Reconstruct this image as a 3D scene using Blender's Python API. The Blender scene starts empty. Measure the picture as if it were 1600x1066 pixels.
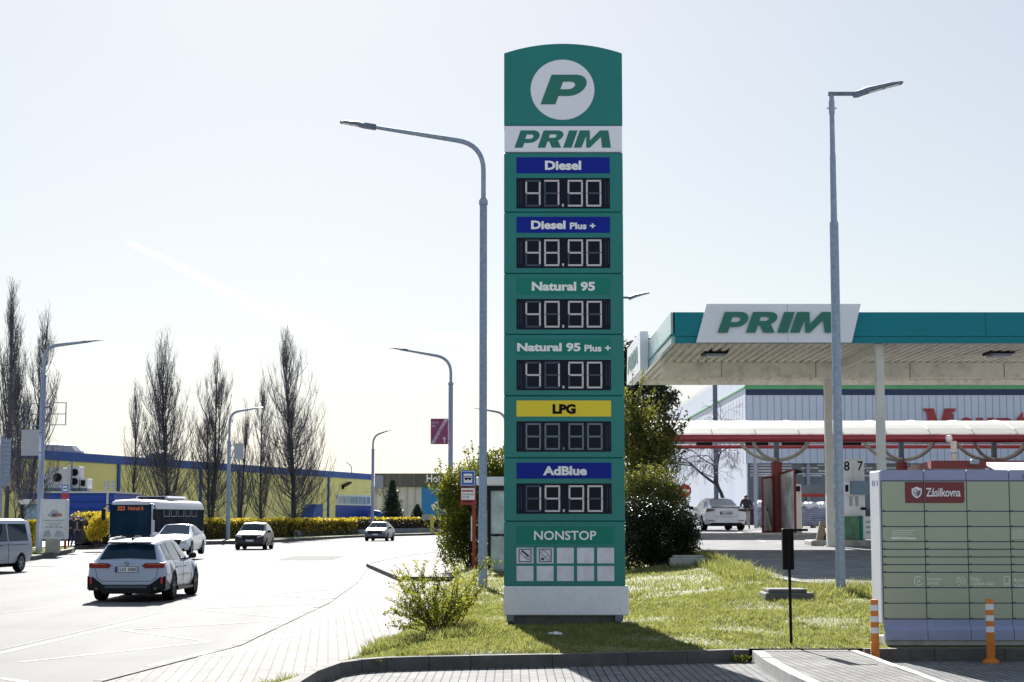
import bpy, math, random
import numpy as np
from mathutils import Vector, Matrix

# ------------------------------------------------------------ camera, sky, sun, exposure
SC = bpy.context.scene
COL = SC.collection
R = math.radians
CAM_H = 1.85
FPX = 2700.0                      # focal length in pixels of the 1600 px wide photograph
PITCH = math.atan(273.0 / FPX)
cam_d = bpy.data.cameras.new('camera')
cam_d.sensor_width = 36.0
cam_d.lens = 36.0 * FPX / 1600.0
cam_d.clip_start = 0.1
cam_d.clip_end = 6000
cam = bpy.data.objects.new('camera', cam_d)
COL.objects.link(cam)
cam.location = (0, 0, CAM_H)
cam.rotation_euler = (R(90) + PITCH, 0, 0)
SC.camera = cam

SUN_EL, SUN_AZ = R(31), R(-8)     # azimuth from +Y towards +X
world = bpy.data.worlds.new('World')
SC.world = world
world.use_nodes = True
wn, wl = world.node_tree.nodes, world.node_tree.links
wn.clear()
w_out = wn.new('ShaderNodeOutputWorld')
w_bg = wn.new('ShaderNodeBackground')
w_bg.inputs['Strength'].default_value = 0.110
w_sky = wn.new('ShaderNodeTexSky')
w_sky.sky_type = 'NISHITA'
w_sky.sun_disc = False
w_sky.sun_elevation = SUN_EL
w_sky.sun_rotation = SUN_AZ
w_sky.altitude = 200
w_sky.air_density = 1.0
w_sky.dust_density = 0.55
w_sky.ozone_density = 1.5
sun_d = bpy.data.lights.new('sun', 'SUN')
sun_d.energy = 4.6
sun_d.angle = R(0.5)
sun_d.color = (1.0, 0.97, 0.92)
sun = bpy.data.objects.new('sun', sun_d)
COL.objects.link(sun)
sun_dir = Vector((math.sin(SUN_AZ) * math.cos(SUN_EL), math.cos(SUN_AZ) * math.cos(SUN_EL), math.sin(SUN_EL)))
sun.rotation_euler = sun_dir.to_track_quat('Z', 'Y').to_euler()
SC.view_settings.view_transform = 'Standard'
SC.view_settings.look = 'None'
SC.view_settings.exposure = 1.58
SC.view_settings.gamma = 1.0
SC.view_settings.use_curve_mapping = False
SC.render.engine = 'CYCLES'
SC.cycles.max_bounces = 6
SC.cycles.diffuse_bounces = 3
SC.cycles.glossy_bounces = 3
SC.cycles.transmission_bounces = 4
SC.cycles.transparent_max_bounces = 8

# ------------------------------------------------------------ sight lines (photo pixel -> point in the place)
CP, SP = math.cos(PITCH), math.sin(PITCH)
def ray(px, py):
    a, b = (px - 800.0) / FPX, (533.0 - py) / FPX
    return Vector((a, CP - b * SP, SP + b * CP))
def at(px, py, Y):
    d = ray(px, py)
    t = Y / d.y
    return Vector((d.x * t, Y, CAM_H + d.z * t))
def gnd(px, py, z):
    d = ray(px, py)
    t = (z - CAM_H) / d.z
    return Vector((d.x * t, d.y * t, z))
def px_of(p):
    v = Vector(p) - Vector((0, 0, CAM_H))
    dep = v.y * CP + v.z * SP
    return (800 + FPX * v.x / dep, 533 - FPX * (v.z * CP - v.y * SP) / dep)

# contrails and thin wisps: at infinity, laid out by direction
def w_math(op, a, b=None, c=None):
    n = wn.new('ShaderNodeMath'); n.operation = op
    for i, v in enumerate((a, b, c)):
        if v is None: continue
        if isinstance(v, (int, float)): n.inputs[i].default_value = v
        else: wl.new(v, n.inputs[i])
    return n.outputs[0]
def w_dot(vec, d):
    n = wn.new('ShaderNodeVectorMath'); n.operation = 'DOT_PRODUCT'
    wl.new(vec, n.inputs[0]); n.inputs[1].default_value = tuple(d)
    return n.outputs['Value']
def w_ramp(x, a, b, lo=0.0, hi=1.0):
    n = wn.new('ShaderNodeMapRange'); n.interpolation_type = 'SMOOTHSTEP'
    wl.new(x, n.inputs[0])
    for i, v in enumerate((a, b, lo, hi)): n.inputs[i + 1].default_value = v
    return n.outputs[0]
w_tc = wn.new('ShaderNodeTexCoord')
wdir = w_tc.outputs['Generated']
w_noise = wn.new('ShaderNodeTexNoise'); w_noise.inputs['Scale'].default_value = 22; w_noise.inputs['Detail'].default_value = 6
wl.new(wdir, w_noise.inputs['Vector'])
mask = None
for (ax, ay, bx, by, w0, w1, amp) in ((195, 375, 660, 612, .0022, .0085, .9), (65, 570, 150, 592, .002, .005, .6),
                                      (430, 470, 540, 540, .004, .008, .45), (650, 520, 790, 545, .004, .007, .4), (280, 530, 330, 545, .002, .004, .5)):
    d1, d2 = ray(ax, ay).normalized(), ray(bx, by).normalized()
    nrm = d1.cross(d2).normalized()
    tang = nrm.cross(d1).normalized()
    L = math.atan2(d2.dot(tang), d2.dot(d1))
    off = w_math('ABSOLUTE', w_math('ADD', w_dot(wdir, nrm), w_math('MULTIPLY', w_math('SUBTRACT', w_noise.outputs['Fac'], .5), w0 * 2.0)))
    along = w_math('DIVIDE', w_dot(wdir, tang), L)
    width = w_ramp(along, 0, 1, w0, w1)
    m = w_ramp(w_math('DIVIDE', off, width), 1.0, 0.1)
    m = w_math('MULTIPLY', m, w_ramp(along, 0.0, 0.04))
    m = w_math('MULTIPLY', m, w_ramp(along, 1.0, 0.75))
    m = w_math('MULTIPLY', m, amp)
    mask = m if mask is None else w_math('MAXIMUM', mask, m)
wisp = wn.new('ShaderNodeTexNoise'); wisp.inputs['Scale'].default_value = 3.2; wisp.inputs['Detail'].default_value = 8
wisp.inputs['Roughness'].default_value = .6
w_map = wn.new('ShaderNodeMapping'); w_map.inputs['Scale'].default_value = (1, 1, 3.5); w_map.inputs['Location'].default_value = (1.3, .2, .4)
wl.new(wdir, w_map.inputs['Vector']); wl.new(w_map.outputs[0], wisp.inputs['Vector'])
mask = w_math('ADD', mask, w_math('MULTIPLY', w_ramp(wisp.outputs['Fac'], .55, .8), .25))
w_mix = wn.new('ShaderNodeMix'); w_mix.data_type = 'RGBA'; w_mix.blend_type = 'MIX'
wl.new(w_math('MINIMUM', mask, 1.0), w_mix.inputs['Factor'])
wl.new(w_sky.outputs[0], w_mix.inputs['A'])
w_add = wn.new('ShaderNodeMix'); w_add.data_type = 'RGBA'; w_add.blend_type = 'ADD'; w_add.inputs['Factor'].default_value = 1
wl.new(w_sky.outputs[0], w_add.inputs['A']); w_add.inputs['B'].default_value = (8.0, 7.4, 6.8, 1)
wl.new(w_add.outputs['Result'], w_mix.inputs['B'])
wl.new(w_mix.outputs['Result'], w_bg.inputs['Color'])
w_gam = wn.new('ShaderNodeGamma'); w_gam.inputs['Gamma'].default_value = .45
wl.new(w_mix.outputs['Result'], w_gam.inputs['Color']); wl.new(w_gam.outputs[0], w_bg.inputs['Color'])
wl.new(w_bg.outputs[0], w_out.inputs['Surface'])

# ------------------------------------------------------------ materials
MATS = {}
def mat(name, col, rough=.6, metal=0.0, vary=.12, scale=3.0, bump=0.0, bscale=None, spec=.5, coat=0.0, stretch=None, emit=None, dirt=None):
    if name in MATS: return MATS[name]
    m = bpy.data.materials.new(name); m.use_nodes = True
    n, l = m.node_tree.nodes, m.node_tree.links
    p = n['Principled BSDF']
    p.inputs['Roughness'].default_value = rough
    p.inputs['Metallic'].default_value = metal
    p.inputs['Specular IOR Level'].default_value = spec
    p.inputs['Coat Weight'].default_value = coat
    tc = n.new('ShaderNodeTexCoord')
    src = tc.outputs['Object']
    if stretch:
        mp = n.new('ShaderNodeMapping'); mp.inputs['Scale'].default_value = stretch
        l.new(src, mp.inputs['Vector']); src = mp.outputs[0]
    no = n.new('ShaderNodeTexNoise'); no.inputs['Scale'].default_value = scale; no.inputs['Detail'].default_value = 6
    l.new(src, no.inputs['Vector'])
    mx = n.new('ShaderNodeMix'); mx.data_type = 'RGBA'
    rp = n.new('ShaderNodeMapRange'); rp.inputs[1].default_value = .3; rp.inputs[2].default_value = .7
    l.new(no.outputs['Fac'], rp.inputs[0]); l.new(rp.outputs[0], mx.inputs['Factor'])
    mx.inputs['A'].default_value = tuple(c * (1 - vary) for c in col) + (1,)
    mx.inputs['B'].default_value = tuple(min(1, c * (1 + vary)) for c in col) + (1,)
    colout = mx.outputs['Result']
    if dirt:
        n2 = n.new('ShaderNodeTexNoise'); n2.inputs['Scale'].default_value = dirt[1]; n2.inputs['Detail'].default_value = 8
        n2.inputs['Roughness'].default_value = .65
        l.new(tc.outputs['Object'], n2.inputs['Vector'])
        r2 = n.new('ShaderNodeMapRange'); r2.inputs[1].default_value = .5; r2.inputs[2].default_value = .72; r2.inputs[4].default_value = dirt[2]
        l.new(n2.outputs['Fac'], r2.inputs[0])
        m2 = n.new('ShaderNodeMix'); m2.data_type = 'RGBA'
        l.new(r2.outputs[0], m2.inputs['Factor']); l.new(colout, m2.inputs['A']); m2.inputs['B'].default_value = tuple(dirt[0]) + (1,)
        colout = m2.outputs['Result']
    l.new(colout, p.inputs['Base Color'])
    rr = n.new('ShaderNodeMapRange'); rr.inputs[3].default_value = max(.02, rough * .85); rr.inputs[4].default_value = min(1, rough * 1.15)
    l.new(no.outputs['Fac'], rr.inputs[0]); l.new(rr.outputs[0], p.inputs['Roughness'])
    if bump:
        nb = n.new('ShaderNodeTexNoise'); nb.inputs['Scale'].default_value = bscale or scale * 6; nb.inputs['Detail'].default_value = 5
        l.new(src, nb.inputs['Vector'])
        bu = n.new('ShaderNodeBump'); bu.inputs['Strength'].default_value = bump; bu.inputs['Distance'].default_value = .02
        l.new(nb.outputs['Fac'], bu.inputs['Height']); l.new(bu.outputs[0], p.inputs['Normal'])
    if emit:
        p.inputs['Emission Color'].default_value = tuple(emit[0]) + (1,)
        p.inputs['Emission Strength'].default_value = emit[1]
    MATS[name] = m
    return m
def brick_mat(name, c1, c2, mortar, bw, bh, msize, rot=0.0, rough=.8, offset=.5, bump=.35, spec=.02):
    if name in MATS: return MATS[name]
    m = bpy.data.materials.new(name); m.use_nodes = True
    n, l = m.node_tree.nodes, m.node_tree.links
    p = n['Principled BSDF']; p.inputs['Roughness'].default_value = rough; p.inputs['Specular IOR Level'].default_value = spec
    tc = n.new('ShaderNodeTexCoord'); mp = n.new('ShaderNodeMapping')
    mp.inputs['Rotation'].default_value = (0, 0, rot)
    l.new(tc.outputs['Object'], mp.inputs['Vector'])
    b = n.new('ShaderNodeTexBrick'); b.offset = offset
    for k, v in (('Scale', 1.0), ('Brick Width', bw), ('Row Height', bh), ('Mortar Size', msize), ('Mortar Smooth', .2), ('Bias', 0.0)):
        b.inputs[k].default_value = v
    b.inputs['Color1'].default_value = tuple(c1) + (1,); b.inputs['Color2'].default_value = tuple(c2) + (1,)
    b.inputs['Mortar'].default_value = tuple(mortar) + (1,)
    l.new(mp.outputs[0], b.inputs['Vector'])
    no = n.new('ShaderNodeTexNoise'); no.inputs['Scale'].default_value = 1.1; no.inputs['Detail'].default_value = 9
    no.inputs['Roughness'].default_value = .65
    l.new(tc.outputs['Object'], no.inputs['Vector'])
    rg = n.new('ShaderNodeMapRange'); rg.inputs[1].default_value = .3; rg.inputs[2].default_value = .7
    rg.inputs[3].default_value = .72; rg.inputs[4].default_value = 1.2
    l.new(no.outputs['Fac'], rg.inputs[0])
    mx = n.new('ShaderNodeMix'); mx.data_type = 'RGBA'; mx.blend_type = 'MULTIPLY'; mx.inputs['Factor'].default_value = 1
    l.new(b.outputs['Color'], mx.inputs['A']); l.new(rg.outputs[0], mx.inputs['B'])
    l.new(mx.outputs['Result'], p.inputs['Base Color'])
    fine = n.new('ShaderNodeTexNoise'); fine.inputs['Scale'].default_value = 60; fine.inputs['Detail'].default_value = 3
    l.new(tc.outputs['Object'], fine.inputs['Vector'])
    sm = n.new('ShaderNodeMath'); sm.operation = 'MULTIPLY_ADD'; sm.inputs[1].default_value = .3
    iv = n.new('ShaderNodeMath'); iv.operation = 'SUBTRACT'; iv.inputs[0].default_value = 1
    l.new(b.outputs['Fac'], iv.inputs[1]); l.new(fine.outputs['Fac'], sm.inputs[0]); l.new(iv.outputs[0], sm.inputs[2])
    bu = n.new('ShaderNodeBump'); bu.inputs['Strength'].default_value = bump; bu.inputs['Distance'].default_value = .01
    l.new(sm.outputs[0], bu.inputs['Height']); l.new(bu.outputs[0], p.inputs['Normal'])
    MATS[name] = m
    return m
def leaf_mat(name, c1, c2, trans=.45, scale=9.0, rough=.55, c3=None, tint=(1.9, 1.7, .7)):
    if name in MATS: return MATS[name]
    m = bpy.data.materials.new(name); m.use_nodes = True
    n, l = m.node_tree.nodes, m.node_tree.links
    p = n['Principled BSDF']; p.inputs['Roughness'].default_value = rough; p.inputs['Specular IOR Level'].default_value = .15
    tc = n.new('ShaderNodeTexCoord')
    no = n.new('ShaderNodeTexNoise'); no.inputs['Scale'].default_value = scale; no.inputs['Detail'].default_value = 3
    l.new(tc.outputs['Object'], no.inputs['Vector'])
    cr = n.new('ShaderNodeValToRGB')
    cr.color_ramp.elements[0].position = .35; cr.color_ramp.elements[0].color = tuple(c1) + (1,)
    cr.color_ramp.elements[1].position = .65; cr.color_ramp.elements[1].color = tuple(c2) + (1,)
    if c3:
        e = cr.color_ramp.elements.new(.8); e.color = tuple(c3) + (1,)
    l.new(no.outputs['Fac'], cr.inputs[0]); l.new(cr.outputs[0], p.inputs['Base Color'])
    tr = n.new('ShaderNodeBsdfTranslucent')
    g = n.new('ShaderNodeMix'); g.data_type = 'RGBA'; g.blend_type = 'MULTIPLY'; g.inputs['Factor'].default_value = 1
    l.new(cr.outputs[0], g.inputs['A']); g.inputs['B'].default_value = tuple(tint) + (1,)
    l.new(g.outputs['Result'], tr.inputs['Color'])
    ms = n.new('ShaderNodeMixShader'); ms.inputs[0].default_value = trans
    l.new(p.outputs[0], ms.inputs[1]); l.new(tr.outputs[0], ms.inputs[2])
    l.new(ms.outputs[0], n['Material Output'].inputs['Surface'])
    MATS[name] = m
    return m
def glass_mat(name, col=(.02, .03, .04), rough=.04):
    return mat(name, col, rough=rough, vary=.05, spec=.8)

# ------------------------------------------------------------ mesh builder
ORG = {}
class MB:
    def __init__(s): s.v, s.f, s.m = [], [], []
    def face(s, pts, m=0):
        i = len(s.v); s.v += [tuple(p) for p in pts]; s.f.append(tuple(range(i, i + len(pts)))); s.m.append(m)
    def add(s, vs, fs, m=0):
        i = len(s.v); s.v += [tuple(p) for p in vs]
        for f in fs: s.f.append(tuple(i + k for k in f)); s.m.append(m)
    def box(s, c, d, m=0, rz=0.0, rx=0.0, ry=0.0, bev=0.0):
        hx, hy, hz = d[0] / 2, d[1] / 2, d[2] / 2
        M = Matrix.Rotation(rz, 3, 'Z') @ Matrix.Rotation(ry, 3, 'Y') @ Matrix.Rotation(rx, 3, 'X')
        c = Vector(c)
        if bev <= 0:
            vs = [c + M @ Vector((x * hx, y * hy, z * hz)) for z in (-1, 1) for y in (-1, 1) for x in (-1, 1)]
            s.add(vs, [(0, 2, 3, 1), (4, 5, 7, 6), (0, 1, 5, 4), (2, 6, 7, 3), (0, 4, 6, 2), (1, 3, 7, 5)], m)
        else:
            b = min(bev, hx * .9, hy * .9, hz * .9)
            ring = lambda ix, iy, z: [(ix - (b if k else 0) * 0, 0, 0) for k in (0,)]
            def lay(ex, ey, z):
                q = []
                for sx, sy in ((1, 1), (-1, 1), (-1, -1), (1, -1)):
                    a1 = Vector((sx * (ex - b), sy * ey, z)); a2 = Vector((sx * ex, sy * (ey - b), z))
                    q += ([a2, a1] if sx * sy > 0 else [a1, a2])
                return q
            L = [lay(hx - b, hy - b, -hz), lay(hx, hy, -hz + b), lay(hx, hy, hz - b), lay(hx - b, hy - b, hz)]
            vs = [c + M @ p for q in L for p in q]
            fs = [tuple(range(7, -1, -1)), tuple(range(24, 32))]
            for k in range(3):
                for j in range(8):
                    a, bq = k * 8 + j, k * 8 + (j + 1) % 8
                    fs.append((a, bq, bq + 8, a + 8))
            s.add(vs, fs, m)
    def bx(s, x0, x1, y0, y1, z0, z1, m=0, bev=0.0):
        s.box(((x0 + x1) / 2, (y0 + y1) / 2, (z0 + z1) / 2), (abs(x1 - x0), abs(y1 - y0), abs(z1 - z0)), m, bev=bev)
    def tube(s, pts, rad, n=8, m=0, cap=True):
        pts = [Vector(p) for p in pts]
        if isinstance(rad, (int, float)): rad = [rad] * len(pts)
        base = len(s.v)
        prev = None
        for i, p in enumerate(pts):
            t = (pts[min(i + 1, len(pts) - 1)] - pts[max(i - 1, 0)]).normalized()
            if prev is None:
                up = Vector((0, 0, 1)) if abs(t.z) < .9 else Vector((1, 0, 0))
                u = t.cross(up).normalized()
            else:
                u = (prev - t * prev.dot(t)).normalized()
            prev = u
            w = t.cross(u)
            for k in range(n):
                a = 2 * math.pi * k / n
                s.v.append(tuple(p + (u * math.cos(a) + w * math.sin(a)) * rad[i]))
        for i in range(len(pts) - 1):
            for k in range(n):
                a, b = base + i * n + k, base + i * n + (k + 1) % n
                s.f.append((a, b, b + n, a + n)); s.m.append(m)
        if cap:
            s.f.append(tuple(base + k for k in range(n - 1, -1, -1))); s.m.append(m)
            s.f.append(tuple(base + (len(pts) - 1) * n + k for k in range(n))); s.m.append(m)
    def lathe(s, prof, c=(0, 0, 0), n=16, m=0, axis='Z'):
        base = len(s.v); c = Vector(c)
        for r, h in prof:
            for k in range(n):
                a = 2 * math.pi * k / n
                p = (r * math.cos(a), r * math.sin(a), h)
                if axis == 'X': p = (h, r * math.cos(a), r * math.sin(a))
                if axis == 'Y': p = (r * math.cos(a), h, r * math.sin(a))
                s.v.append(tuple(c + Vector(p)))
        for i in range(len(prof) - 1):
            for k in range(n):
                a, b = base + i * n + k, base + i * n + (k + 1) % n
                s.f.append((a, b, b + n, a + n)); s.m.append(m)
        s.f.append(tuple(base + k for k in range(n))[::-1]); s.m.append(m)
        s.f.append(tuple(base + (len(prof) - 1) * n + k for k in range(n))); s.m.append(m)
    def prism(s, poly, y0, y1, m=0, plane='XZ'):
        n = len(poly)
        if plane == 'XZ': A = [(x, y0, z) for x, z in poly]; B = [(x, y1, z) for x, z in poly]
        elif plane == 'XY': A = [(x, y, y0) for x, y in poly]; B = [(x, y, y1) for x, y in poly]
        else: A = [(y0, y, z) for y, z in poly]; B = [(y1, y, z) for y, z in poly]
        fs = [tuple(range(n)), tuple(range(2 * n - 1, n - 1, -1))]
        for k in range(n):
            j = (k + 1) % n
            fs.append((k, k + n, j + n, j))
        s.add(A + B, fs, m)
    def flat(s, shape, x0, z0, w, h, y, m=0, fn=None):
        """a 2D filled shape (verts, faces, bbox) fitted into a rectangle of the XZ plane"""
        vs, fs, (ax, ay, bx_, by_) = shape
        sx = w / (bx_ - ax); sy = h / (by_ - ay)
        q = [(x0 + (vx - ax) * sx, y, z0 + (vy - ay) * sy) for vx, vy in vs]
        if fn: q = [fn(p) for p in q]
        s.add(q, fs, m)
    def build(s, name, mats, parent=None, smooth=False, local=False):
        if not isinstance(mats, (list, tuple)): mats = [mats]
        me = bpy.data.meshes.new(name)
        vs = s.v
        if parent is not None and not local:
            o = ORG.get(parent.name, (0, 0, 0))
            if o != (0, 0, 0): vs = [(a - o[0], b - o[1], c - o[2]) for a, b, c in vs]
        me.from_pydata(vs, [], s.f)
        for mm in mats: me.materials.append(mm)
        me.polygons.foreach_set('material_index', s.m)
        if smooth:
            me.polygons.foreach_set('use_smooth', [True] * len(s.f))
        me.update()
        ob = bpy.data.objects.new(name, me)
        COL.objects.link(ob)
        if smooth and smooth is not True:
            me.set_sharp_from_angle(angle=R(smooth))
        if parent is not None:
            ob.parent = parent
            ORG[ob.name] = ORG.get(parent.name, (0, 0, 0)) if not local else (0, 0, 0)
        return ob
def tag(o, label=None, cat=None, group=None, kind=None):
    if label: o['label'] = label
    if cat: o['category'] = cat
    if group: o['group'] = group
    if kind: o['kind'] = kind
    return o
def root(name, loc, label, cat, group=None, rz=0.0):
    o = bpy.data.objects.new(name, None); COL.objects.link(o)
    o.empty_display_size = .2
    o.location = loc; o.rotation_euler = (0, 0, rz)
    ORG[o.name] = tuple(loc)
    return tag(o, label, cat, group)
def copy_tree(o, parent=None):
    c = o.copy(); COL.objects.link(c)
    if parent is not None: c.parent = parent
    for ch in [x for x in o.children]: copy_tree(ch, c)
    return c
def np_mesh(name, verts, faces, mats, parent=None, midx=None, smooth=False):
    """verts (n,3), faces (m,k) numpy"""
    me = bpy.data.meshes.new(name)
    verts = np.asarray(verts, dtype=np.float32)
    if parent is not None:
        verts = verts - np.array(ORG.get(parent.name, (0, 0, 0)), dtype=np.float32)
    n, (mf, k) = len(verts), faces.shape
    me.vertices.add(n); me.vertices.foreach_set('co', verts.ravel())
    me.loops.add(mf * k); me.loops.foreach_set('vertex_index', faces.astype(np.int32).ravel())
    me.polygons.add(mf)
    me.polygons.foreach_set('loop_start', np.arange(0, mf * k, k, dtype=np.int32))
    me.polygons.foreach_set('loop_total', np.full(mf, k, dtype=np.int32))
    for m in (mats if isinstance(mats, (list, tuple)) else [mats]): me.materials.append(m)
    if midx is not None: me.polygons.foreach_set('material_index', midx.astype(np.int32))
    me.update(calc_edges=True); me.validate()
    o = bpy.data.objects.new(name, me); COL.objects.link(o)
    if parent is not None: o.parent = parent
    return o
# filled 2D shapes
def _curve_to_2d(cu):
    o = bpy.data.objects.new('tmp_outline', cu); COL.objects.link(o)
    dg = bpy.context.evaluated_depsgraph_get()
    me = bpy.data.meshes.new_from_object(o.evaluated_get(dg))
    vs = [(v.co.x, v.co.y) for v in me.vertices]; fs = [tuple(p.vertices) for p in me.polygons]
    bpy.data.objects.remove(o); bpy.data.meshes.remove(me); bpy.data.curves.remove(cu)
    xs = [v[0] for v in vs]; ys = [v[1] for v in vs]
    return vs, fs, (min(xs), min(ys), max(xs), max(ys))
_T = {}
def text2d(t, bold=.0, shear=0.0, space=1.0):
    k = (t, bold, shear, space)
    if k not in _T:
        cu = bpy.data.curves.new('tmp_outline', 'FONT'); cu.body = t; cu.offset = bold; cu.shear = shear; cu.space_character = space
        cu.resolution_u = 3
        _T[k] = _curve_to_2d(cu)
    return _T[k]
def loops2d(loops):
    cu = bpy.data.curves.new('tmp_outline', 'CURVE'); cu.dimensions = '2D'; cu.fill_mode = 'BOTH'
    for lp in loops:
        sp = cu.splines.new('POLY'); sp.points.add(len(lp) - 1)
        for i, (x, y) in enumerate(lp): sp.points[i].co = (x, y, 0, 1)
        sp.use_cyclic_u = True
    return _curve_to_2d(cu)
def arc(cx, cy, r, a0, a1, n=10, ry=None):
    return [(cx + r * math.cos(R(a0 + (a1 - a0) * i / n)), cy + (ry or r) * math.sin(R(a0 + (a1 - a0) * i / n))) for i in range(n + 1)]
def lerp(a, b, t): return a + (b - a) * t
def sstep(a, b, x):
    t = min(1, max(0, (x - a) / (b - a))); return t * t * (3 - 2 * t)
def interp(x, xs, ys): return float(np.interp(x, xs, ys))
# ------------------------------------------------------------ common materials
M_galv = mat('galvanised_steel', (.26, .31, .41), rough=.5, metal=.35, vary=.18, scale=14, bump=.05)
M_galv_dark = mat('weathered_steel', (.13, .16, .22), rough=.55, metal=.3, vary=.3, scale=22)
M_white = mat('white_paint', (.74, .74, .76), rough=.45, vary=.05, scale=2)
M_offwhite = mat('off_white_paint', (.66, .64, .60), rough=.5, vary=.08, scale=2, dirt=((.35, .31, .25), 1.7, .35))
M_black = mat('black_plastic', (.007, .007, .009), rough=.5, vary=.2, spec=.12)
M_rubber = mat('tyre_rubber', (.011, .011, .013), rough=.85, vary=.2, scale=12, spec=.1)
M_concrete = mat('concrete', (.36, .35, .33), rough=.85, vary=.18, scale=4, bump=.3, bscale=40, dirt=((.16, .15, .13), 2.2, .6))
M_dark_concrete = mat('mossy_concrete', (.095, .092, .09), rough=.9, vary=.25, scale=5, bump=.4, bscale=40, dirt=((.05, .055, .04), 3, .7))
M_glass = glass_mat('dark_glass')
M_led = mat('lamp_diffuser', (.6, .6, .62), rough=.3, vary=.03)
M_text_white = mat('white_lettering', (.82, .82, .84), rough=.5, vary=.02)
M_text_black = mat('black_lettering', (.008, .008, .009), rough=.6, vary=.02, spec=.08)

# ------------------------------------------------------------ terrain
ROAD_Z, WALK_Z = -0.20, -0.15
def z_fore(Y):
    return interp(Y, [20, 31, 66, 400], [.50, .55, 1.20, 1.25])
def xl_lawn(Y):
    return interp(Y, [18, 20.6, 24.3, 26.9, 35, 53, 60, 66, 88, 130], [-3.35, -2.9, -2.16, -1.87, -1.55, -1.7, -2.4, -3.4, -3.2, 1.0])
def lawn_z(X, Y):
    zR = interp(Y, [22.4, 24, 27, 30.5, 34, 49, 66, 130], [.15, .2, .36, .53, .60, .90, 1.18, 1.2])
    zM = .15 + .0045 * max(0, Y - 22)
    a = lerp(zM, zR, sstep(.4, 5.2, X))
    bump = .03 * math.sin(X * 1.7 + Y * .9) * math.sin(X * .6 - Y * 1.3) * sstep(22.6, 24.5, Y)
    z = lerp(WALK_Z + .01, a, sstep(-2.6, -.6, X)) + bump * sstep(-2, -.5, X)
    if X > 4.5 and Y < 24.2: z = .15 + (z - .15) * sstep(23.2, 24.2, Y)
    return z
KERB = [(-2.28, 14.0), (-2.2, 17.0), (-2.13, 19.2), (-1.97, 20.35), (-1.78, 20.75), (-1.5, 21.0), (-1.0, 21.18), (-.5, 21.3), (.5, 21.52), (1.44, 21.75), (2.2, 22.0), (2.82, 22.25)]
def offset_path(path, d):
    out = []
    for i, p in enumerate(path):
        a, b = path[max(0, i - 1)], path[min(len(path) - 1, i + 1)]
        t = Vector((b[0] - a[0], b[1] - a[1])).normalized()
        out.append((p[0] - t.y * d, p[1] + t.x * d))
    return out
def ribbon(path, w, z0, z1, mb, seg=None):
    """kerb of stones along a path, w wide to its left, real step z0 -> z1"""
    inn = offset_path(path, w)
    for i in range(len(path) - 1):
        a, b, c, d = path[i], path[i + 1], inn[i + 1], inn[i]
        L = math.hypot(b[0] - a[0], b[1] - a[1]); n = max(1, round(L / 1.0))
        for k in range(n):
            t0, t1 = k / n + .004 / max(L, .01), (k + 1) / n - .004 / max(L, .01)
            q = [(lerp(a[0], b[0], t), lerp(a[1], b[1], t)) for t in (t0, t1)] + [(lerp(d[0], c[0], t), lerp(d[1], c[1], t)) for t in (t1, t0)]
            z = z1 + random.uniform(-.004, .004)
            mb.prism(q, z0, z, plane='XY')
random.seed(4)
def ngon_sheet(name, pts, mats, kind='structure'):
    from mathutils.geometry import tessellate_polygon
    vs = [Vector(p) for p in pts]
    tris = tessellate_polygon([vs])
    mb = MB(); 
    fs = []
    for t in tris:
        a, b, c = (vs[i] for i in t)
        fs.append(tuple(t) if (b - a).cross(c - a).z > 0 else (t[0], t[2], t[1]))
    mb.add(vs, fs)
    return tag(mb.build(name, mats), kind=kind)

M_pale_ground = mat('pale_ground', (.37, .38, .39), rough=.95, vary=.15, scale=.2, spec=.1)  # ground colour lightened to bounce sun from behind the camera onto shaded fronts
ngon_sheet('ground', [(-1500, -50, -.4), (1500, -50, -.4), (1500, 3500, -.4), (-1500, 3500, -.4)], M_pale_ground)

# the road
def road_material():
    m = mat('asphalt', (.125, .125, .128), rough=.75, vary=.34, scale=.9, bump=.2, bscale=60, spec=.045, stretch=(1.0, .05, 1.0), dirt=((.07, .072, .078), .35, .45))
    return m
M_road = road_material()
ROAD_R = [(-5.9, -5), (-5.6, 5), (-5.1, 21.2), (-4.35, 27), (-4.35, 40), (-4.75, 52), (-5.75, 68), (-5.3, 80), (-3.9, 91), (-1.2, 108), (3.5, 128), (12, 152), (24, 172), (45, 192), (120, 220)]
ROAD_L = [(140, 262), (60, 236), (24, 218), (6, 203), (-7.5, 185), (-12.5, 172), (-15.2, 160), (-18.2, 132), (-22, 121), (-26.5, 112), (-26.8, 107), (-24.4, 97), (-21.9, 80), (-24, 66), (-34, 30), (-48, -5)]
ngon_sheet('road', [(x, y, ROAD_Z) for x, y in ROAD_R + ROAD_L], M_road)
# seams and worn paint on the road
M_mark = mat('road_paint', (.185, .185, .18), rough=.7, spec=.1, vary=.15, scale=6, dirt=((.22, .22, .22), 5, .8))
M_seam = mat('tar_seam', (.045, .047, .055), rough=.7, spec=.1, vary=.2, scale=4)
def strip(mb, path, w, z):
    o1, o2 = offset_path(path, w / 2), offset_path(path, -w / 2)
    for i in range(len(path) - 1):
        mb.face([(*o2[i], z), (*o2[i + 1], z), (*o1[i + 1], z), (*o1[i], z)])
def gpath(pix, z=ROAD_Z):
    return [tuple(gnd(x, y, z)[:2]) for x, y in pix]
mb = MB()
strip(mb, gpath([(-40, 1029), (0, 1021), (120, 993), (238, 965), (420, 926), (520, 905), (600, 889)]), .14, ROAD_Z + .004)
zig = gpath([(30, 1035), (330, 1003), (190, 985), (470, 968), (300, 952), (560, 941), (420, 929), (600, 915)])
strip(mb, zig[:2], .1, ROAD_Z + .004)
for i in range(1, len(zig) - 1): strip(mb, zig[i:i + 2], .1, ROAD_Z + .0045 + i * .0006)
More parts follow.
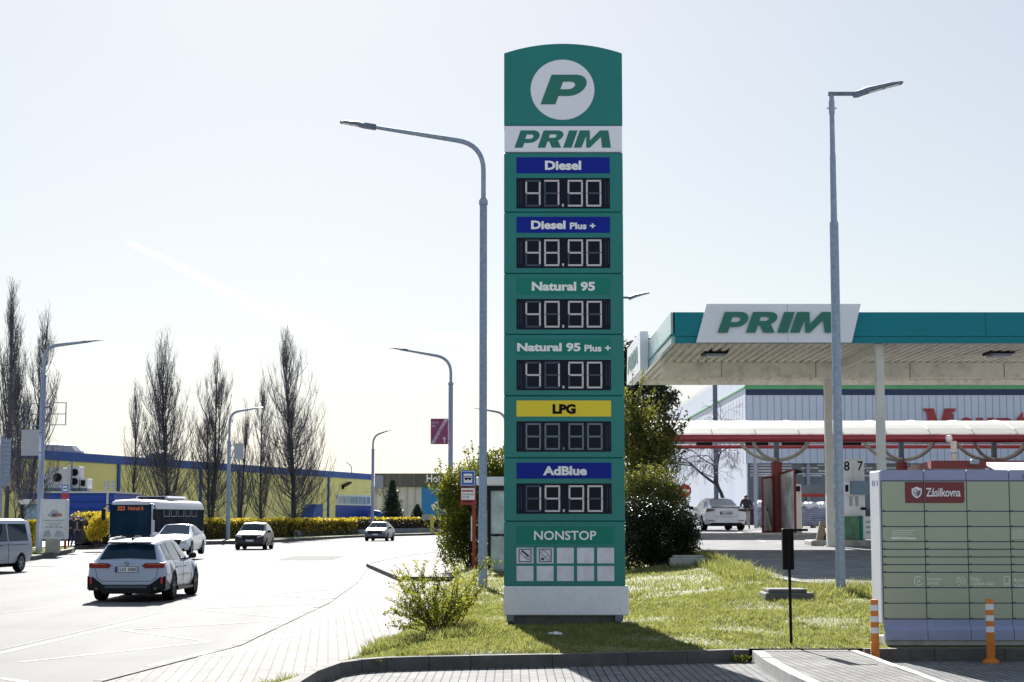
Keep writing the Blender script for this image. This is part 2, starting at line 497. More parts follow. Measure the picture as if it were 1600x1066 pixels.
strip(mb, gpath([(0, 1060), (40, 1066)]), .14, ROAD_Z + .004)
strip(mb, gpath([(250, 1042), (345, 1020), (400, 1006)]), .5, ROAD_Z + .004)
tag(mb.build('road_markings', M_mark), kind='structure')
mb = MB()
strip(mb, gpath([(300, 885), (420, 872), (520, 863), (620, 856), (690, 850)]), .22, ROAD_Z + .004)
strip(mb, gpath([(-10, 1018), (120, 988), (230, 962), (420, 921), (500, 903), (575, 886)]), .05, ROAD_Z + .005)
strip(mb, gpath([(440, 905), (510, 890), (560, 878)]), .09, ROAD_Z + .004)
strip(mb, gpath([(0, 958), (60, 951), (130, 941)]), .12, ROAD_Z + .004)
strip(mb, gpath([(330, 905), (400, 893), (430, 889)]), .06, ROAD_Z + .004)
tag(mb.build('road_seams', M_seam), kind='structure')
mb = MB()
for px, py, w, l in ((430, 876, 2.6, 9),):
    c = gnd(px, py, ROAD_Z); mb.face([(c.x, c.y, ROAD_Z + .002), (c.x + w, c.y + .3, ROAD_Z + .002), (c.x + w - .2, c.y + l, ROAD_Z + .002), (c.x - .3, c.y + l, ROAD_Z + .002)])
tag(mb.build('road_patch', mat('patch_asphalt', (.115, .115, .117), rough=.8, vary=.25, scale=3, spec=.03)), kind='structure')
mb = MB(); c = gnd(505, 921, ROAD_Z); mb.lathe([(.42, 0), (.42, .006), (.34, .008)], (c.x, c.y, ROAD_Z), 24)
tag(mb.build('manhole_cover', M_seam), kind='structure')

# pavement beside the bus bay
M_walk = brick_mat('walk_pavers', (.24, .235, .225), (.19, .185, .18), (.12, .115, .11), .3, .15, .010, rot=R(84), rough=.7)
walk = [(-5.6, 5, WALK_Z), (-5.08, 21.2, WALK_Z), (-4.33, 27, WALK_Z), (-4.33, 40, WALK_Z), (-4.73, 52, WALK_Z), (-5.68, 67.9, WALK_Z), (-3.45, 53.4, WALK_Z), (.5, 53.4, WALK_Z), (-.6, 40, WALK_Z), (-1.2, 26.9, WALK_Z), (-1.6, 24.3, WALK_Z), (-2.3, 20.6, WALK_Z), (-2.3, 5, WALK_Z)]
ngon_sheet('pavement', walk, M_walk)
M_kerb = mat('kerb_stone', (.40, .39, .37), rough=.85, vary=.15, scale=3, bump=.3, bscale=50, dirt=((.2, .19, .17), 2.5, .6), spec=.15)
mb = MB()
ribbon([(-5.55, 6), (-5.07, 21.2), (-4.32, 27), (-4.32, 40), (-4.74, 52), (-5.7, 67.9)], -.13, -.4, WALK_Z + .012, mb)
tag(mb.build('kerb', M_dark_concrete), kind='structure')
mb = MB()
for k in range(4):
    x = -3.95 + k * .12
    strip(mb, [(x - .5, 24.8), (x, 28), (x + .05, 40), (x - .35, 51), (x - .6, 56)], .05, WALK_Z + .004)
tag(mb.build('tactile_paving', M_mark), kind='structure')
# raised bus platform
PLAT_Z = -0.02
plat = [(-3.5, 53.6), (2.6, 53.6), (2.6, 110), (-1.0, 108), (-3.7, 91), (-5.1, 80), (-5.55, 68.2)]
ngon_sheet('bus_platform', [(x, y, PLAT_Z) for x, y in plat], M_walk)
mb = MB(); ribbon([(2.6, 53.5), (-3.5, 53.5), (-5.7, 68.1), (-5.25, 80), (-3.85, 91), (-1.15, 108), (3.55, 128)], -.15, -.4, PLAT_Z + .012, mb)
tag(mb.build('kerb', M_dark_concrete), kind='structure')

# the paved bay in the foreground and the paved island
M_apron = brick_mat('apron_pavers', (.235, .235, .235), (.18, .18, .187), (.055, .052, .048), .2, .1, .008, rot=R(90), rough=.72)
apron = [(x, y, 0) for x, y in KERB] + [(2.95, 22.35, 0), (3.0, 22.36, 0), (14, 22.36, 0), (14, 3, 0), (-2.3, 3, 0)]
ngon_sheet('paved_bay', apron, M_apron)
mb = MB(); ribbon(KERB, .13, -.3, .155, mb)
ribbon([(2.82, 22.25), (3.02, 22.25)], .13, -.3, .155, mb)
ribbon([(4.5, 22.36), (9, 22.37), (14, 22.37)], .13, -.3, .155, mb)
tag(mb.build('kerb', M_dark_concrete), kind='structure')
ISL_L = [(3.06, 22.3), (3.02, 21.2), (3.02, 19), (3.06, 17.6), (3.1, 12)]
ISL_R = [(4.42, 22.4), (4.44, 21.0), (4.5, 18), (4.55, 12)]
mb = MB(); ribbon(ISL_L[::-1], -.14, -.3, .14, mb); ribbon(ISL_R[::-1], .1, -.3, .138, mb)
ribbon([(3.22, 22.3), (4.3, 22.3)], .1, -.3, .142, mb)
tag(mb.build('kerb', M_kerb), kind='structure')
M_isl = brick_mat('island_pavers', (.25, .245, .235), (.20, .197, .19), (.06, .058, .055), .2, .1, .008, rot=R(86), rough=.75, bump=.25)
ngon_sheet('paved_island', [(3.2, 12, .132), (4.44, 12, .132), (4.39, 18, .132), (4.33, 21, .132), (4.31, 22.3, .132), (3.2, 22.3, .132), (3.16, 21.2, .132), (3.16, 19, .132)], M_isl)

# lawn
def xr_lawn(Y):
    if Y < 22.5: return 3.0
    if Y < 30.6: return 16
    return interp(Y, [30.6, 30.9, 32.5, 34, 49, 56, 70, 100, 130], [16, 6.5, 5.5, 5.2, 5.25, 5.4, 5.6, 9, 12])
def kerb_y(X): return interp(X, [p[0] for p in KERB[4:]] + [3.02, 3.1, 4.4, 4.5, 14], [p[1] + .13 for p in KERB[4:]] + [22.38, 22.4, 22.4, 22.5, 22.5])
M_turf = mat('turf_soil', (.12, .13, .045), rough=.95, vary=.35, scale=6, bump=.6, bscale=30, dirt=((.16, .12, .07), 1.6, .6))
mb = MB()
rows = [22.5 + i * .4 for i in range(21)] + [30.75, 31, 31.5, 32, 33, 34, 36, 38, 40, 43, 46, 49, 52, 56, 60, 66, 72, 80, 90, 105, 130]
NC = 48
for Y in rows:
    a, b = xl_lawn(Y), xr_lawn(Y)
    mid = min(b, 6.5)
    for k in range(NC + 1):
        X = lerp(a, mid, k / (NC - 8)) if k <= NC - 8 else lerp(mid, b, (k - NC + 8) / 8)
        mb.v.append((X, Y, lawn_z(X, Y)))
for i in range(len(rows) - 1):
    for k in range(NC):
        q = i * (NC + 1) + k
        mb.f.append((q, q + 1, q + NC + 2, q + NC + 1)); mb.m.append(0)
xs = np.linspace(xl_lawn(22.5), 3.0, 30)
for i in range(len(xs) - 1):                      # wedge between kerb and first row
    pts = []
    def front(x): return max(kerb_y(x), 20.6) if x > -1.85 else 19.0
    for t in range(5):
        pass
    a0, a1 = front(xs[i]), front(xs[i + 1])
    mb.face([(xs[i], a0, lawn_z(xs[i], a0)), (xs[i + 1], a1, lawn_z(xs[i + 1], a1)), (xs[i + 1], 22.5, lawn_z(xs[i + 1], 22.5)), (xs[i], 22.5, lawn_z(xs[i], 22.5))])
lp = offset_path(KERB[:6], .13)
for i in range(5):
    (xa, ya), (xb, yb) = lp[i], lp[i + 1]
    la, lb = min(xl_lawn(ya), xa - .1), min(xl_lawn(yb), xb - .1)
    mb.face([(la, ya, WALK_Z + .012), (xa, ya, .08), (xb, yb, .1), (lb, yb, WALK_Z + .012)])
tag(mb.build('lawn', M_turf, smooth=True), kind='structure')

# left verge and far verge
M_verge = mat('verge_turf', (.10, .12, .035), rough=.95, vary=.35, scale=1.5, dirt=((.2, .17, .09), .8, .5))
L2 = [(-21.9, 80), (-24.4, 97), (-26.8, 107), (-26.5, 112), (-22, 121), (-18.2, 132), (-15.2, 160), (-12.5, 172), (-7.5, 185), (6, 203), (24, 218)]
ngon_sheet('verge', [(-24, 66, .0), (-21.95, 80, .0), (-24.5, 97, .0), (-25.9, 103, .0), (-26.4, 96, .05), (-25.6, 88, .05), (-27.5, 86, .05), (-34, 66, .05), (-60, 20, .05), (-40, 20, 0)], M_verge)
M_pave_light = mat('pale_paving', (.42, .41, .39), rough=.8, vary=.12, scale=2)
ngon_sheet('pavement', [(-26.9, 107, .14), (-26.6, 112, .14), (-22.1, 121, .10), (-18.3, 132, 0), (-20, 133, 0), (-26, 122, .12), (-40, 112, .14), (-60, 90, .14), (-60, 30, .06), (-34, 66, .06), (-27.5, 86, .07), (-25.6, 88, .08), (-26.4, 96, .1), (-25.9, 103, .12)], M_pave_light)
ngon_sheet('verge', [(-18.3, 132, .0), (-15.3, 160, .0), (-12.6, 172, 0), (-7.5, 185, 0), (6, 203, 0), (24, 218, 0), (20, 240, .1), (-10, 300, .1), (-80, 300, .1), (-80, 100, .02), (-60, 91, .02), (-40, 113, .02), (-26, 123, .02), (-20, 134, .01)], M_verge)
mb = MB(); ribbon([(-34.2, 30), (-24.1, 66), (-22.0, 80), (-24.5, 97), (-26.9, 107), (-26.6, 112), (-22.1, 121), (-18.3, 132), (-15.3, 160), (-12.6, 172), (-7.6, 185), (5.9, 203), (24, 218)], .16, -.4, .02, mb)
tag(mb.build('kerb', M_dark_concrete), kind='structure')

# forecourt
M_fore = brick_mat('forecourt_pavers', (.30, .30, .31), (.24, .24, .25), (.09, .09, .09), .42, .21, .02, rot=R(0), rough=.75)
mb = MB(); ys = [30.75, 31, 33, 36, 40, 44, 49, 54, 60, 66, 75, 90, 110, 119, 150, 220]
for i, Y in enumerate(ys):
    xl = interp(Y, [30.7, 31, 32.5, 34, 49, 66, 90, 220], [6.6, 6.2, 5.5, 5.2, 5.2, 2.2, 2.0, 3])
    mb.v += [(xl, Y, z_fore(Y)), (80, Y, z_fore(Y))]
    if i: mb.f.append((2 * i - 2, 2 * i - 1, 2 * i + 1, 2 * i)); mb.m.append(0)
tag(mb.build('forecourt', M_fore), kind='structure')
mb = MB()
fk = [(14, 30.7), (9, 30.75), (6.6, 30.75), (5.5, 32.5), (5.2, 34), (5.2, 41), (5.2, 49)]
for i in range(len(fk) - 1):
    (xa, ya), (xb, yb) = fk[i], fk[i + 1]
    p, q = [(xa, ya), (xb, yb)], offset_path([(xa, ya), (xb, yb)], .1)
    za, zb = z_fore(ya) + .05, z_fore(yb) + .05
    mb.add([(*p[0], za - .3), (*p[1], zb - .3), (*q[1], zb - .3), (*q[0], za - .3), (*p[0], za), (*p[1], zb), (*q[1], zb), (*q[0], za)],
           [(0, 1, 5, 4), (1, 2, 6, 5), (2, 3, 7, 6), (3, 0, 4, 7), (4, 5, 6, 7)])
tag(mb.build('kerb', M_kerb), kind='structure')
mb = MB()
def zf(p, d=.004): return (p[0], p[1], z_fore(p[1]) + d)
for pa, pb in (((1170, 838), (1195, 847)),):
    a, b = at(1170, 838, 60.5), at(1196, 846, 55.5)
    A, B = Vector((a.x, a.y)), Vector((b.x, b.y)); t = (B - A).normalized(); nn = Vector((-t.y, t.x)) * .07
    mb.face([zf(A - nn), zf(B - nn), zf(B + nn), zf(A + nn)])
    mb.face([zf(A - nn * 4 + t * .8), zf(A + t * .0 - nn * .5), zf(A + nn * .5), zf(A + t * .1)])
tag(mb.build('forecourt_markings', M_mark), kind='structure')

# grass blades
M_grass = leaf_mat('grass_blades', (.10, .12, .05), (.22, .235, .11), trans=.45, scale=5.5, rough=.6, c3=(.36, .33, .19), tint=(1.6, 1.5, .85))
def grass_field():
    rng = np.random.default_rng(7)
    P = []
    def sample(n, x0, x1, y0, y1, hmin, hmax):
        X = rng.uniform(x0, x1, n); Y = rng.uniform(y0, y1, n)
        xl = np.array([xl_lawn(y) for y in Y]) + .03; xr = np.array([xr_lawn(y) for y in Y]) - .02
        ok = (X > xl) & (X < xr)
        ky = np.array([kerb_y(x) for x in X])
        ok &= np.where(X > -1.85, Y > ky, Y > 17.5) & ~((Y < 22.42) & (X > 3.0))
        ok &= ~((X > 3.0) & (X < 4.45) & (Y < 22.45))
        ok &= ~((X > 4.85) & (Y > 22.3) & (Y < 23.9))
        ok &= ~((Y < 20.9) & (X > np.interp(Y, [17, 19.2, 20.35, 20.9], [-2.35, -2.28, -2.1, -1.8])))
        ok &= ~((X > -.12) & (X < 1.75) & (Y > 27.0) & (Y < 27.5))
        X, Y = X[ok], Y[ok]
        # bare, dry patches
        dry = np.sin(X * 2.1 + 1.3 * np.sin(Y * .8)) * np.sin(Y * 1.7 + X)
        h = rng.uniform(hmin, hmax, len(X)) * (1 - .5 * np.clip(dry, 0, 1))
        keep = rng.random(len(X)) > .75 * np.clip(dry - .15, 0, 1)
        return X[keep], Y[keep], h[keep]
    parts = [sample(100000, -3.5, 8, 18, 25, .025, .062), sample(80000, -3, 8, 25, 32, .03, .07), sample(30000, -3, 6, 32, 50, .05, .10), sample(5000, -4, 4, 50, 90, .1, .2),
             sample(4500, -2.4, -.4, 24.2, 26.2, .08, .20), sample(1800, 4.9, 6.6, 29.2, 31.5, .10, .22), sample(3000, 4.3, 5.2, 33, 46, .10, .24), sample(1000, -2.9, -1.9, 19.5, 21.2, .06, .15)]
    # tufts: uneven clumps of longer blades
    tx_, ty_ = rng.uniform(-2.5, 7, 420), rng.uniform(22.8, 34, 420)
    for a_, b_ in zip(tx_, ty_):
        q = sample(26, a_ - .09, a_ + .09, b_ - .09, b_ + .09, .05, .115)
        if len(q[0]): parts.append(q)
    X = np.concatenate([p[0] for p in parts]); Y = np.concatenate([p[1] for p in parts]); h = np.concatenate([p[2] for p in parts])
    Z = np.array([lawn_z(x, y) for x, y in zip(X, Y)])
    n = len(X)
    w = rng.uniform(.006, .014, n) * (1 + (Y - 20) * .02); a = rng.uniform(0, 2 * np.pi, n)
    lx, ly = rng.normal(0, .55, n) * h, rng.normal(0, .55, n) * h
    V = np.zeros((n, 3, 3))
    V[:, 0] = np.stack([X - np.cos(a) * w, Y - np.sin(a) * w, Z - .01], 1)
    V[:, 1] = np.stack([X + np.cos(a) * w, Y + np.sin(a) * w, Z - .01], 1)
    V[:, 2] = np.stack([X + lx, Y + ly, Z + h], 1)
    return tag(np_mesh('grass', V.reshape(-1, 3), np.arange(3 * n).reshape(-1, 3), M_grass), kind='stuff')
grass_field()
def verge_grass():
    rng = np.random.default_rng(3); n = 9000
    X = rng.uniform(-29, -21.8, n); Y = rng.uniform(66, 104, n)
    ok = (X > np.interp(Y, [66, 86, 88, 96, 104], [-33, -27.4, -25.5, -26.3, -25.9])) & (X < np.interp(Y, [66, 80, 97, 103], [-24.3, -22.3, -24.8, -26]))
    X, Y = X[ok], Y[ok]; n = len(X); h = rng.uniform(.06, .16, n); w = .02; a = rng.uniform(0, 6.28, n)
    V = np.zeros((n, 3, 3))
    V[:, 0] = np.stack([X - np.cos(a) * w, Y - np.sin(a) * w, np.zeros(n)], 1); V[:, 1] = np.stack([X + np.cos(a) * w, Y + np.sin(a) * w, np.zeros(n)], 1)
    V[:, 2] = np.stack([X + rng.normal(0, .05, n), Y + rng.normal(0, .05, n), h + .02], 1)
    return tag(np_mesh('grass', V.reshape(-1, 3), np.arange(3 * n).reshape(-1, 3), M_grass), kind='stuff')
verge_grass()

# concrete slabs sunk in the lawn
def slab(px0, px1, py, Y, label, hgt, dep, m):
    a, b = at(px0, py, Y), at(px1, py, Y)
    z = lawn_z((a.x + b.x) / 2, Y)
    r = root('concrete_slab', ((a.x + b.x) / 2, Y, z), label, 'slab')
    mb = MB(); w = b.x - a.x
    mb.box((0, dep / 2, hgt * .3), (w, dep, hgt * .9), bev=.02); mb.build('collar', m, r, local=True)
    mb = MB(); mb.box((-.02, dep / 2, hgt * .75 + .03), (w * .8, dep * .8, .06), bev=.012); mb.build('lid', m, r, local=True)
slab(1196, 1272, 926, 29.0, 'dark concrete shaft cover lying in the grass behind the black post', .16, .8, M_dark_concrete)
slab(1048, 1108, 890, 41.5, 'pale concrete slab half sunk in the grass before the dark evergreen bush', .22, 1.0, M_concrete)
# ------------------------------------------------------------ logo letters
def sh(loop, s=.30): return [(x + s * y, y) for x, y in loop]
L_P = [sh([(0, 0), (0, 1), (.66, 1)] + arc(.66, .64, .38, 90, -90, 12, .36)[1:] + [(.40, .28), (.40, 0)]),
       sh([(.38, .76), (.38, .51), (.60, .51)] + arc(.60, .635, .14, -90, 90, 8, .125)[1:-1] + [(.60, .76)])]
L_R = [sh([(0, 0), (0, 1), (.70, 1)] + arc(.70, .69, .36, 90, -60, 12, .31)[1:] + [(1.16, 0), (.70, 0), (.47, .36), (.38, .36), (.38, 0)]),
       sh([(.38, .77), (.38, .57), (.62, .57)] + arc(.62, .67, .12, -90, 90, 8, .10)[1:-1] + [(.62, .77)])]
L_I = [sh([(0, 0), (0, 1), (.42, 1), (.42, 0)])]
L_M = [sh([(0, 0), (0, 1), (.50, 1), (.68, .42), (1.0, 1), (1.42, 1), (1.84, 0), (1.40, 0), (1.16, .62), (.80, 0), (.62, 0), (.42, .66), (.38, 0)], .30)]
def word_prim():
    loops, x = [], 0
    for L, adv in ((L_P, 1.14), (L_R, 1.26), (L_I, .52), (L_M, 1.9)):
        loops += [[(a + x, b) for a, b in lp] for lp in L]; x += adv
    return loops2d(loops)
PRIM = word_prim()
P_ONLY = loops2d(L_P)
DISC = loops2d([arc(0, 0, 1, 0, 360, 64)[:-1]])

# ------------------------------------------------------------ price totem
M_green = mat('green_panel', (.004, .185, .170), rough=.28, vary=.06, scale=.8, spec=.4, dirt=((.012, .155, .14), 1.3, .6))
M_green_label = mat('green_label', (.006, .19, .145), rough=.4, vary=.03, spec=.2)
M_seam_dark = mat('panel_gap', (.006, .03, .03), rough=.7, vary=.1)
M_blue_label = mat('blue_label', (.004, .016, .26), rough=.4, vary=.04, spec=.15)
M_yellow_label = mat('yellow_label', (.78, .60, .01), rough=.4, vary=.03)
M_white_panel = mat('white_panel', (.76, .77, .84), rough=.35, vary=.03, scale=.8)  # white tinted bluish, the cool cast of the shade is in the colour
M_logo_green = mat('logo_green', (.004, .15, .11), rough=.4, vary=.03)
M_display = mat('display_glass', (.005, .009, .020), rough=.3, vary=.2, scale=2, spec=.12)
def led_mat(name, col, e):
    m = bpy.data.materials.new(name); m.use_nodes = True
    n, l = m.node_tree.nodes, m.node_tree.links
    p = n['Principled BSDF']; p.inputs['Roughness'].default_value = .4
    tc = n.new('ShaderNodeTexCoord'); ck = n.new('ShaderNodeTexChecker'); ck.inputs['Scale'].default_value = 48
    mp = n.new('ShaderNodeMapping'); mp.inputs['Location'].default_value = (.003, .011, .007)
    l.new(tc.outputs['Object'], mp.inputs['Vector']); l.new(mp.outputs[0], ck.inputs['Vector'])
    ck.inputs['Color1'].default_value = tuple(col) + (1,); ck.inputs['Color2'].default_value = tuple(c * .55 for c in col) + (1,)
    l.new(ck.outputs['Color'], p.inputs['Base Color'])
    if e:
        l.new(ck.outputs['Color'], p.inputs['Emission Color']); p.inputs['Emission Strength'].default_value = e
    MATS[name] = m
    return m
M_lit = led_mat('lit_segments', (.55, .52, .56), .05)
M_unlit = led_mat('unlit_segments', (.035, .06, .11), 0)
M_lpg = led_mat('blank_segments', (.16, .20, .25), 0)
SEG = {'0': 'abcdef', '1': 'bc', '2': 'abged', '3': 'abgcd', '4': 'fgbc', '5': 'afgcd', '6': 'afgedc', '7': 'abc', '8': 'abcdefg', '9': 'abcdfg', '-': ''}
TY = 26.9
TD = .42                                             # half a metre deep
pa, pb = at(788, 600, TY), at(975, 600, TY)
TX0, TX1 = at(787.5, 500, TY).x, at(974.5, 500, TY).x
base_z = at(880, 970, TY).z
totem = root('price_totem', ((TX0 + TX1) / 2, TY, lawn_z(.8, TY)), 'tall green fuel price totem with arched top and white base on the grass verge', 'price totem')
def tz(py): return at(880, py, TY).z
TSC = (TX1 - TX0) / 187.0
def tx(px): return TX0 + (px - 787.5) * TSC
G = .004
# footing
mb = MB(); mb.bx(TX0 + .06, TX1 - .06, TY + .06, TY + TD - .06, tz(985), tz(962)); mb.build('footing', M_dark_concrete, totem)
mb = MB(); mb.bx(TX0 - .005, TX1 + .05, TY - .012, TY + TD + .012, tz(962) + .004, tz(916), bev=.012)
b_ = mb.build('base_cladding', mat('base_white', (.74, .76, .83), rough=.5, vary=.05, scale=1.5, dirt=((.40, .39, .37), 14, .3)), totem)
for x in (TX0 + .1, TX1 - .1):
    mb = MB(); mb.box((x, TY + .02, tz(966)), (.12, .1, .1)); mb.build('foot_plate', M_galv_dark, b_)
mb = MB(); mb.bx(TX0 + .03, TX1 - .03, TY + .03, TY + TD - .03, tz(960), tz(100)); mb.build('core', M_seam_dark, totem)
# sections
bounds = [239, 332, 428, 523, 619, 716, 815, 915.5]
names = [('Diesel', '', 'b', '47.90'), ('Diesel', 'Plus +', 'b', '48.90'), ('Natural 95', '', 'g', '40.90'), ('Natural 95', 'Plus +', 'g', '41.90'), ('LPG', '', 'y', '--.--'), ('AdBlue', '', 'b', '19.90')]
LABEL_OF = ['green panel for Diesel at 47.90', 'green panel for Diesel Plus at 48.90', 'green panel for Natural 95', 'green panel for Natural 95 Plus', 'green panel for LPG with blank digits', 'green panel for AdBlue']
def digit_mb(mb, ch, x0, z0, w, h, y, lit, off):
    t = .027; g = .004
    S = {'a': (x0 + g, x0 + w - g, z0 + h - t, z0 + h), 'd': (x0 + g, x0 + w - g, z0, z0 + t), 'g': (x0 + g + t * .6, x0 + w - g - t * .6, z0 + h / 2 - t / 2, z0 + h / 2 + t / 2),
         'f': (x0, x0 + t, z0 + h / 2 + g, z0 + h - t - g), 'e': (x0, x0 + t, z0 + t + g, z0 + h / 2 - g),
         'b': (x0 + w - t, x0 + w, z0 + h / 2 + g, z0 + h - t - g), 'c': (x0 + w - t, x0 + w, z0 + t + g, z0 + h / 2 - g)}
    for k, (a, b, c, d) in S.items():
        mb.bx(a, b, y - .004, y + .002, c, d, lit if k in SEG[ch] else off)
for i, (nm, sub, colr, price) in enumerate(names):
    y0, y1 = bounds[i], bounds[i + 1]
    mb = MB(); mb.bx(TX0, TX1, TY, TY + TD, tz(y1) + .009, tz(y0), bev=.008)
    pan = mb.build('price_panel', M_green, totem); pan['label'] = LABEL_OF[i]
    lm = {'b': M_blue_label, 'g': M_green_label, 'y': M_yellow_label}[colr]
    mb = MB(); mb.bx(tx(807), tx(954), TY - .006, TY + .01, tz(y0 + 32), tz(y0 + 7), 0)
    tm = 1
    tall = (tz(y0 + 12.5) - tz(y0 + 25.5))
    asc = 1.0
    if colr == 'y':
        mb.flat(text2d(nm, .055), tx(863), tz(y0 + 28), tx(899) - tx(863), tz(y0 + 12.5) - tz(y0 + 28), TY - .010, 1)
    elif sub:
        xs_ = (830, 884, 891, 931) if nm == 'Diesel' else (808, 907, 913, 954)
        mb.flat(text2d(nm, .042), tx(xs_[0]), tz(y0 + 26.5), tx(xs_[1]) - tx(xs_[0]), tz(y0 + 13) - tz(y0 + 26.5), TY - .010, 1)
        mb.flat(text2d(sub, .035), tx(xs_[2]), tz(y0 + 26.5), tx(xs_[3]) - tx(xs_[2]), tz(y0 + 16) - tz(y0 + 26.5), TY - .010, 1)
    else:
        xs_ = {'Diesel': (852, 909), 'Natural 95': (831, 930), 'AdBlue': (848, 916)}[nm]
        mb.flat(text2d(nm, .042), tx(xs_[0]), tz(y0 + 27), tx(xs_[1]) - tx(xs_[0]), tz(y0 + 12.5) - tz(y0 + 27), TY - .010, 1)
    mb.build('fuel_label', [lm, M_text_black if colr == 'y' else M_text_white], pan)
    mb = MB()
    za, zb = tz(y0 + 87), tz(y0 + 39.5)
    mb.bx(tx(807), tx(954), TY - .006, TY + .01, za, zb, 0)
    off = 3 if colr == 'y' else 2
    for ch, px in zip([c for c in price if c != '.'], (821, 850.5, 887.5, 916.5)):
        digit_mb(mb, ch, tx(px), tz(y0 + 84), tx(px + 24) - tx(px), tz(y0 + 42.5) - tz(y0 + 84), TY - .007, 1, off)
    mb.bx(tx(878.5), tx(881.5), TY - .012, TY - .004, tz(y0 + 84), tz(y0 + 80), 3 if colr == 'y' else 1)
    for px in (810, 814, 947, 951): mb.bx(tx(px), tx(px + .6), TY - .009, TY - .004, tz(y0 + 80), tz(y0 + 46), 2)
    mb.build('price_display', [M_display, M_lit, M_unlit, M_lpg], pan)
# services panel
mb = MB(); mb.bx(TX0, TX1, TY, TY + TD, tz(bounds[7]), tz(bounds[6]), bev=.008); pan = mb.build('services_panel', M_green, totem)
mb = MB(); mb.bx(tx(807), tx(957), TY - .006, TY + .01, tz(850), tz(823), 0)
mb.flat(text2d('NONSTOP', .018), tx(834), tz(844), tx(930) - tx(834), tz(829.5) - tz(844), TY - .010, 1)
mb.build('nonstop_label', [M_green_label, M_text_white], pan)
M_icon = mat('icon_plate', (.60, .61, .72), rough=.10, vary=.17, scale=5, spec=.6)
M_icon_line = mat('icon_ink', (.02, .025, .09), rough=.5, vary=.05)
for r_, (ya, yb) in enumerate(((856, 880.5), (884.5, 908))):
    for c_ in range(5):
        x0 = 807 + c_ * 31.1
        mb = MB(); mb.bx(tx(x0), tx(x0 + 26), TY - .007, TY + .01, tz(yb), tz(ya), 0)
        yy = TY - .010
        if r_ == 0 and c_ < 2:
            A, B, C, D = tx(x0 + 3.2), tx(x0 + 23), tz(yb - 2), tz(ya + 1.5)
            t = .014
            for q in ((A, B, C, C + t), (A, B, D - t, D), (A, A + t, C, D), (B - t, B, C, D)): mb.bx(q[0], q[1], yy, yy + .003, q[2], q[3], 1)
            def ln(p, q, w=.008):
                p = Vector((tx(x0 + p[0]), tz(ya + p[1]))); q = Vector((tx(x0 + q[0]), tz(ya + q[1])))
                t_ = (q - p).normalized(); n_ = Vector((-t_.y, t_.x)) * w / 2
                mb.face([(v.x, yy + .0012, v.y) for v in (p - n_, q - n_, q + n_, p + n_)], 1)
            if c_ == 0:
                ln((5.5, 8.5), (9, 3.5)); ln((9, 3.5), (20, 13)); ln((5.5, 8.5), (17, 19)); ln((8.2, 5), (18.5, 13.5), .022)
                ln((20, 13), (20, 17.5)); ln((20, 17.5), (17, 19)); ln((13, 14), (17, 13)); ln((14, 16), (18, 15))
            else:
                ln((5.5, 8.5), (9.5, 3)); ln((9.5, 3), (12, 4.5)); ln((12, 4.5), (20, 14)); ln((5.5, 8.5), (14, 16)); ln((14, 16), (18, 20)); ln((20, 14), (20.5, 18)); ln((20.5, 18), (18, 20)); ln((13, 14), (17, 13))
                cx, cz = tx(x0 + 9), tz(ya + 17.6)
                mb.add([(cx + .03 * math.cos(a), yy + .0012, cz + .02 * math.sin(a)) for a in np.linspace(0, 6.28, 13)[:-1]], [tuple(range(11, -1, -1))], 1)
        mb.build('service_icon', [M_icon, M_icon_line], pan)
# name band
mb = MB(); mb.bx(TX0 + .006, TX1 - .006, TY - .022, TY + TD, tz(238), tz(197), 0, bev=.012); band = mb.build('name_band', M_white_panel, totem)
mb = MB(); mb.flat(PRIM, tx(804), tz(231.5), tx(956) - tx(804), tz(204.5) - tz(231.5), TY - .026); mb.build('lettering', M_logo_green, band)
# arched head
poly = [(TX0, tz(195.5)), (TX1, tz(195.5))]
cx_ = (TX0 + TX1) / 2; hw = (TX1 - TX0) / 2; zs, zt = tz(83.5), tz(68.5)
sag = zt - zs; rad = (hw * hw + sag * sag) / (2 * sag)
ang = math.degrees(math.asin(hw / rad))
poly += [(cx_ + rad * math.sin(R(a)), zt - rad + rad * math.cos(R(a))) for a in np.linspace(ang, -ang, 25)]
mb = MB(); mb.prism(poly, TY, TY + TD); head = mb.build('arched_head', M_green, totem)
mb = MB(); dz = (tz(93.5) - tz(187.5)); dx = tx(930.5) - tx(829.5)
mb.flat(DISC, tx(829.5), tz(187.5), dx, dz, TY - .005, 0); mb.flat(P_ONLY, tx(845), tz(163.5), tx(918.5) - tx(845), tz(117) - tz(163.5), TY - .009, 1)
mb.build('round_logo', [M_white_panel, M_logo_green], head)

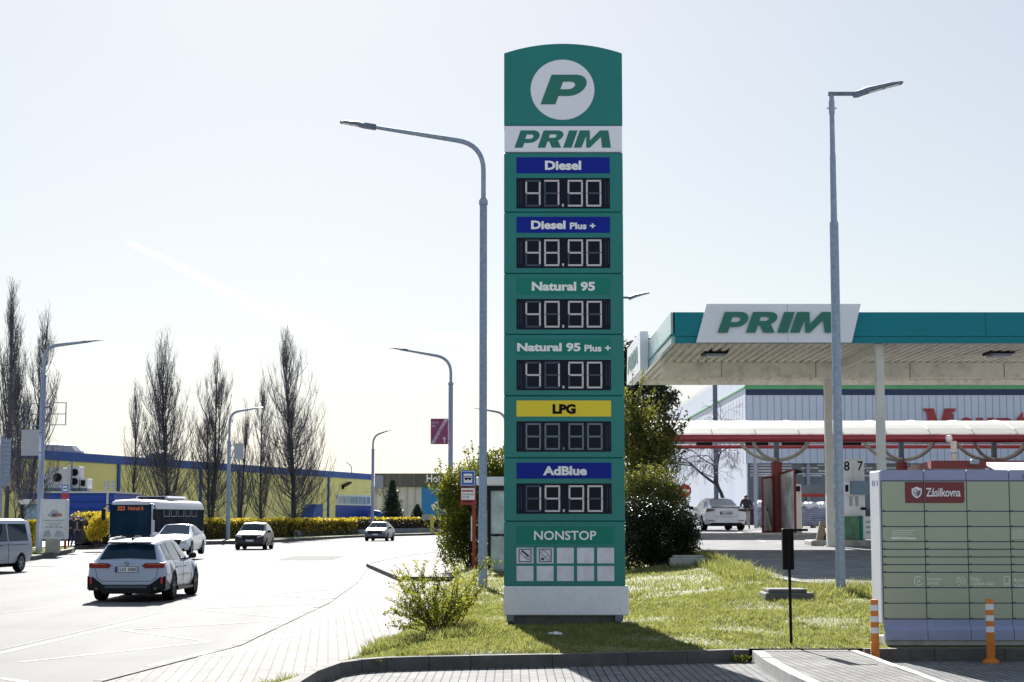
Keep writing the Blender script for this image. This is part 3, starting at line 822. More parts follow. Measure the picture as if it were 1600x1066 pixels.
# ------------------------------------------------------------ street lamps
def led_head(mb, p, d, L, w=.30, tilt=0.0):
    """flat LED head: p = where it begins, d = horizontal unit direction, L long"""
    d = Vector(d); s = Vector((-d.y, d.x, 0)); u = Vector((0, 0, 1))
    e = d * math.cos(tilt) + u * math.sin(tilt); v = u * math.cos(tilt) - d * math.sin(tilt)
    prof = [(0, .05, .05, .05), (.10, .07, .06, .05), (.14, .09, .05, .055), (.28, w / 2 * .8, .03, .075), (.75, w / 2, .0, .06), (.97, w / 2 * .8, -.0, .035), (1.0, w / 2 * .55, .005, .025)]
    base = len(mb.v)
    for t, hw_, lo, hi in prof:
        c = Vector(p) + e * (L * t)
        for sx, z in ((-1, -lo), (-1, hi * .6), (-.5, hi), (.5, hi), (1, hi * .6), (1, -lo)): mb.v.append(tuple(c + s * (hw_ * sx) + v * z))
    for i in range(len(prof) - 1):
        for k in range(6):
            a, b = base + 6 * i + k, base + 6 * i + (k + 1) % 6
            mb.f.append((a, b, b + 6, a + 6)); mb.m.append(0)
    mb.f.append(tuple(base + k for k in range(6))[::-1]); mb.m.append(0)
    mb.f.append(tuple(base + 6 * (len(prof) - 1) + k for k in range(6))); mb.m.append(0)
    dm = MB()
    for t0, t1 in ((.30, .60), (.64, .93)):
        q = []
        for t, sx in ((t0, -1), (t1, -1), (t1, 1), (t0, 1)):
            lo = .03 if t < .5 else .0
            q.append(Vector(p) + e * (L * t) + s * (w * .33 * sx) - v * (interp(t, [.28, .75, 1], [.03, 0, 0]) + .006))
        dm.face(q)
    return dm
def street_lamp(base, top_z, split_z, arm_dx, arm_dy, arm_rise, r0, label, head_L=.9, group='street lamps along the road', bend=.55, r1=None):
    base = Vector(base); r1 = r1 or r0 * .62
    rt = root('street_lamp', base, label, 'street lamp', group)
    mb = MB(); mb.tube([base + Vector((0, 0, z)) for z in (-.1, .02, 1.9, 1.92, split_z - base.z, split_z - base.z + .03)], [r0 * 1.12, r0 * 1.12, r0 * 1.1, r0, r0 * .93, r0 * .75], 14)
    mb.tube([(base.x, base.y, split_z - .12), (base.x, base.y, split_z - .02)], [r0 * 1.12, r0 * 1.12], 14)
    mb.build('pole', M_galv, rt, smooth=50)
    d = Vector((arm_dx, arm_dy, 0)); L = d.length; d.normalize()
    pts = [Vector((base.x, base.y, split_z)), Vector((base.x, base.y, top_z - bend))]
    slope = arm_rise / L
    e = (d + Vector((0, 0, slope))).normalized()
    corner = Vector((base.x, base.y, top_z))
    for k in range(1, 8):
        t = k / 8
        pts.append((1 - t) ** 2 * (corner - Vector((0, 0, bend))) + 2 * t * (1 - t) * corner + t * t * (corner + e * bend))
    end = corner + e * (L / d.dot(e))
    pts += [corner + e * bend, end]
    mb = MB(); mb.tube(pts, [r1] * (len(pts) - 1) + [r1 * .7], 10); mb.build('arm', M_galv, rt, smooth=50)
    mb = MB(); mb.box(end - e * .12, (.28, .12, .12), rz=math.atan2(d.y, d.x), ry=-math.atan(slope))
    dm = led_head(mb, end - e * .05, d, head_L, tilt=math.atan(slope) * .75)
    hd = mb.build('lamp_head', M_galv_dark, rt, smooth=40); dm.build('diffuser', M_led, hd)
    return rt
def lamp_from(px, Y, py_top, py_split, px_tip, py_tip, z0, r0, label, **k):
    t = at(px, py_top, Y); t2 = at(px_tip, py_tip, Y); sp = at(px, py_split, Y)
    hl = k.get('head_L', .9)
    dx = t2.x - t.x; dx2 = dx - math.copysign(hl * .95, dx); rise = (t2.z - t.z) * dx2 / dx
    return street_lamp((t.x, Y, z0), t.z, sp.z, dx2, k.pop('dy', 0), rise, r0, label, **k)
lamp_from(755.5, 39.0, 226, 312, 530, 190, .05, .092, 'tall galvanised street lamp with long curved arm beside the green price totem', bend=.62, head_L=.62)
LP = [lamp_from(69.5, 89, 542, 586, 161, 531, .05, .15, 'street lamp with two empty square frames and grey board at the left verge', bend=.7),
      lamp_from(359, 138, 645, 690, 412, 636, .02, .16, 'street lamp carrying one grey panel by the yellow hedge', bend=.8),
      lamp_from(583, 171, 681, 702, 618, 669, .02, .15, 'street lamp with grey panel at the end of the yellow building', bend=.8),
      lamp_from(704.5, 91, 560, 598, 605, 542, PLAT_Z, .13, 'street lamp carrying the purple Hornbach direction sign', bend=.8)]
lamp_from(790, 135, 646, 690, 738, 637, -.2, .15, 'distant street lamp with only its arm showing left of the green totem', bend=.8)
lamp_from(549.5, 262, 729, 745, 538, 720, .05, .12, 'small lamp rising behind the roof of the yellow building', bend=.5, head_L=.5, r1=.08)
# boards on the lamps
def board(rt, x0, x1, y0, y1, Y, name, m, side_px, thick=.05, letters=None):
    a, b = at(x0, y1, Y), at(x1, y0, Y)
    mb = MB(); mb.bx(a.x, b.x, Y - .16, Y - .16 + thick, a.z, b.z, bev=.02)
    o = mb.build(name, m, rt)
    mb = MB()
    for zz in (lerp(a.z, b.z, .12), lerp(a.z, b.z, .88)):
        mb.tube([(at(side_px, 600, Y).x, Y - .06, zz), ((b.x if abs(side_px - x1) < abs(side_px - x0) else a.x), Y - .13, zz)], .025, 6)
    mb.build('bracket', M_galv_dark, rt)
    return o, a, b
M_sign_back = mat('sign_board_grey', (.36, .37, .45), rough=.5, vary=.05)
board(LP[0], 34, 62.5, 671.5, 712.5, 88.7, 'board', M_sign_back, 68)
board(LP[1], 366, 381, 693, 718, 137.6, 'board', M_sign_back, 360)
board(LP[2], 586, 599, 743, 763.5, 170.5, 'board', M_sign_back, 583)
def frame(rt, x0, x1, ys_, Y, side):
    mb = MB(); a, b = at(x0, ys_[-1], Y), at(x1, ys_[0], Y)
    for yy in ys_:
        z = at(x0, yy, Y).z; mb.bx(a.x, b.x, Y - .03, Y + .01, z - .02, z + .02)
    for x in (a.x, b.x): mb.bx(x - .022, x + .022, Y - .034, Y + .014, a.z - .02, b.z + .02)
    for yy in (ys_[0] + 7, ys_[-1] - 7):
        z = at(x0, yy, Y).z; mb.tube([(at(side, 600, Y).x, Y, z), ((a.x if side < x0 else b.x), Y, z)], .04, 6)
    mb.build('banner_frame', M_galv_dark, rt)
frame(LP[0], 77.5, 103.5, (629.5, 647, 664), 88.9, 71)
frame(LP[0], 40, 63, (631, 648, 665), 89.2, 69)
o, a, b = board(LP[3], 673, 700.5, 654.5, 694.5, 90.6, 'direction_sign', mat('purple_sign', (.23, .035, .13), rough=.45, vary=.06), 705)
yb_ = 90.6 - .166
def sx_(u): return lerp(a.x, b.x, u)
def sz_(v): return lerp(a.z, b.z, v)
mb = MB()
mb.flat(text2d('Lipová', .01), sx_(.06), sz_(.80), (b.x - a.x) * .38, (b.z - a.z) * .085, yb_)
mb.flat(text2d('261', .01), sx_(.06), sz_(.68), (b.x - a.x) * .22, (b.z - a.z) * .075, yb_)
arw = [(.76, .05), (.76, .2), (.68, .2), (.78, .3), (.88, .2), (.82, .2), (.82, .05)]
mb.prism([(sx_(u - .0), sz_(v)) for u, v in arw], yb_ - .002, yb_)
mb.face([(sx_(u), yb_, sz_(v)) for u, v in ((.02, .03), (.2, .03), (.98, .97), (.8, .97))])
mb.build('sign_face', mat('sign_pale', (.62, .56, .60), rough=.5, vary=.04), o)
p0, p1 = Vector((sx_(.115), sz_(.05))), Vector((sx_(.90), sz_(.95)))
t_ = (p1 - p0); Lh = t_.length; t_.normalize(); n_ = Vector((-t_.y, t_.x))
vs, fs, (ax, ay, bx2, by2) = text2d('HORNBACH', .012)
mb = MB(); hh = .13
mb.add([((p0 + t_ * (.04 + (vx - ax) / (bx2 - ax) * Lh * .9) + n_ * ((vy - ay) / (by2 - ay) - .5) * hh).x, yb_ - .004, (p0 + t_ * (.04 + (vx - ax) / (bx2 - ax) * Lh * .9) + n_ * ((vy - ay) / (by2 - ay) - .5) * hh).y) for vx, vy in vs], fs)
mb.build('lettering', mat('sign_ink', (.12, .02, .08), rough=.5, vary=.05), o)

# forecourt lamps with a flat head on a short arm
def yard_lamp(px_b, py_b, px_t, py_t, Y, split, tip, label, r0):
    b = at(px_b, py_b, Y); t = at(px_t, py_t, Y); x = (b.x + t.x) / 2
    z0 = b.z
    rt = root('yard_lamp', (x, Y, z0), label, 'street lamp', 'lamps of the filling station')
    zs_ = at(px_t, split, Y).z
    mb = MB(); mb.tube([(x, Y, z0 - .15), (x, Y, 2.0 + z0), (x, Y, zs_ - .05), (x, Y, zs_)], [r0, r0 * .97, r0 * .93, r0 * .72], 16)
    m2 = lerp(zs_, t.z, .52)
    mb.tube([(x, Y, zs_ - .05), (x, Y, m2), (x, Y, m2 + .02), (x, Y, t.z)], [r0 * .68, r0 * .62, r0 * .55, r0 * .5], 14)
    mb.tube([(x, Y, t.z - .35), (x, Y, t.z - .12)], r0 * .62, 12)
    mb.tube([(x - .09, Y, t.z - .25), (x + .09, Y, t.z - .25)], .012, 6)
    mb.build('pole', M_galv, rt, smooth=50)
    tp = at(tip[0], tip[1], Y)
    L = tp.x - x
    mb = MB(); mb.box((x + L * .18 - .02, Y, t.z + .015), (L * .36 + .08, .07, .06)); mb.build('arm', M_galv_dark, rt)
    mb = MB(); dm = led_head(mb, Vector((x + L * .30, Y, t.z + .0)), (1, 0, 0), L * .71, w=.3, tilt=R(13)); h = mb.build('lamp_head', M_galv_dark, rt, smooth=40)
    dm.build('diffuser', M_led, h)
    return rt
yard_lamp(1313, 922, 1300, 148, 30.5, 345, (1411, 133), 'tall blue grey lamp post with flat head standing before the canopy', .086)
yard_lamp(972, 880, 966, 466, 52, 560, (1015, 458), 'yard lamp mostly behind the green totem with only its flat head visible', .085)
# ------------------------------------------------------------ filling station canopy
M_fascia = mat('teal_fascia', (.003, .20, .25), rough=.35, vary=.05, scale=.6, spec=.2)
M_soffit = mat('corrugated_soffit', (.80, .76, .68), rough=.6, vary=.10, scale=1.2, dirt=((.25, .21, .16), 2.0, .45))
M_beam = mat('cream_beam', (.84, .80, .70), rough=.6, vary=.10, scale=2, dirt=((.25, .2, .14), 3.0, .5))
CY0, CY1 = 45.0, 58.0
zs_ = at(1200, 535, CY0).z; zt_ = at(1200, 488, CY0).z
CX0 = at(1052, 535, CY0).x; CX1 = 19.0
canopy = root('station_canopy', (at(1375, 600, 45.6).x, 45.6, z_fore(45.6)), 'filling station canopy with teal fascia and corrugated underside on white columns', 'canopy')
mb = MB()
mb.bx(CX0, CX1, CY0, CY0 + .10, at(1200, 526, CY0).z + .012, zt_); mb.bx(CX0 + .01, CX1, CY0 + .02, CY0 + .11, zs_ - .02, at(1200, 526, CY0).z)
mb.bx(CX1 - .1, CX1, CY0 + .115, CY1, zs_ - .02, zt_)
for x in (8.0, 12.4, 16.8): mb.bx(x, x + .012, CY0 - .004, CY0, at(1200, 525, CY0).z + .02, zt_ - .01, 1)
mb.build('fascia', [M_fascia, M_seam_dark], canopy)
M_pale = mat('pale_side_panel', (.30, .45, .46), rough=.2, vary=.12, scale=1.5)
mb = MB(); mb.bx(CX0 - .06, CX0 + .04, CY0 + .0, CY1, zs_ + .22, zt_ - .004, 0); mb.bx(CX0 - .05, CX0 + .05, CY0 + .02, CY1, zs_ - .02, zs_ + .16, 0)
mb.bx(CX0 - .09, CX0 + .05, CY0 + .01, CY1, zs_ + .16, zs_ + .21, 1)
mb.build('side_fascia', [M_pale, M_fascia], canopy)
mb = MB(); mb.bx(CX0 + .06, CX1 - .11, CY1 - .1, CY1, zs_ - .14, zt_); mb.build('rear_fascia', M_beam, canopy)
mb = MB(); mb.bx(CX0 + .05, CX1 - .11, CY0 + .12, CY1 - .11, zs_ + .16, zs_ + .22); mb.build('roof', mat('roof_sheet', (.3, .31, .33), rough=.6), canopy)
# corrugation
mb = MB(); x = CX0 + .06; prof = []
p = .235
while x < CX1 - .12:
    prof += [(x, zs_ + .11), (x + p * .30, zs_ + .11), (x + p * .42, zs_ + .02), (x + p * .88, zs_ + .02)]; x += p
for (xa, za), (xb, zb) in zip(prof[:-1], prof[1:]): mb.face([(xa, CY0 + .12, za), (xa, CY1 - .12, za), (xb, CY1 - .12, zb), (xb, CY0 + .12, zb)])
for x in np.arange(CX0 + 1.5, CX1, 1.41):                     # screw rows
    for y in np.arange(CY0 + .5, CY1, .42): mb.box((x, y, zs_ + .016), (.035, .035, .012), 1)
mb.build('soffit', [M_soffit, M_galv_dark], canopy)
mb = MB(); mb.bx(CX0 + .25, CX1 - .2, 51.2, 51.42, at(1200, 590.5, 51.2).z, zs_ + .015)
for x in np.arange(CX0 + 2, CX1, 2.8): mb.bx(x, x + .02, 51.19, 51.2, at(1200, 590, 51.2).z, zs_, 1)
mb.build('cross_beam', [M_beam, mat('rust_mark', (.3, .2, .11), rough=.8)], canopy)
fcx = at(1375.5, 650, 45.6).x; rcx = at(1296.5, 650, 51.6).x
mb = MB(); mb.bx(fcx - .07, fcx + .07, 45.9, 51.18, zs_ - .22, zs_ + .012); mb.bx(rcx - .12, fcx + .12, 51.43, 51.65, zs_ - .3, zs_ + .012); mb.build('girder', M_offwhite, canopy)
for cx, cy, w in ((fcx, 45.6, .215), (rcx, 51.85, .22), (fcx + 7.4, 45.6, .215), (rcx + 7.4, 51.85, .22)):
    mb = MB(); mb.bx(cx - w / 2, cx + w / 2, cy - w / 2, cy + w / 2, z_fore(cy) - .1, zs_ + .014, bev=.012)
    mb.bx(cx - w / 2 - .05, cx + w / 2 + .05, cy - w / 2 - .05, cy + w / 2 + .05, z_fore(cy), z_fore(cy) + .03)
    mb.build('column', M_offwhite, canopy)
for px in (1115.5, 1558.5, ):
    Y = 48.2; x = at(px, 555, Y).x
    mb = MB(); mb.box((x, Y - .1, zs_ + .0), (.66, .9, .07), 1); mb.box((x, Y - .15, zs_ - .045), (.50, .62, .10), 0); mb.box((x, Y - .15, zs_ - .10), (.42, .5, .02), 2)
    mb.build('light_fixture', [M_galv, M_black, M_led], canopy)
# name boards
sgb = MB(); Ys = CY0 - .14
pts = [(at(px, py, Ys).x, at(px, py, Ys).z) for px, py in ((1088, 535), (1331, 535), (1345, 475), (1104, 475))]
sgb.prism(pts, Ys, CY0 - .005); sg = sgb.build('name_board', M_white_panel, canopy)
sgb = MB()
for px in (1230,): sgb.bx(at(px, 500, Ys).x, at(px, 500, Ys).x + .012, Ys - .003, Ys + .01, pts[0][1] + .02, pts[2][1] - .02)
sgb.build('panel_joint', mat('joint_grey', (.4, .4, .45)), sg)
mb = MB(); a, b = at(1121, 520.5, Ys), at(1304.5, 488, Ys); mb.flat(PRIM, a.x, a.z, b.x - a.x, b.z - a.z, Ys - .06)
vs = list(mb.v); mb.build('lettering', M_logo_green, sg)
sgb = MB(); xs_ = CX0 - .32
zb_, zt2 = zs_ - .10, zs_ + 1.08
sgb.prism([(52.4, zb_), (58.6, zb_), (58.2, zt2), (52.4, zt2)], xs_, CX0 - .07, plane='YZ'); sg = sgb.build('name_board', M_white_panel, canopy)
mb = MB(); mb.flat(PRIM, 0, zb_ + .3, 4.6, .55, 0, fn=lambda q: (xs_ - .012, 58.0 - q[0], q[2])); mb.build('lettering', M_logo_green, sg)

# ------------------------------------------------------------ pumps on their island
IY = 53.0
iz = z_fore(IY)
mb = MB(); a = at(1268, 862, 52.3)
M_isl_k = M_kerb
isl = root('pump_island', (a.x + 4, 52.9, iz), 'low concrete pump island with rounded kerb under the canopy', 'pump island')
mb = MB(); mb.bx(a.x, a.x + 9.5, 52.3, 53.6, iz - .1, iz + .16, bev=.04); mb.build('kerb', M_concrete, isl)
def dispenser(px, label, full=True):
    c = at(px, 855, IY); x = c.x
    M_w = M_white
    rt = root('fuel_dispenser', (x, IY, iz + .16), label, 'fuel pump', None)
    zz = iz + .16
    zT = at(px, 718, IY).z
    w = .66
    mb = MB(); mb.bx(x - w / 2, x + w / 2, IY - .2, IY + .3, zz, zT, bev=.015)
    mb.bx(x - .02, x - .012, IY - .204, IY - .2, zz + 1.3, zT - .1, 1); mb.build('cabinet', [M_w, M_sign_back], rt)
    z1, z2 = at(px, 773, IY).z, at(px, 752, IY).z
    mb = MB(); mb.bx(x - .14, x + .40, IY - .42, IY - .203, z1, z2, 0, bev=.01); mb.bx(x - .36, x - .145, IY - .38, IY - .203, z1, z2, 1, bev=.01)
    mb.bx(x - .30, x - .20, IY - .384, IY - .38, z1 + .08, z2 - .12, 2)
    mb.build('display_box', [mat('display_box_blue', (.16, .24, .33), rough=.4), M_w, M_display], rt)
    z3, z4 = at(px, 852, IY).z, at(px, 807, IY).z
    mb = MB(); mb.bx(x - .36, x + .12, IY - .40, IY - .203, zz, z4, 0, bev=.01); mb.bx(x + .125, x + .20, IY - .44, IY - .203, zz, z4 + .02, 1)
    mb.build('lower_panel', [mat('green_film', (.02, .14, .07), rough=.12, vary=.6, scale=3.5), M_green_label], rt)
    mb = MB(); mb.bx(x + .205, x + .58, IY - .42, IY - .203, zz + .02, z4, bev=.01)
    for k in range(3): mb.bx(x + .30, x + .50, IY - .424, IY - .42, z4 - .2 - k * .16, z4 - .13 - k * .16, 1)
    mb.build('notice_panel', [M_w, M_sign_back], rt)
    zn = at(px, 791, IY).z
    mb = MB()
    for k in (-.1, .08): mb.bx(x + k - .05, x + k + .05, IY - .206, IY - .2, zn, at(px, 776, IY).z, 0)
    mb.bx(x + .2, x + .36, IY - .26, IY - .2, at(px, 797, IY).z, at(px, 793, IY).z, 1)
    mb.build('nozzle_slot', [M_sign_back, M_black], rt)
    mb = MB()
    for d, u in (('8', -.29), ('7', .12)):
        mb.flat(text2d(d, .012), x + u, at(px, 736, IY).z, .17, .29, IY - .206)
    mb.build('pump_number', M_text_black, rt)
    return rt
dispenser(1334, 'white fuel pump numbered 8 and 7 with green film on its lower panel')
# slim pump with hoses beside the column
c = at(1303, 855, IY); x = c.x + .02
rt = root('fuel_dispenser', (x, IY - .1, iz + .16), 'slim white fuel pump with black hoses behind the tall blue grey lamp post', 'fuel pump')
mb = MB(); mb.bx(x - .14, x + .24, IY - .25, IY + .15, iz + .16, at(1303, 757, IY).z, bev=.02); mb.build('cabinet', M_white, rt)
mb = MB(); mb.bx(x - .1, x + .04, IY - .256, IY - .25, at(1303, 779, IY).z, at(1303, 763, IY).z); mb.build('display', M_display, rt)
for k in range(3):
    mb = MB(); o = .03 * k
    pts = [at(1303 + 1.5 * k, 786 + 3 * k, IY - .32), at(1309, 800, IY - .42), at(1307 - k, 818, IY - .5), at(1296 - 3 * k, 836, IY - .5), at(1296 - 3 * k, 848, IY - .45), at(1304 - k, 853, IY - .4), at(1310, 845, IY - .3)]
    q = []
    for i in range(len(pts) - 1):
        for t in (0, .33, .66):
            p0, p1, p2, p3 = pts[max(0, i - 1)], pts[i], pts[i + 1], pts[min(len(pts) - 1, i + 2)]
            q.append(.5 * ((2 * p1) + (p2 - p0) * t + (2 * p0 - 5 * p1 + 4 * p2 - p3) * t * t + (3 * p1 - p0 - 3 * p2 + p3) * t ** 3))
    mb.tube(q + [pts[-1]], .022, 7); mb.build('hose', M_rubber, rt, smooth=True)
mb = MB(); mb.box(at(1302, 787, IY - .33), (.10, .10, .3), ry=.4); mb.tube([at(1302, 787, IY - .33), at(1306, 797, IY - .35)], .03, 6); mb.build('nozzle', M_black, rt)
# wheel chock like board at the island end
a = at(1286, 852, 52.4)
rt = root('wooden_board', tuple(a), 'narrow brown board leaning at the end of the pump island', 'board')
mb = MB(); mb.prism([(a.x - .17, iz + .16), (a.x + .17, iz + .16), (a.x + .06, iz + .72), (a.x - .04, iz + .72)], 52.6, 52.7); mb.build('plank', mat('worn_wood', (.22, .18, .14), rough=.8, vary=.3), rt)

# ------------------------------------------------------------ self service bay with barrel roof
VY0, VY1 = 64.0, 72.0
M_red = mat('red_steel', (.24, .02, .032), rough=.4, vary=.10, scale=2)
M_red_dull = mat('red_post', (.17, .025, .03), rough=.5, vary=.12, scale=2)
M_poly = mat('polycarbonate', (.80, .80, .78), rough=.35, vary=.03, scale=1)
def translucent(name, col, f):
    m = mat(name, col, rough=.4, vary=.03)
    n, l = m.node_tree.nodes, m.node_tree.links
    tr = n.new('ShaderNodeBsdfTranslucent'); tr.inputs['Color'].default_value = tuple(col) + (1,)
    ms = n.new('ShaderNodeMixShader'); ms.inputs[0].default_value = f
    l.new(n['Principled BSDF'].outputs[0], ms.inputs[1]); l.new(tr.outputs[0], ms.inputs[2]); l.new(ms.outputs[0], n['Material Output'].inputs['Surface'])
    return m
M_polyt = translucent('polycarbonate_sheet', (.82, .81, .77), .5)
vx0, vx1 = at(960, 690, VY0).x, 27.0
ze = at(1200, 690, VY0).z
bay = root('bay_roof', (at(1213, 690, 66).x, 66, z_fore(66)), 'long white barrel roof with red eaves over the self service bays', 'shelter')
mb = MB(); n = 12; rise = at(1200, 659, 68).z - ze - .28
ring = [(VY0 + .1 + (VY1 - VY0 - .2) * k / n, ze + .28 + rise * math.sin(math.pi * k / n) ** .8) for k in range(n + 1)]
for (ya, za), (yb, zb) in zip(ring[:-1], ring[1:]): mb.face([(vx0, ya, za), (vx1, ya, za), (vx1, yb, zb), (vx0, yb, zb)])
for (ya, za), (yb, zb) in zip(ring[:-1], ring[1:]): mb.face([(vx0, ya, za + .02), (vx1, ya, za + .02), (vx1, yb, zb + .02), (vx0, yb, zb + .02)][::-1])
mb.build('roof_sheet', M_polyt, bay, smooth=True)
mb = MB()
for x in np.arange(vx0 + .4, vx1, 1.62):
    mb.tube([(x, y, z - .06) for y, z in ring], .05, 6); mb.tube([(x, y, z + .03) for y, z in ring], .014, 5)
mb.build('rib', mat('pale_rib', (.55, .54, .5), rough=.5), bay, smooth=True)
for y in (VY0, VY1):
    mb = MB(); mb.tube([(vx0 - .1, y, ze + .12), (vx1, y, ze + .12)], .15 if y < 66 else .08, 14); mb.build('eave_tube', M_red, bay, smooth=40)
mb = MB(); mb.bx(vx0, vx1, VY1 - 1.3, VY1 - 1.2, ze + .18, ze + .30); mb.build('gutter', M_galv, bay)
for px0, px1 in ((1088, 1113), (1165, 1200), (1222, 1258), (1300, 1345)):
    a, b = at(px0, 695, VY1 - 1.6), at(px1, 695, VY1 - 1.6)
    mb = MB(); mb.bx(a.x, b.x, VY1 - 1.7, VY1 - 1.5, ze + .12, ze + .24); mb.build('lamp_tube', M_black, bay)
def vac_post(px, label, lo=True, posx=None):
    Y = 66.0; x = at(px, 700, Y).x; z0 = z_fore(Y); zr = at(px, 722, Y).z
    rt = root('vacuum_post', (x, Y, z0), label, 'vacuum post', 'red posts of the self service bays')
    mb = MB(); mb.tube([(x, Y, z0 - .05), (x, Y, zr - .25), (x, Y, zr - .22), (x, Y, zr)], [.21, .21, .22, .22], 16); mb.build('lower_post', M_red_dull, rt, smooth=40)
    mb = MB(); mb.bx(x - .09, x + .09, Y - .09, Y + .09, zr, ze + .3); mb.build('upper_post', M_galv_dark, rt)
    for sx, dy in ((1, -1), (1, .4), (-1, -1), (-1, .4)):
        mb = MB(); w = 1.05 + .28 * (dy > 0); h = ze + .15 - zr
        pts = [Vector((x + sx * w * math.sin(t * math.pi / 2) ** 1.0 * (1 if t < 1 else 1) + sx * .05, Y + dy * (.4 + .9 * t), zr + .08 + (h + .2) * (1 - math.cos(t * math.pi / 2)) ** 1.0)) for t in np.linspace(0, 1, 12)]
        mb.tube(pts, .065, 8); mb.build('hose', mat('grey_hose', (.33, .33, .31), rough=.5), rt, smooth=True)
    return rt
vac_post(1213, 'red vacuum post beside the dirty glass partitions of the service bay')
vac_post(1408, 'red vacuum post between the white canopy column and the kiosk roof')
vac_post(1553, 'vacuum post rising above the kiosk roof behind the parcel lockers')
a = at(1490.5, 700, 62.8)
wp = root('white_pole', (a.x, 62.8, z_fore(62.8)), 'round white banded pole under the barrel roof above the kiosk', 'pole')
mb = MB(); mb.tube([(a.x, 62.8, z_fore(62.8)), (a.x, 62.8, ze - .04)], .105, 14)
mb.build('shaft', M_offwhite, wp, smooth=40)
mb = MB(); mb.tube([(a.x, 62.8, at(1490, 709, 62.8).z), (a.x, 62.8, at(1490, 707, 62.8).z)], .12, 14); mb.build('clamp', M_galv, wp)
a = at(1483, 687, 63.6)
cm = root('dome_camera', tuple(a), 'small white dome camera hanging from the red eave', 'camera')
mb = MB(); mb.lathe([(.02, .16), (.1, .14), (.13, .02), (.11, -.06), (.05, -.11)], tuple(a), 14); mb.build('housing', M_white, cm, smooth=40)
# partitions
M_partition = translucent('dirty_partition', (.50, .50, .47), .35)
def partition(p0, p1, zt0, zt1, zb, label, door=False):
    rt = root('glass_partition', tuple(p0), label, 'partition', 'glass partitions of the service bay')
    p0, p1 = Vector(p0), Vector(p1); d = (p1 - p0); d.z = 0
    nn = Vector((-d.y, d.x, 0)).normalized() * .02
    def P(u, z): q = p0 + d * u; return Vector((q.x, q.y, z))
    mb = MB(); q = [P(.02, zb + .08), P(.98, zb + .08), P(.98, zt1 - .06), P(.02, zt0 - .06)]
    mb.add([v + nn * .3 for v in q] + [v - nn * .3 for v in q], [(0, 1, 2, 3), (7, 6, 5, 4)]); mb.build('pane', mat('grimy_pane', (.55, .56, .56), rough=.35, vary=.3, scale=1.2, dirt=((.05, .055, .06), .9, .9)), rt)
    mb = MB()
    for a, b in ((P(0, zb), P(0, zt0)), (P(1, zb), P(1, zt1)), (P(0, zt0), P(1, zt1)), (P(0, zb + .05), P(1, zb + .05))): mb.tube([a, b], .045, 4)
    mb.build('frame', M_red_dull, rt)
    return rt
z0 = z_fore(66)
partition((at(1217, 826, 66.3).x, 66.3, z0), (at(1243, 826, 63.2).x, 63.2, z_fore(63.2)), at(1217, 741, 66.3).z, at(1243, 733, 63.2).z, z_fore(64) + .05, 'dirty glass partition in red frame right of the red post')
partition((at(1192, 826, 64.8).x, 64.8, z_fore(64.8)), (at(1208, 826, 65.9).x, 65.9, z0), at(1192, 747, 64.8).z, at(1208, 745, 65.9).z, z_fore(64) + .05, 'clean pale partition in red frame left of the red post')
a = at(1246, 737, 63.2)
rt = root('floodlight', tuple(a), 'black floodlight on the corner of the dirty glass partition', 'floodlight')
mb = MB(); mb.box(a + Vector((-.02, 0, 0)), (.14, .16, .16), bev=.02); mb.box(a + Vector((.08, -.03, -.01)), (.14, .12, .1), ry=.2, bev=.02); mb.build('housing', M_black, rt)
mb = MB(); mb.box(a + Vector((-.09, 0, -.05)), (.05, .05, .2)); mb.build('bracket', M_black, rt)
rt = root('bay_kerb', (at(1220, 829, 64).x, 64, z_fore(64)), 'pale raised kerb under the red posts of the service bays', 'kerb')
mb = MB(); mb.bx(at(1170, 829, 64).x, at(1262, 829, 64).x, 62.9, 67.4, z_fore(62.9) - .1, z_fore(64) + .06, bev=.03); mb.build('slab', M_concrete, rt)
a = at(1200, 800, 65); 
rt = root('brush', (a.x, 65.2, z0 + .08), 'long handled brush leaning against the red vacuum post', 'brush')
mb = MB(); mb.tube([(at(1204, 828, 65.2).x, 65.2, z0 + .06), (at(1198, 800, 65.3).x, 65.3, at(1198, 797, 65.3).z)], .022, 6); mb.build('handle', mat('pale_handle', (.5, .45, .4)), rt)
mb = MB(); mb.box(at(1197.5, 796, 65.3), (.12, .1, .14)); mb.build('head', M_black, rt)
# payment terminal
rt = root('payment_terminal', (at(1246.5, 827, 68).x, 68, z_fore(68)), 'slim white payment machine with black screen beside the wrapped pallets', 'machine')
a, b = at(1242.5, 828, 68), at(1251, 757, 68)
mb = MB(); mb.bx(a.x, b.x, 67.8, 68.2, z_fore(68), b.z, bev=.03); mb.build('cabinet', M_offwhite, rt)
a, b = at(1243.5, 768, 67.8), at(1250, 760, 67.8); mb = MB(); mb.bx(a.x, b.x, 67.78, 67.81, a.z, b.z); mb.build('screen', M_display, rt)

# ------------------------------------------------------------ kiosk and awning behind the lockers
rt = root('kiosk', (18, 61, z_fore(61)), 'low grey kiosk with red roof edge behind the parcel lockers', 'kiosk')
fp = [(at(1457, 720, 61).x, 61), (30, 61), (30, 72), (at(1418, 731, 71).x, 71)]
zk = at(1457, 720, 61).z
mb = MB(); mb.prism(fp, z_fore(61) - .1, zk - .28, plane='XY'); mb.build('wall', mat('kiosk_render', (.36, .37, .40), rough=.8, vary=.08), rt)
fo = [(fp[0][0] - .08, 60.9), (30.1, 60.9), (30.1, 72.1), (fp[3][0] - .1, 71.1)]
mb = MB(); mb.prism(fo, zk - .28, zk, plane='XY'); mb.build('roof', M_red_dull, rt)
a = at(1523, 722, 60.7)
rt = root('wall_lamp_box', tuple(a), 'small grey box fixed to the red roof edge of the kiosk', 'box')
mb = MB(); mb.box(a, (.28, .2, .18), bev=.02); mb.build('housing', M_galv, rt)
ya, yb = 25.2, 27.0
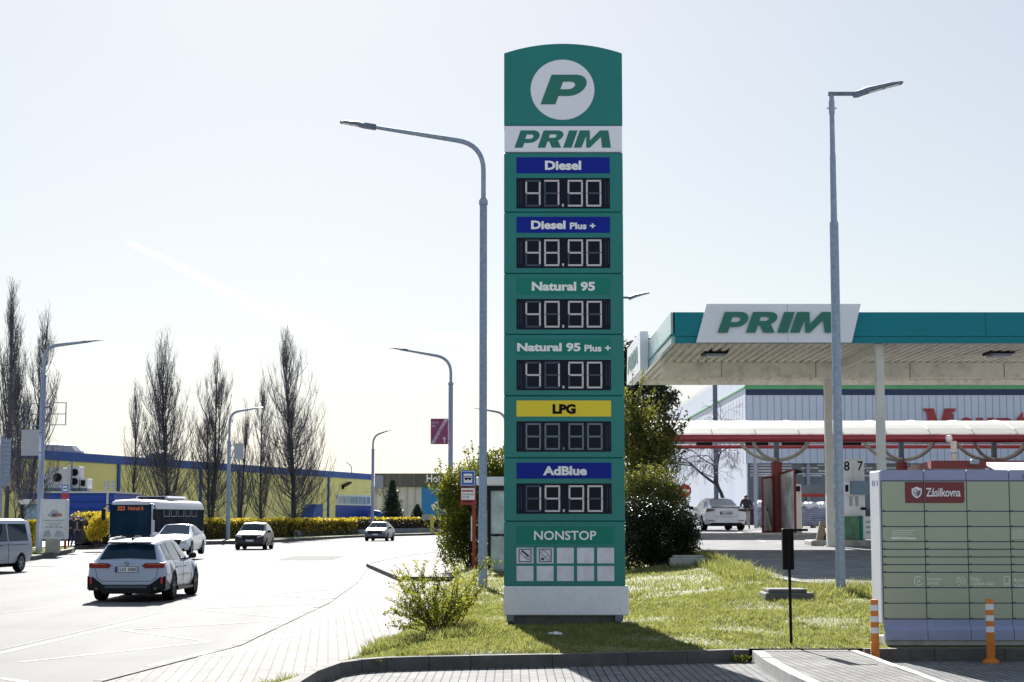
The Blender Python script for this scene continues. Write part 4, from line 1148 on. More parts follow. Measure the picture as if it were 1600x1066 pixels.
a0, a1 = at(1567, 736, ya), at(1541, 722.5, yb)
rt = root('awning', (8.2, 26, lawn_z(8.2, 26)), 'white sheet awning sloping above the parcel lockers', 'awning')
mb = MB(); A = [(a0.x, ya, a0.z), (9.2, ya, a0.z), (9.2, yb, a1.z), (a1.x, yb, a1.z)]
mb.add(A + [(x, y, z - .05) for x, y, z in A], [(0, 1, 2, 3), (7, 6, 5, 4), (0, 4, 5, 1), (1, 5, 6, 2), (2, 6, 7, 3), (3, 7, 4, 0)]); mb.build('sheet', M_white, rt)
mb = MB(); mb.box((a0.x + .1, ya - .02, a0.z - .05), (.12, .08, .07)); mb.build('corner_bracket', M_black, rt)
for xx in (a0.x + .15, 9.0):
    mb = MB(); mb.tube([(xx, 26.6, lawn_z(xx, 26.6) - .1), (xx, 26.6, lerp(a0.z, a1.z, 1.4 / 1.8) - .06)], .03, 8); mb.build('post', M_galv, rt)

# ------------------------------------------------------------ parcel lockers
LY = 22.9
M_box_white = mat('locker_white', (.60, .61, .68), rough=.4, vary=.04)
M_box_grey = mat('locker_grey', (.27, .30, .47), rough=.4, vary=.05)
M_box_green = mat('locker_door', (.36, .405, .29), rough=.42, vary=.05, scale=1.2)
M_gap = mat('locker_gap', (.02, .04, .17), rough=.5)
M_maroon = mat('maroon_label', (.16, .012, .022), rough=.4, vary=.05)
lx0 = at(1377, 900, LY).x
zL0 = at(1460, 1001, LY).z; zL1 = at(1400, 734.5, LY).z
def lz(py): return lerp(zL0, zL1, (1001 - py) / 266.5)
PXM = FPX / LY / 1.002
colw = 66.2 / PXM
x_in = lx0 + .02
loc = root('parcel_locker', (lx0 + 1.5, LY, zL0 - .05), 'row of pale green parcel locker doors with maroon label on white cabinet', 'parcel locker')
ncol = 5; xr_ = x_in + ncol * colw
mb = MB(); mb.bx(lx0 - .0, xr_, LY + .02, LY + .62, lz(975), zL1 - .01, bev=.01)
for yy in (LY + .12, LY + .3, LY + .42): mb.bx(lx0 - .006, lx0, yy, yy + .03, zL1 - .2, zL1 - .13, 1)
mb.build('cabinet', [M_box_white, M_box_grey], loc)
mb = MB(); mb.bx(lx0 + .03, xr_, LY - .03, LY + .55, zL0 - .06, zL0 + .04); mb.build('plinth', M_concrete, loc)
rowy = [752.5, 799, 823, 847, 859, 871, 883, 895, 919, 943, 967]
rows_l = [(752.5, 799), (800.3, 823), (824.3, 846.5), (847.8, 858.5), (859.8, 870.5), (871.8, 882.5), (883.8, 894.5), (895.8, 918.5), (919.8, 942.5), (943.8, 967)]
for c_ in range(ncol):
    xa, xb = x_in + c_ * colw, x_in + (c_ + 1) * colw
    mb = MB(); mb.bx(xa + .004, xb - .004, LY - .012, LY + .019, lz(751), zL1, bev=.006); mb.build('top_panel', M_box_grey, loc)
    mb = MB(); mb.bx(xa, xb, LY + .004, LY + .0195, lz(968), lz(751.5)); mb.build('door_frame', M_gap, loc)
    for r_, (ya, yb) in enumerate(rows_l):
        mb = MB(); mb.bx(xa + .007, xb - .004, LY - .012, LY + .0035, lz(yb), lz(ya), bev=.004); mb.box((xa + .028, LY - .013, lz(yb) + .006), (.03, .006, .008), 1)
        mb.build('door', [M_box_green, M_black], loc)
    mb = MB()
    mb.prism([(LY - .012, lz(968.5)), (LY - .012, lz(978)), (LY - .06, lz(985)), (LY - .06, zL0 + .01), (LY + .0195, zL0 + .01), (LY + .0195, lz(968.5))], xa + .004, xb - .004, plane='YZ')
    mb.build('base_panel', M_box_grey, loc)
def lx(px): return x_in + (px - 1377.0) / PXM
# maroon name label over the first two columns
yl = LY - .015
mb = MB(); mb.bx(lx(1414), x_in + colw - .006, yl - .003, yl + .004, lz(786.5), lz(753.5)); 
mb.prism([(x_in + colw + .012, lz(786.5)), (lx(1503.5), lz(786.5)), (lx(1506), lz(783)), (lx(1506), lz(753.5)), (x_in + colw + .012, lz(753.5))], yl - .003, yl + .004)
lab = mb.build('name_label', M_maroon, loc)
mb = MB(); mb.flat(text2d('Zásilkovna', .012, space=.95), lx(1446.5), lz(776.5), lx(1500) - lx(1446.5), lz(763) - lz(776.5), yl - .006, 0); mb.build('lettering', M_text_white, lab)
mb = MB(); cx, cz = lx(1432), lz(770)
k = 1 / PXM
shield = [(-8, 5.5), (0, 9), (8, 5.5), (7.5, -2), (5, -6), (0, -9), (-5, -6), (-7.5, -2)]
mb.add([(cx + a * k, yl - .005, cz + b * k) for a, b in shield], [tuple(range(7, -1, -1))], 0)
for tri, mi in (([(-6, 4.2), (0, 1.6), (0, -6.6), (-3.6, -4.6), (-5.8, -1.4)], 1), ([(6, 4.2), (5.8, -1.4), (3.6, -4.6), (0, -6.6), (0, 1.6)], 2), ([(-5.6, 5), (-2, 6.6), (3, 4), (0, 2.6)], 1)):
    mb.add([(cx + a * k, yl - .007, cz + b * k) for a, b in tri], [tuple(range(len(tri)))], mi)
mb.build('parcel_emblem', [M_text_white, mat('emblem_grey', (.42, .42, .48)), mat('emblem_dark', (.16, .12, .16))], lab)
# printed service lines
M_print = mat('door_print', (.80, .84, .80), rough=.5)
mb = MB(); yy = LY - .0145
def ltext(t, px, py, w, h): mb.flat(text2d(t), lx(px), lz(py), w / PXM, h / PXM, yy)
ltext('Nonstop', 1445.5, 909, 21, 6.2); ltext('provoz', 1445.5, 915.8, 17, 5.6)
ltext('Podací', 1512.5, 909, 16.5, 7.2); ltext('i výdejní místo', 1512.5, 917, 36, 7.6)
ltext('Rychle', 1579.5, 911, 18, 6.2); ltext('a bez front', 1579.5, 918, 30, 5.6)
ltext('24', 1428.5, 911, 6, 4.6)
for a0_, a1_ in ((20, 320),):
    q = arc(lx(1431.5), lz(908.5), 7 / PXM, 30, 335, 24); q2 = arc(lx(1431.5), lz(908.5), 6.1 / PXM, 30, 335, 24)
    for i in range(24): mb.face([(q[i][0], yy, q[i][1]), (q[i + 1][0], yy, q[i + 1][1]), (q2[i + 1][0], yy, q2[i + 1][1]), (q2[i][0], yy, q2[i][1])][::-1])
def lline(p, q, w=.9):
    p = Vector((lx(p[0]), lz(p[1]))); q = Vector((lx(q[0]), lz(q[1]))); t_ = (q - p).normalized(); n_ = Vector((-t_.y, t_.x)) * w / PXM / 2
    mb.face([(v.x, yy, v.y) for v in (p - n_, q - n_, q + n_, p + n_)])
for pts in ([(1490, 910), (1493, 901.5), (1497, 908), (1490, 910)], [(1504, 905), (1503, 914), (1496.5, 911), (1504, 905)], [(1497, 904), (1501, 902)], [(1493, 913), (1496, 916)], [(1564, 902), (1572, 902), (1572, 915), (1564, 915), (1564, 902)], [(1564, 912.5), (1572, 912.5)]):
    for i in range(len(pts) - 1): lline(pts[i], pts[i + 1])
for i, w in enumerate((36, 30, 33, 24)): lline((1392, 829.5 + i * 3.0), (1392 + w, 829.7 + i * 3.0), .5)
lline((1391, 841.5), (1429, 842), 2.2)
for i in range(5): lline((1578, 829 + i * 3), (1596, 829 + i * 3), .6)
mb.build('printed_info', M_print, loc)
mb = MB(); a = lx(1597.5); mb.bx(a, a + .05, LY - .017, LY - .0125, lz(748), lz(742), 0); mb.bx(a + .01, a + .03, LY - .019, LY - .017, lz(746), lz(744), 1); mb.build('corner_label', [M_maroon, M_text_white], loc)

# ------------------------------------------------------------ bollards, black sign post
M_orange = mat('orange_plastic', (.62, .19, .015), rough=.5, vary=.08, dirt=((.3, .12, .03), 6, .35))
M_refl = mat('reflective_white', (.72, .72, .76), rough=.35, vary=.04)
def bollard(x, y, z, label, ribs):
    rt = root('bollard', (x, y, z), label, 'bollard', 'orange and white flexible bollards')
    H = .80
    mb = MB(); mb.lathe([(.105, 0), (.105, .02), (.075, .045), (.05, .05), (.05, .06)], (x, y, z), 20)
    for k in range(4): a = k * math.pi / 2 + .7; mb.lathe([(.014, .02), (.014, .034)], (x + .083 * math.cos(a), y + .083 * math.sin(a), z), 6)
    mb.build('base', M_orange, rt, smooth=40)
    mb = MB(); prof = [(.052, .03)]
    for k in range(9): prof += [(.057, .06 + k * .025), (.057, .072 + k * .025), (.050, .074 + k * .025), (.050, .084 + k * .025)]
    prof += [(.052, .30), (.050, H - .01), (.044, H), (.01, H + .002)]
    mb.lathe(prof, (x, y, z), 20); mb.build('tube', M_orange, rt, smooth=40)
    for c in (.70, .56, .42):
        mb = MB(); mb.lathe([(.0505, c - .036), (.053, c - .036), (.053, c + .036), (.0505, c + .036)], (x, y, z), 20); mb.build('reflective_band', M_refl, rt, smooth=40)
a = at(1547.5, 1000, 22.15); bollard(a.x, 22.15, 0, 'orange bollard with three white bands standing before the green locker doors', True)
a = at(1367, 1000, 21.95); bollard(a.x, 21.95, .0, 'orange bollard with three white bands at the corner of the white locker cabinet', False)
a = gnd(1236.5, 1012, .138); t = at(1230, 826, a.y)
rt = root('sign_post', tuple(a), 'black post with narrow black board seen edge on at the paved island', 'sign post')
mb = MB(); mb.tube([(a.x, a.y, .1), (lerp(a.x, t.x + .02, .7), a.y + .02, lerp(a.z, t.z, .75))], .020, 10); mb.box((a.x, a.y, .145), (.16, .16, .012)); mb.build('post', M_black, rt)
zb = at(1231, 890, a.y).z
x0, x1 = at(1222, 850, a.y).x, at(1239.5, 850, a.y).x
M_sp = mat('sign_post_black', (.009, .006, .006), rough=.6, vary=.2, spec=.08)
mb = MB(); mb.bx(x0, x1, a.y - .05, a.y + .05, zb, t.z, bev=.008); b_ = mb.build('board', M_sp, rt)
mb = MB(); mb.bx((x0 + x1) / 2 - .012, (x0 + x1) / 2 + .012, a.y - .062, a.y - .05, zb + .005, t.z - .005); mb.build('rib', M_black, b_)
mb = MB(); xe = at(1262, 828, a.y).x; mb.bx(x1 + .002, xe, a.y - .02, a.y + .02, t.z - .035, t.z - .003); mb.build('top_arm', M_black, rt)
# ------------------------------------------------------------ vehicles
def paint(name, col, rough=.28, metal=.0, coat=.45):
    return mat(name, col, rough=rough, metal=metal, vary=.03, scale=.8, coat=coat)
M_tail = mat('tail_light_red', (.20, .006, .008), rough=.25, vary=.3, scale=9, spec=.3)
M_chrome = mat('bright_metal', (.45, .46, .48), rough=.25, metal=.9, vary=.1)
M_headl = mat('headlight_glass', (.55, .58, .62), rough=.12, vary=.2, scale=10, spec=.8)
M_trim = mat('black_trim', (.007, .008, .011), rough=.35, vary=.2, spec=.18)
M_plate = mat('number_plate', (.72, .72, .74), rough=.4, vary=.02)
M_plate_blue = mat('plate_blue', (.01, .04, .36), rough=.4, vary=.02)
M_under = mat('underbody', (.006, .006, .007), rough=.8)
M_rim = mat('dark_rim', (.10, .10, .11), rough=.35, metal=.6)
M_rim_light = mat('alloy_rim', (.34, .35, .37), rough=.3, metal=.7)
def wheel(car, x, y, r, w, rim, spokes=5, twin=True):
    s = 1 if x > 0 else -1
    mb = MB(); h = w / 2
    mb.lathe([(r * .66, -h * .8), (r * .9, -h), (r * .97, -h * .8), (r, -h * .5), (r, h * .5), (r * .97, h * .8), (r * .9, h), (r * .66, h * .8)], (x, y, r), 28, axis='X')
    wo = mb.build('wheel', M_rubber, car, smooth=35, local=True)
    mb = MB(); xo = x + s * h * .80
    mb.lathe(sorted([(r * .70, h * .86 * s), (r * .66, h * .6 * s), (r * .2, h * .45 * s), (.02, h * .5 * s)], key=lambda q: q[1]), (x, y, r), 24, m=1, axis='X')
    for k in range(spokes):
        for da in ((-.16, .16) if twin else (0,)):
            a = 2 * math.pi * k / spokes + da + .3
            c, sn = math.cos(a), math.sin(a); c2, s2 = math.cos(a + da * .3), math.sin(a + da * .3)
            mb.tube([(xo - s * .01, y + c * r * .12, r + sn * r * .12), (xo + s * .004, y + c2 * r * .66, r + s2 * r * .66)], [r * .07, r * .055], 5, 0)
    mb.lathe([(r * .13, -.01), (r * .13, .012)] if s > 0 else [(r * .13, -.012), (r * .13, .01)], (xo, y, r), 10, 0, axis='X')
    q = arc(0, 0, r * .68, 0, 360, 26)
    mb.tube([(xo, y + a, r + b) for a, b in q], r * .03, 5, 0, cap=False)
    mb.build('rim', [rim, M_under], wo, local=True)
    return wo
class Car:
    """keys: y, zb, zs, zr, wl, wm, ws, wr  (half widths; y runs from tail to nose)"""
    def __init__(s, name, label, cat, loc, heading, keys, wheels, r_w, body, group=None, dense=64, tyre=.24, rim=None, spokes=5):
        s.rt = root(name, loc, label, cat, group, rz=heading)
        ORG[s.rt.name] = (0, 0, 0)
        s.k = np.array(keys, dtype=float)
        s.y0, s.y1 = s.k[0, 0], s.k[-1, 0]
        ys = sorted(set(list(np.linspace(s.y0, s.y1, dense)) + list(s.k[:, 0]) + [wy + d for wy in wheels for d in (-r_w * 1.14, -r_w * 1.10, -r_w, -r_w * .8, -r_w * .5, 0, r_w * .5, r_w * .8, r_w, r_w * 1.10, r_w * 1.14)]))
        ys = [y for y in ys if s.y0 <= y <= s.y1]
        mb = MB(); rings = []
        for y in ys:
            p = s.prof(y); zb = p[0]
            for wy in wheels:
                dy = y - wy; RR = r_w * 1.12
                if abs(dy) < RR: zb = max(zb, r_w + math.sqrt(max(0, RR * RR - dy * dy)) * .97)
            half = s.section(y, zb)
            ring = half + [(-x, z) for x, z in half[::-1][1:-1]]
            rings.append(len(mb.v)); mb.v += [(x, y, z) for x, z in ring]; nR = len(ring)
        for i in range(len(rings) - 1):
            for k in range(nR):
                a, b = rings[i] + k, rings[i] + (k + 1) % nR
                mb.f.append((a, b, b + nR, a + nR)); mb.m.append(0)
        mb.f.append(tuple(rings[0] + k for k in range(nR))); mb.m.append(0)
        mb.f.append(tuple(rings[-1] + k for k in range(nR))[::-1]); mb.m.append(0)
        s.body = mb.build('body', [body], s.rt, smooth=32, local=True)
        wmx = float(s.k[:, 5].max())
        s.wm = wmx
        mb = MB(); mb.bx(-wmx * .66, wmx * .66, s.y0 + .25, s.y1 - .25, .19, .62); mb.build('underbody', M_under, s.rt, local=True)
        s.wheels = [wheel(s.rt, sx * (np.interp(wy, s.k[:, 0], s.k[:, 5]) - tyre / 2 + .005), wy, r_w, tyre, rim or M_rim_light, spokes) for wy in wheels for sx in (1, -1)]
    def prof(s, y): return [float(np.interp(y, s.k[:, 0], s.k[:, j])) for j in range(1, 8)]
    def section(s, y, zb=None):
        b, zs_, zr, wl, wm, ws, wr = s.prof(y)
        zb = b if zb is None else zb
        zm = max(b + .42 * (zs_ - b), zb + .01) if zb < zs_ - .05 else zb + .005
        P = [(0, zb), (wl, zb), (wm, zm), (ws, max(zs_, zm + .005)), (wr, zr - .03), (0, zr)]
        if zb > b + .02: P[1] = (wm - .02, zb)
        out = [P[0]]
        for i in (1, 2, 3, 4):
            a, c, e = P[i - 1], P[i], P[i + 1]
            f = .05 if i == 1 else .16
            out.append((lerp(c[0], a[0], f), lerp(c[1], a[1], f)))
            if i in (2, 3, 4):
                out.append(((c[0] * 2 + lerp(c[0], a[0], f) + lerp(c[0], e[0], f)) / 4, (c[1] * 2 + lerp(c[1], a[1], f) + lerp(c[1], e[1], f)) / 4))
            out.append((lerp(c[0], e[0], f), lerp(c[1], e[1], f)))
        out.append(P[5])
        return out
    def side_pt(s, y, t, sx, off=.008):
        b, zs_, zr, wl, wm, ws, wr = s.prof(y)
        x, z = lerp(ws, wr, t), lerp(zs_, zr - .03, t)
        n = Vector((zr - zs_, ws - wr)).normalized()
        return Vector((sx * (x + n.x * off), y, z + n.y * off))
    def side_glass(s, spans, m=M_glass, name='side_window'):
        for sx in (1, -1):
            for (ya0, ya1), (yb0, yb1), t0, t1 in spans:       # bottom edge y range, top edge y range
                mb = MB(); nu, nv = 10, 4
                for i in range(nu + 1):
                    for j in range(nv + 1):
                        u, v = i / nu, j / nv
                        y = lerp(lerp(ya0, ya1, u), lerp(yb0, yb1, u), v); mb.v.append(tuple(s.side_pt(y, lerp(t0, t1, v), sx)))
                for i in range(nu):
                    for j in range(nv):
                        q = (i * (nv + 1) + j, (i + 1) * (nv + 1) + j, (i + 1) * (nv + 1) + j + 1, i * (nv + 1) + j + 1)
                        mb.f.append(q if sx > 0 else q[::-1]); mb.m.append(0)
                mb.build(name, m, s.rt, smooth=True, local=True)
    def top_pt(s, y, t, off=.008, nrm=(0, 0, 1)):
        b, zs_, zr, wl, wm, ws, wr = s.prof(y)
        x = wr * .97 * t; z = zr - .03 * abs(t) ** 1.5
        return Vector((x + nrm[0] * off, y + nrm[1] * off, z + nrm[2] * off))
    def screen(s, ya, yb, name, m=M_glass, w0=.95, w1=.93, off=.012):
        p0, p1 = s.prof(ya), s.prof(yb)
        nrm = Vector((0, -(p1[2] - p0[2]), yb - ya)).normalized()
        if nrm.z < 0: nrm = -nrm
        mb = MB(); nu, nv = 8, 8
        for i in range(nu + 1):
            for j in range(nv + 1):
                y = lerp(ya, yb, j / nv); w = lerp(w0, w1, j / nv); mb.v.append(tuple(s.top_pt(y, lerp(-w, w, i / nu), off, nrm)))
        for i in range(nu):
            for j in range(nv):
                q = (i * (nv + 1) + j, (i + 1) * (nv + 1) + j, (i + 1) * (nv + 1) + j + 1, i * (nv + 1) + j + 1)
                mb.f.append(q); mb.m.append(0)
        return mb.build(name, m, s.rt, smooth=True, local=True)
    def add(s, mb, name, m, smooth=False, parent=None): return mb.build(name, m, parent or s.rt, smooth=smooth, local=True)
    def mirrors(s, y, z, m, w=.2):
        for sx in (1, -1):
            b = s.prof(y)
            mb = MB(); x = sx * (np.interp(z, [b[1], b[2]], [b[5], b[6]]) + .14)
            mb.box((x, y, z + .04), (w, .14, .15), bev=.04); mb.box((x - sx * .12, y + .03, z - .03), (.12, .05, .04)); s.add(mb, 'mirror', m)
    def plate(s, y, z, text, face, w=.52, h=.115):
        mb = MB(); f = -1 if face == 'rear' else 1
        mb.box((0, y + f * .010, z), (w + .03, .02, h + .02), 3, bev=.005); yy = y + f * .0215
        def rect(a, b, c, d, mi, e=0):
            q = [(a, yy + f * e, c), (b, yy + f * e, c), (b, yy + f * e, d), (a, yy + f * e, d)]
            mb.face(q if f < 0 else q[::-1], mi)
        rect(-w / 2, w / 2, z - h / 2, z + h / 2, 0)
        L = -w / 2 if f < 0 else w / 2
        rect(min(L, L + w * .1 * -f), max(L, L + w * .1 * -f), z - h / 2, z + h / 2, 1, .002)
        if text:
            x0 = -w / 2 + w * .13
            if f < 0: mb.flat(text2d(text, .02), x0, z - h * .32, w * .83, h * .64, yy - .003, 2)
            else: mb.flat(text2d(text, .02), x0, z - h * .32, w * .83, h * .64, yy + .003, 2, fn=lambda q: (-q[0], q[1], q[2]))
        return s.add(mb, 'number_plate', [M_plate, M_plate_blue, M_text_black, M_trim])
def ground_at(px, py, z=ROAD_Z): return gnd(px, py, z)

# --- pale estate car driving away
M_silver = paint('silver_paint', (.35, .41, .54), rough=.25, metal=.1, coat=.7)  # blue cast of the shade mixed into the silver paint colour
KW = [(-2.53, .34, .78, .92, .80, .885, .86, .72), (-2.50, .32, .82, .965, .82, .92, .90, .74), (-2.40, .30, .91, 1.02, .84, .945, .905, .715), (-2.02, .27, .945, 1.405, .85, .955, .885, .565), (-1.86, .25, .945, 1.45, .86, .955, .88, .57),
      (-1.1, .24, .935, 1.495, .86, .95, .88, .59), (-.2, .24, .93, 1.51, .86, .945, .88, .60), (.30, .24, .92, 1.465, .86, .945, .88, .60), (1.20, .24, .91, 1.02, .86, .95, .88, .76), (1.5, .24, .89, .975, .86, .95, .88, .76), (2.15, .25, .80, .87, .84, .93, .85, .72), (2.42, .28, .66, .73, .76, .86, .80, .66), (2.53, .32, .52, .56, .66, .74, .70, .58)]
cx = at(196, 930, 41.5).x
bm = Car('estate_car', 'silver white estate car driving away in the near lane with plate 1UX 3083', 'car', (cx, 44.0, ROAD_Z), R(0.5), KW, (-1.46, 1.55), .355, M_silver, rim=M_rim, spokes=5, tyre=.27)
M_bm_glass = glass_mat('tinted_glass', (.012, .022, .035))
M_screen = mat('screen_glass', (.006, .026, .050), rough=.08, vary=.3, scale=2.5, spec=.25)
bm.screen(-2.385, -2.055, 'rear_window', M_screen, .985, .99)
bm.screen(1.15, .36, 'windscreen', M_screen)
bm.side_glass([((-2.0, -1.42), (-1.72, -1.30), .10, .86), ((-1.36, -.32), (-1.24, -.40), .08, .88), ((-.24, .95), (-.32, .32), .08, .88)], m=M_bm_glass)
mb = MB(); mb.box((0, -2.06, 1.425), (1.10, .26, .035), rx=R(8), bev=.012); bm.add(mb, 'spoiler', M_silver)
mb = MB(); mb.box((-.28, -2.19, 1.405), (.42, .03, .04)); mb.box((.28, -2.19, 1.405), (.42, .03, .04)); bm.add(mb, 'spoiler_edge', M_trim)
for sx in (1, -1):
    mb = MB(); mb.tube([(sx * .56, -1.85, 1.46), (sx * .585, -1.5, 1.505), (sx * .60, -.4, 1.53), (sx * .595, .1, 1.50)], .016, 6); bm.add(mb, 'roof_rail', M_trim)
    mb = MB()
    mb.prism([(sx * .36, .865), (sx * .44, .925), (sx * .85, .935), (sx * .885, .88), (sx * .87, .815), (sx * .44, .805)] if sx > 0 else [(sx * .44, .805), (sx * .87, .815), (sx * .885, .88), (sx * .85, .935), (sx * .44, .925), (sx * .36, .865)], -2.555, -2.48)
    mb.prism([(-2.55, .82), (-2.55, .93), (-2.24, .955), (-2.32, .86)], sx * .78, sx * .893, plane='YZ')
    mb.prism([(sx * .5, .885), (sx * .8, .89), (sx * .8, .905), (sx * .5, .90)], -2.559, -2.554, 1)
    bm.add(mb, 'tail_light', [M_tail, mat('lamp_amber', (.45, .12, .03), rough=.3)])
    mb = MB(); q = [(sx * .91, .60), (sx * .80, .60), (sx * .56, .42), (sx * .52, .30), (sx * .88, .30)]
    mb.prism(q if sx > 0 else q[::-1], -2.556, -2.44); mb.prism([(-2.52, .31), (-2.52, .62), (-2.3, .52), (-1.92, .40), (-1.92, .30)], sx * .84, sx * .93, plane='YZ'); bm.add(mb, 'corner_trim', M_trim)
    mb = MB(); mb.bx(sx * .82, sx * .86, -2.564, -2.555, .44, .60); bm.add(mb, 'reflector', mat('bright_red', (.6, .01, .02), rough=.25))
    mb = MB(); mb.tube([(sx * .70, -2.60, .33), (sx * .70, -2.45, .33)], .035, 10); bm.add(mb, 'exhaust_pipe', M_rim)
    mb = MB(); mb.prism([(-1.0, .23), (1.05, .23), (1.05, .28), (-1.0, .33)], sx * .90, sx * .962, plane='YZ'); bm.add(mb, 'side_skirt', M_trim)
    for y in (-1.12, -.05):
        mb = MB(); mb.box((sx * .948, y, .80), (.02, .2, .03), bev=.008); bm.add(mb, 'door_handle', M_trim)
    for y in (-1.33, -.28, .92):
        mb = MB(); mb.box((sx * .945, y, .62), (.006, .008, .62)); bm.add(mb, 'door_gap', M_under)
mb = MB(); mb.prism([(-.62, .42), (-.56, .22), (.56, .22), (.62, .42)], -2.59, -2.4); mb.bx(-.9, .9, -2.53, -2.35, .28, .36); bm.add(mb, 'diffuser', M_trim)
mb = MB(); mb.bx(-.5, .5, -2.593, -2.588, .34, .40); bm.add(mb, 'diffuser_inlay', mat('trim_blue_grey', (.03, .06, .10), rough=.2))
mb = MB()
for q in ([(-.76, .90), (-.70, .58)], [(-.70, .58), (-.58, .50)], [(-.58, .50), (.58, .50)], [(.58, .50), (.70, .58)], [(.70, .58), (.76, .90)]):
    (a, b), (c, d) = q
    mb.tube([(a, -2.532, b), (c, -2.532, d)], .005, 4)
bm.add(mb, 'tailgate_gap', M_under)
bm.plate(-2.535, .775, '1UX 3083', 'rear')
mb = MB(); mb.lathe([(.045, -.012), (.045, 0)], (0, -2.535, .915), 16, 0, axis='Y')
for k in range(4):
    a0 = k * 90
    mb.face([(0, -2.549, .915)] + [(x, -2.549, z) for x, z in arc(0, .915, .03, a0, a0 + 90, 5)], 1 + k % 2)
bm.add(mb, 'round_badge', [M_trim, M_white, mat('badge_blue', (.05, .16, .4))])
mb = MB(); mb.flat(text2d('xDrive', .01), -.80, .985, .12, .02, -2.56); bm_l = None
mb = MB()
for k in range(6): mb.bx(.60 + k * .035, .622 + k * .035, -2.548, -2.535, .975, .992)
for k in range(3): mb.bx(-.68 + k * .035, -.655 + k * .035, -2.548, -2.535, .975, .992)
bm.mirrors(.86, 1.0, M_trim)
mb = MB(); mb.prism([(-1.98, 1.455), (-1.9, 1.53), (-1.72, 1.53), (-1.70, 1.50)][::-1], -.02, .02, plane='YZ'); bm.add(mb, 'roof_aerial', M_trim)

# --- front ends shared by the oncoming cars
def front(c, y, zg, zh, col_grille, lamps, plate_txt, wide=.85):
    if col_grille: 
        mb = MB(); mb.prism([(-wide * .62, zg), (-wide * .72, zg + .22), (wide * .72, zg + .22), (wide * .62, zg)], y - .06, y + .015); c.add(mb, 'grille', M_trim)
    mb = MB(); mb.prism([(-wide * .9, .22), (-wide * .85, .36), (wide * .85, .36), (wide * .9, .22)], y - .14, y + .012); c.add(mb, 'lower_grille', M_trim)
    for sx in (1, -1):
        mb = MB(); q = [(sx * a, zh + b) for a, b in lamps]
        mb.prism(q if sx < 0 else q[::-1], y - .22, y - .03); c.add(mb, 'headlight', M_headl)
    c.plate(y + .014, zg - .06, plate_txt, 'front')

# --- white saloon coming towards us
KS = [(-2.48, .36, .80, .90, .72, .84, .80, .68), (-2.40, .30, .86, 1.0, .80, .90, .86, .72), (-2.0, .26, .93, 1.10, .84, .93, .88, .70), (-1.2, .24, .93, 1.38, .85, .94, .88, .60), (-.5, .24, .92, 1.45, .85, .935, .88, .61), (.1, .24, .91, 1.44, .85, .935, .88, .61),
      (1.0, .24, .89, .99, .85, .94, .87, .76), (1.35, .24, .87, .94, .85, .94, .87, .76), (2.1, .25, .74, .80, .82, .92, .84, .70), (2.4, .28, .62, .66, .74, .85, .78, .64), (2.5, .32, .50, .53, .66, .74, .70, .58)]
p = ground_at(262, 861)
M_pearl = paint('pearl_white_paint', (.68, .70, .77), rough=.2)
sw = Car('saloon_car', 'white saloon coming towards the viewer between the silver estate car and the bus', 'car', (at(262, 850, 79.5).x, 82.0, ROAD_Z + .22), R(180), KS, (-1.42, 1.48), .34, M_pearl, spokes=5)
sw.screen(1.0, .16, 'windscreen', M_screen); sw.screen(-2.0, -1.25, 'rear_window', M_screen)
sw.side_glass([((-1.75, -.75), (-1.1, -.72), .08, .86), ((-.68, .2), (-.66, .1), .08, .88), ((.26, .92), (.12, .24), .08, .86)])
front(sw, 2.48, .52, .56, True, [(.45, .08), (.84, .16), (.88, .06), (.6, -.02)], '')
sw.mirrors(.74, .96, M_pearl, w=.22)
for sx in (1, -1):
    mb = MB(); mb.box((sx * .93, -.4, .76), (.02, .18, .025), bev=.008); sw.add(mb, 'door_handle', M_chrome)

# --- dark brown sports utility car
KU = [(-2.25, .40, .88, 1.0, .74, .86, .82, .70), (-2.15, .34, .98, 1.2, .80, .91, .86, .70), (-1.75, .30, 1.04, 1.55, .84, .93, .88, .64), (-1.0, .28, 1.03, 1.64, .86, .94, .88, .64), (.0, .28, 1.01, 1.65, .86, .94, .88, .66), (.35, .28, 1.0, 1.60, .86, .94, .88, .66),
      (1.10, .28, .99, 1.13, .86, .94, .88, .80), (1.4, .28, .97, 1.07, .86, .94, .88, .80), (2.0, .30, .88, .95, .84, .92, .86, .74), (2.2, .34, .76, .80, .78, .87, .82, .68), (2.27, .38, .60, .64, .70, .78, .74, .62)]
p = ground_at(397, 858)
M_brown = paint('dark_brown_paint', (.022, .013, .016), rough=.35, coat=.0)
su = Car('utility_car', 'dark brown sports utility car coming along the yellow hedge with bright headlights', 'car', (at(389, 858, 104.7).x, 107.0, ROAD_Z), R(180), KU, (-1.36, 1.34), .35, M_brown)
su.screen(1.08, .42, 'windscreen', M_screen); su.screen(-2.1, -1.78, 'rear_window', M_screen)
su.side_glass([((-1.6, -.75), (-1.3, -.72), .08, .86), ((-.68, .2), (-.66, .15), .08, .88), ((.26, .98), (.2, .46), .08, .86)])
front(su, 2.25, .62, .78, False, [(.40, -.22), (.48, -.06), (.86, .06), (.86, .12), (.40, .06)], '')
mb = MB(); mb.prism([(-.40, .62), (-.5, .86), (.5, .86), (.40, .62)], 2.16, 2.262); su.add(mb, 'grille', M_trim)
su.mirrors(.82, 1.06, M_trim, w=.22)
for sx in (1, -1):
    mb = MB(); mb.prism([(-1.0, .26), (1.0, .26), (1.0, .36), (-1.0, .36)], sx * .90, sx * .95, plane='YZ'); su.add(mb, 'side_skirt', M_trim)

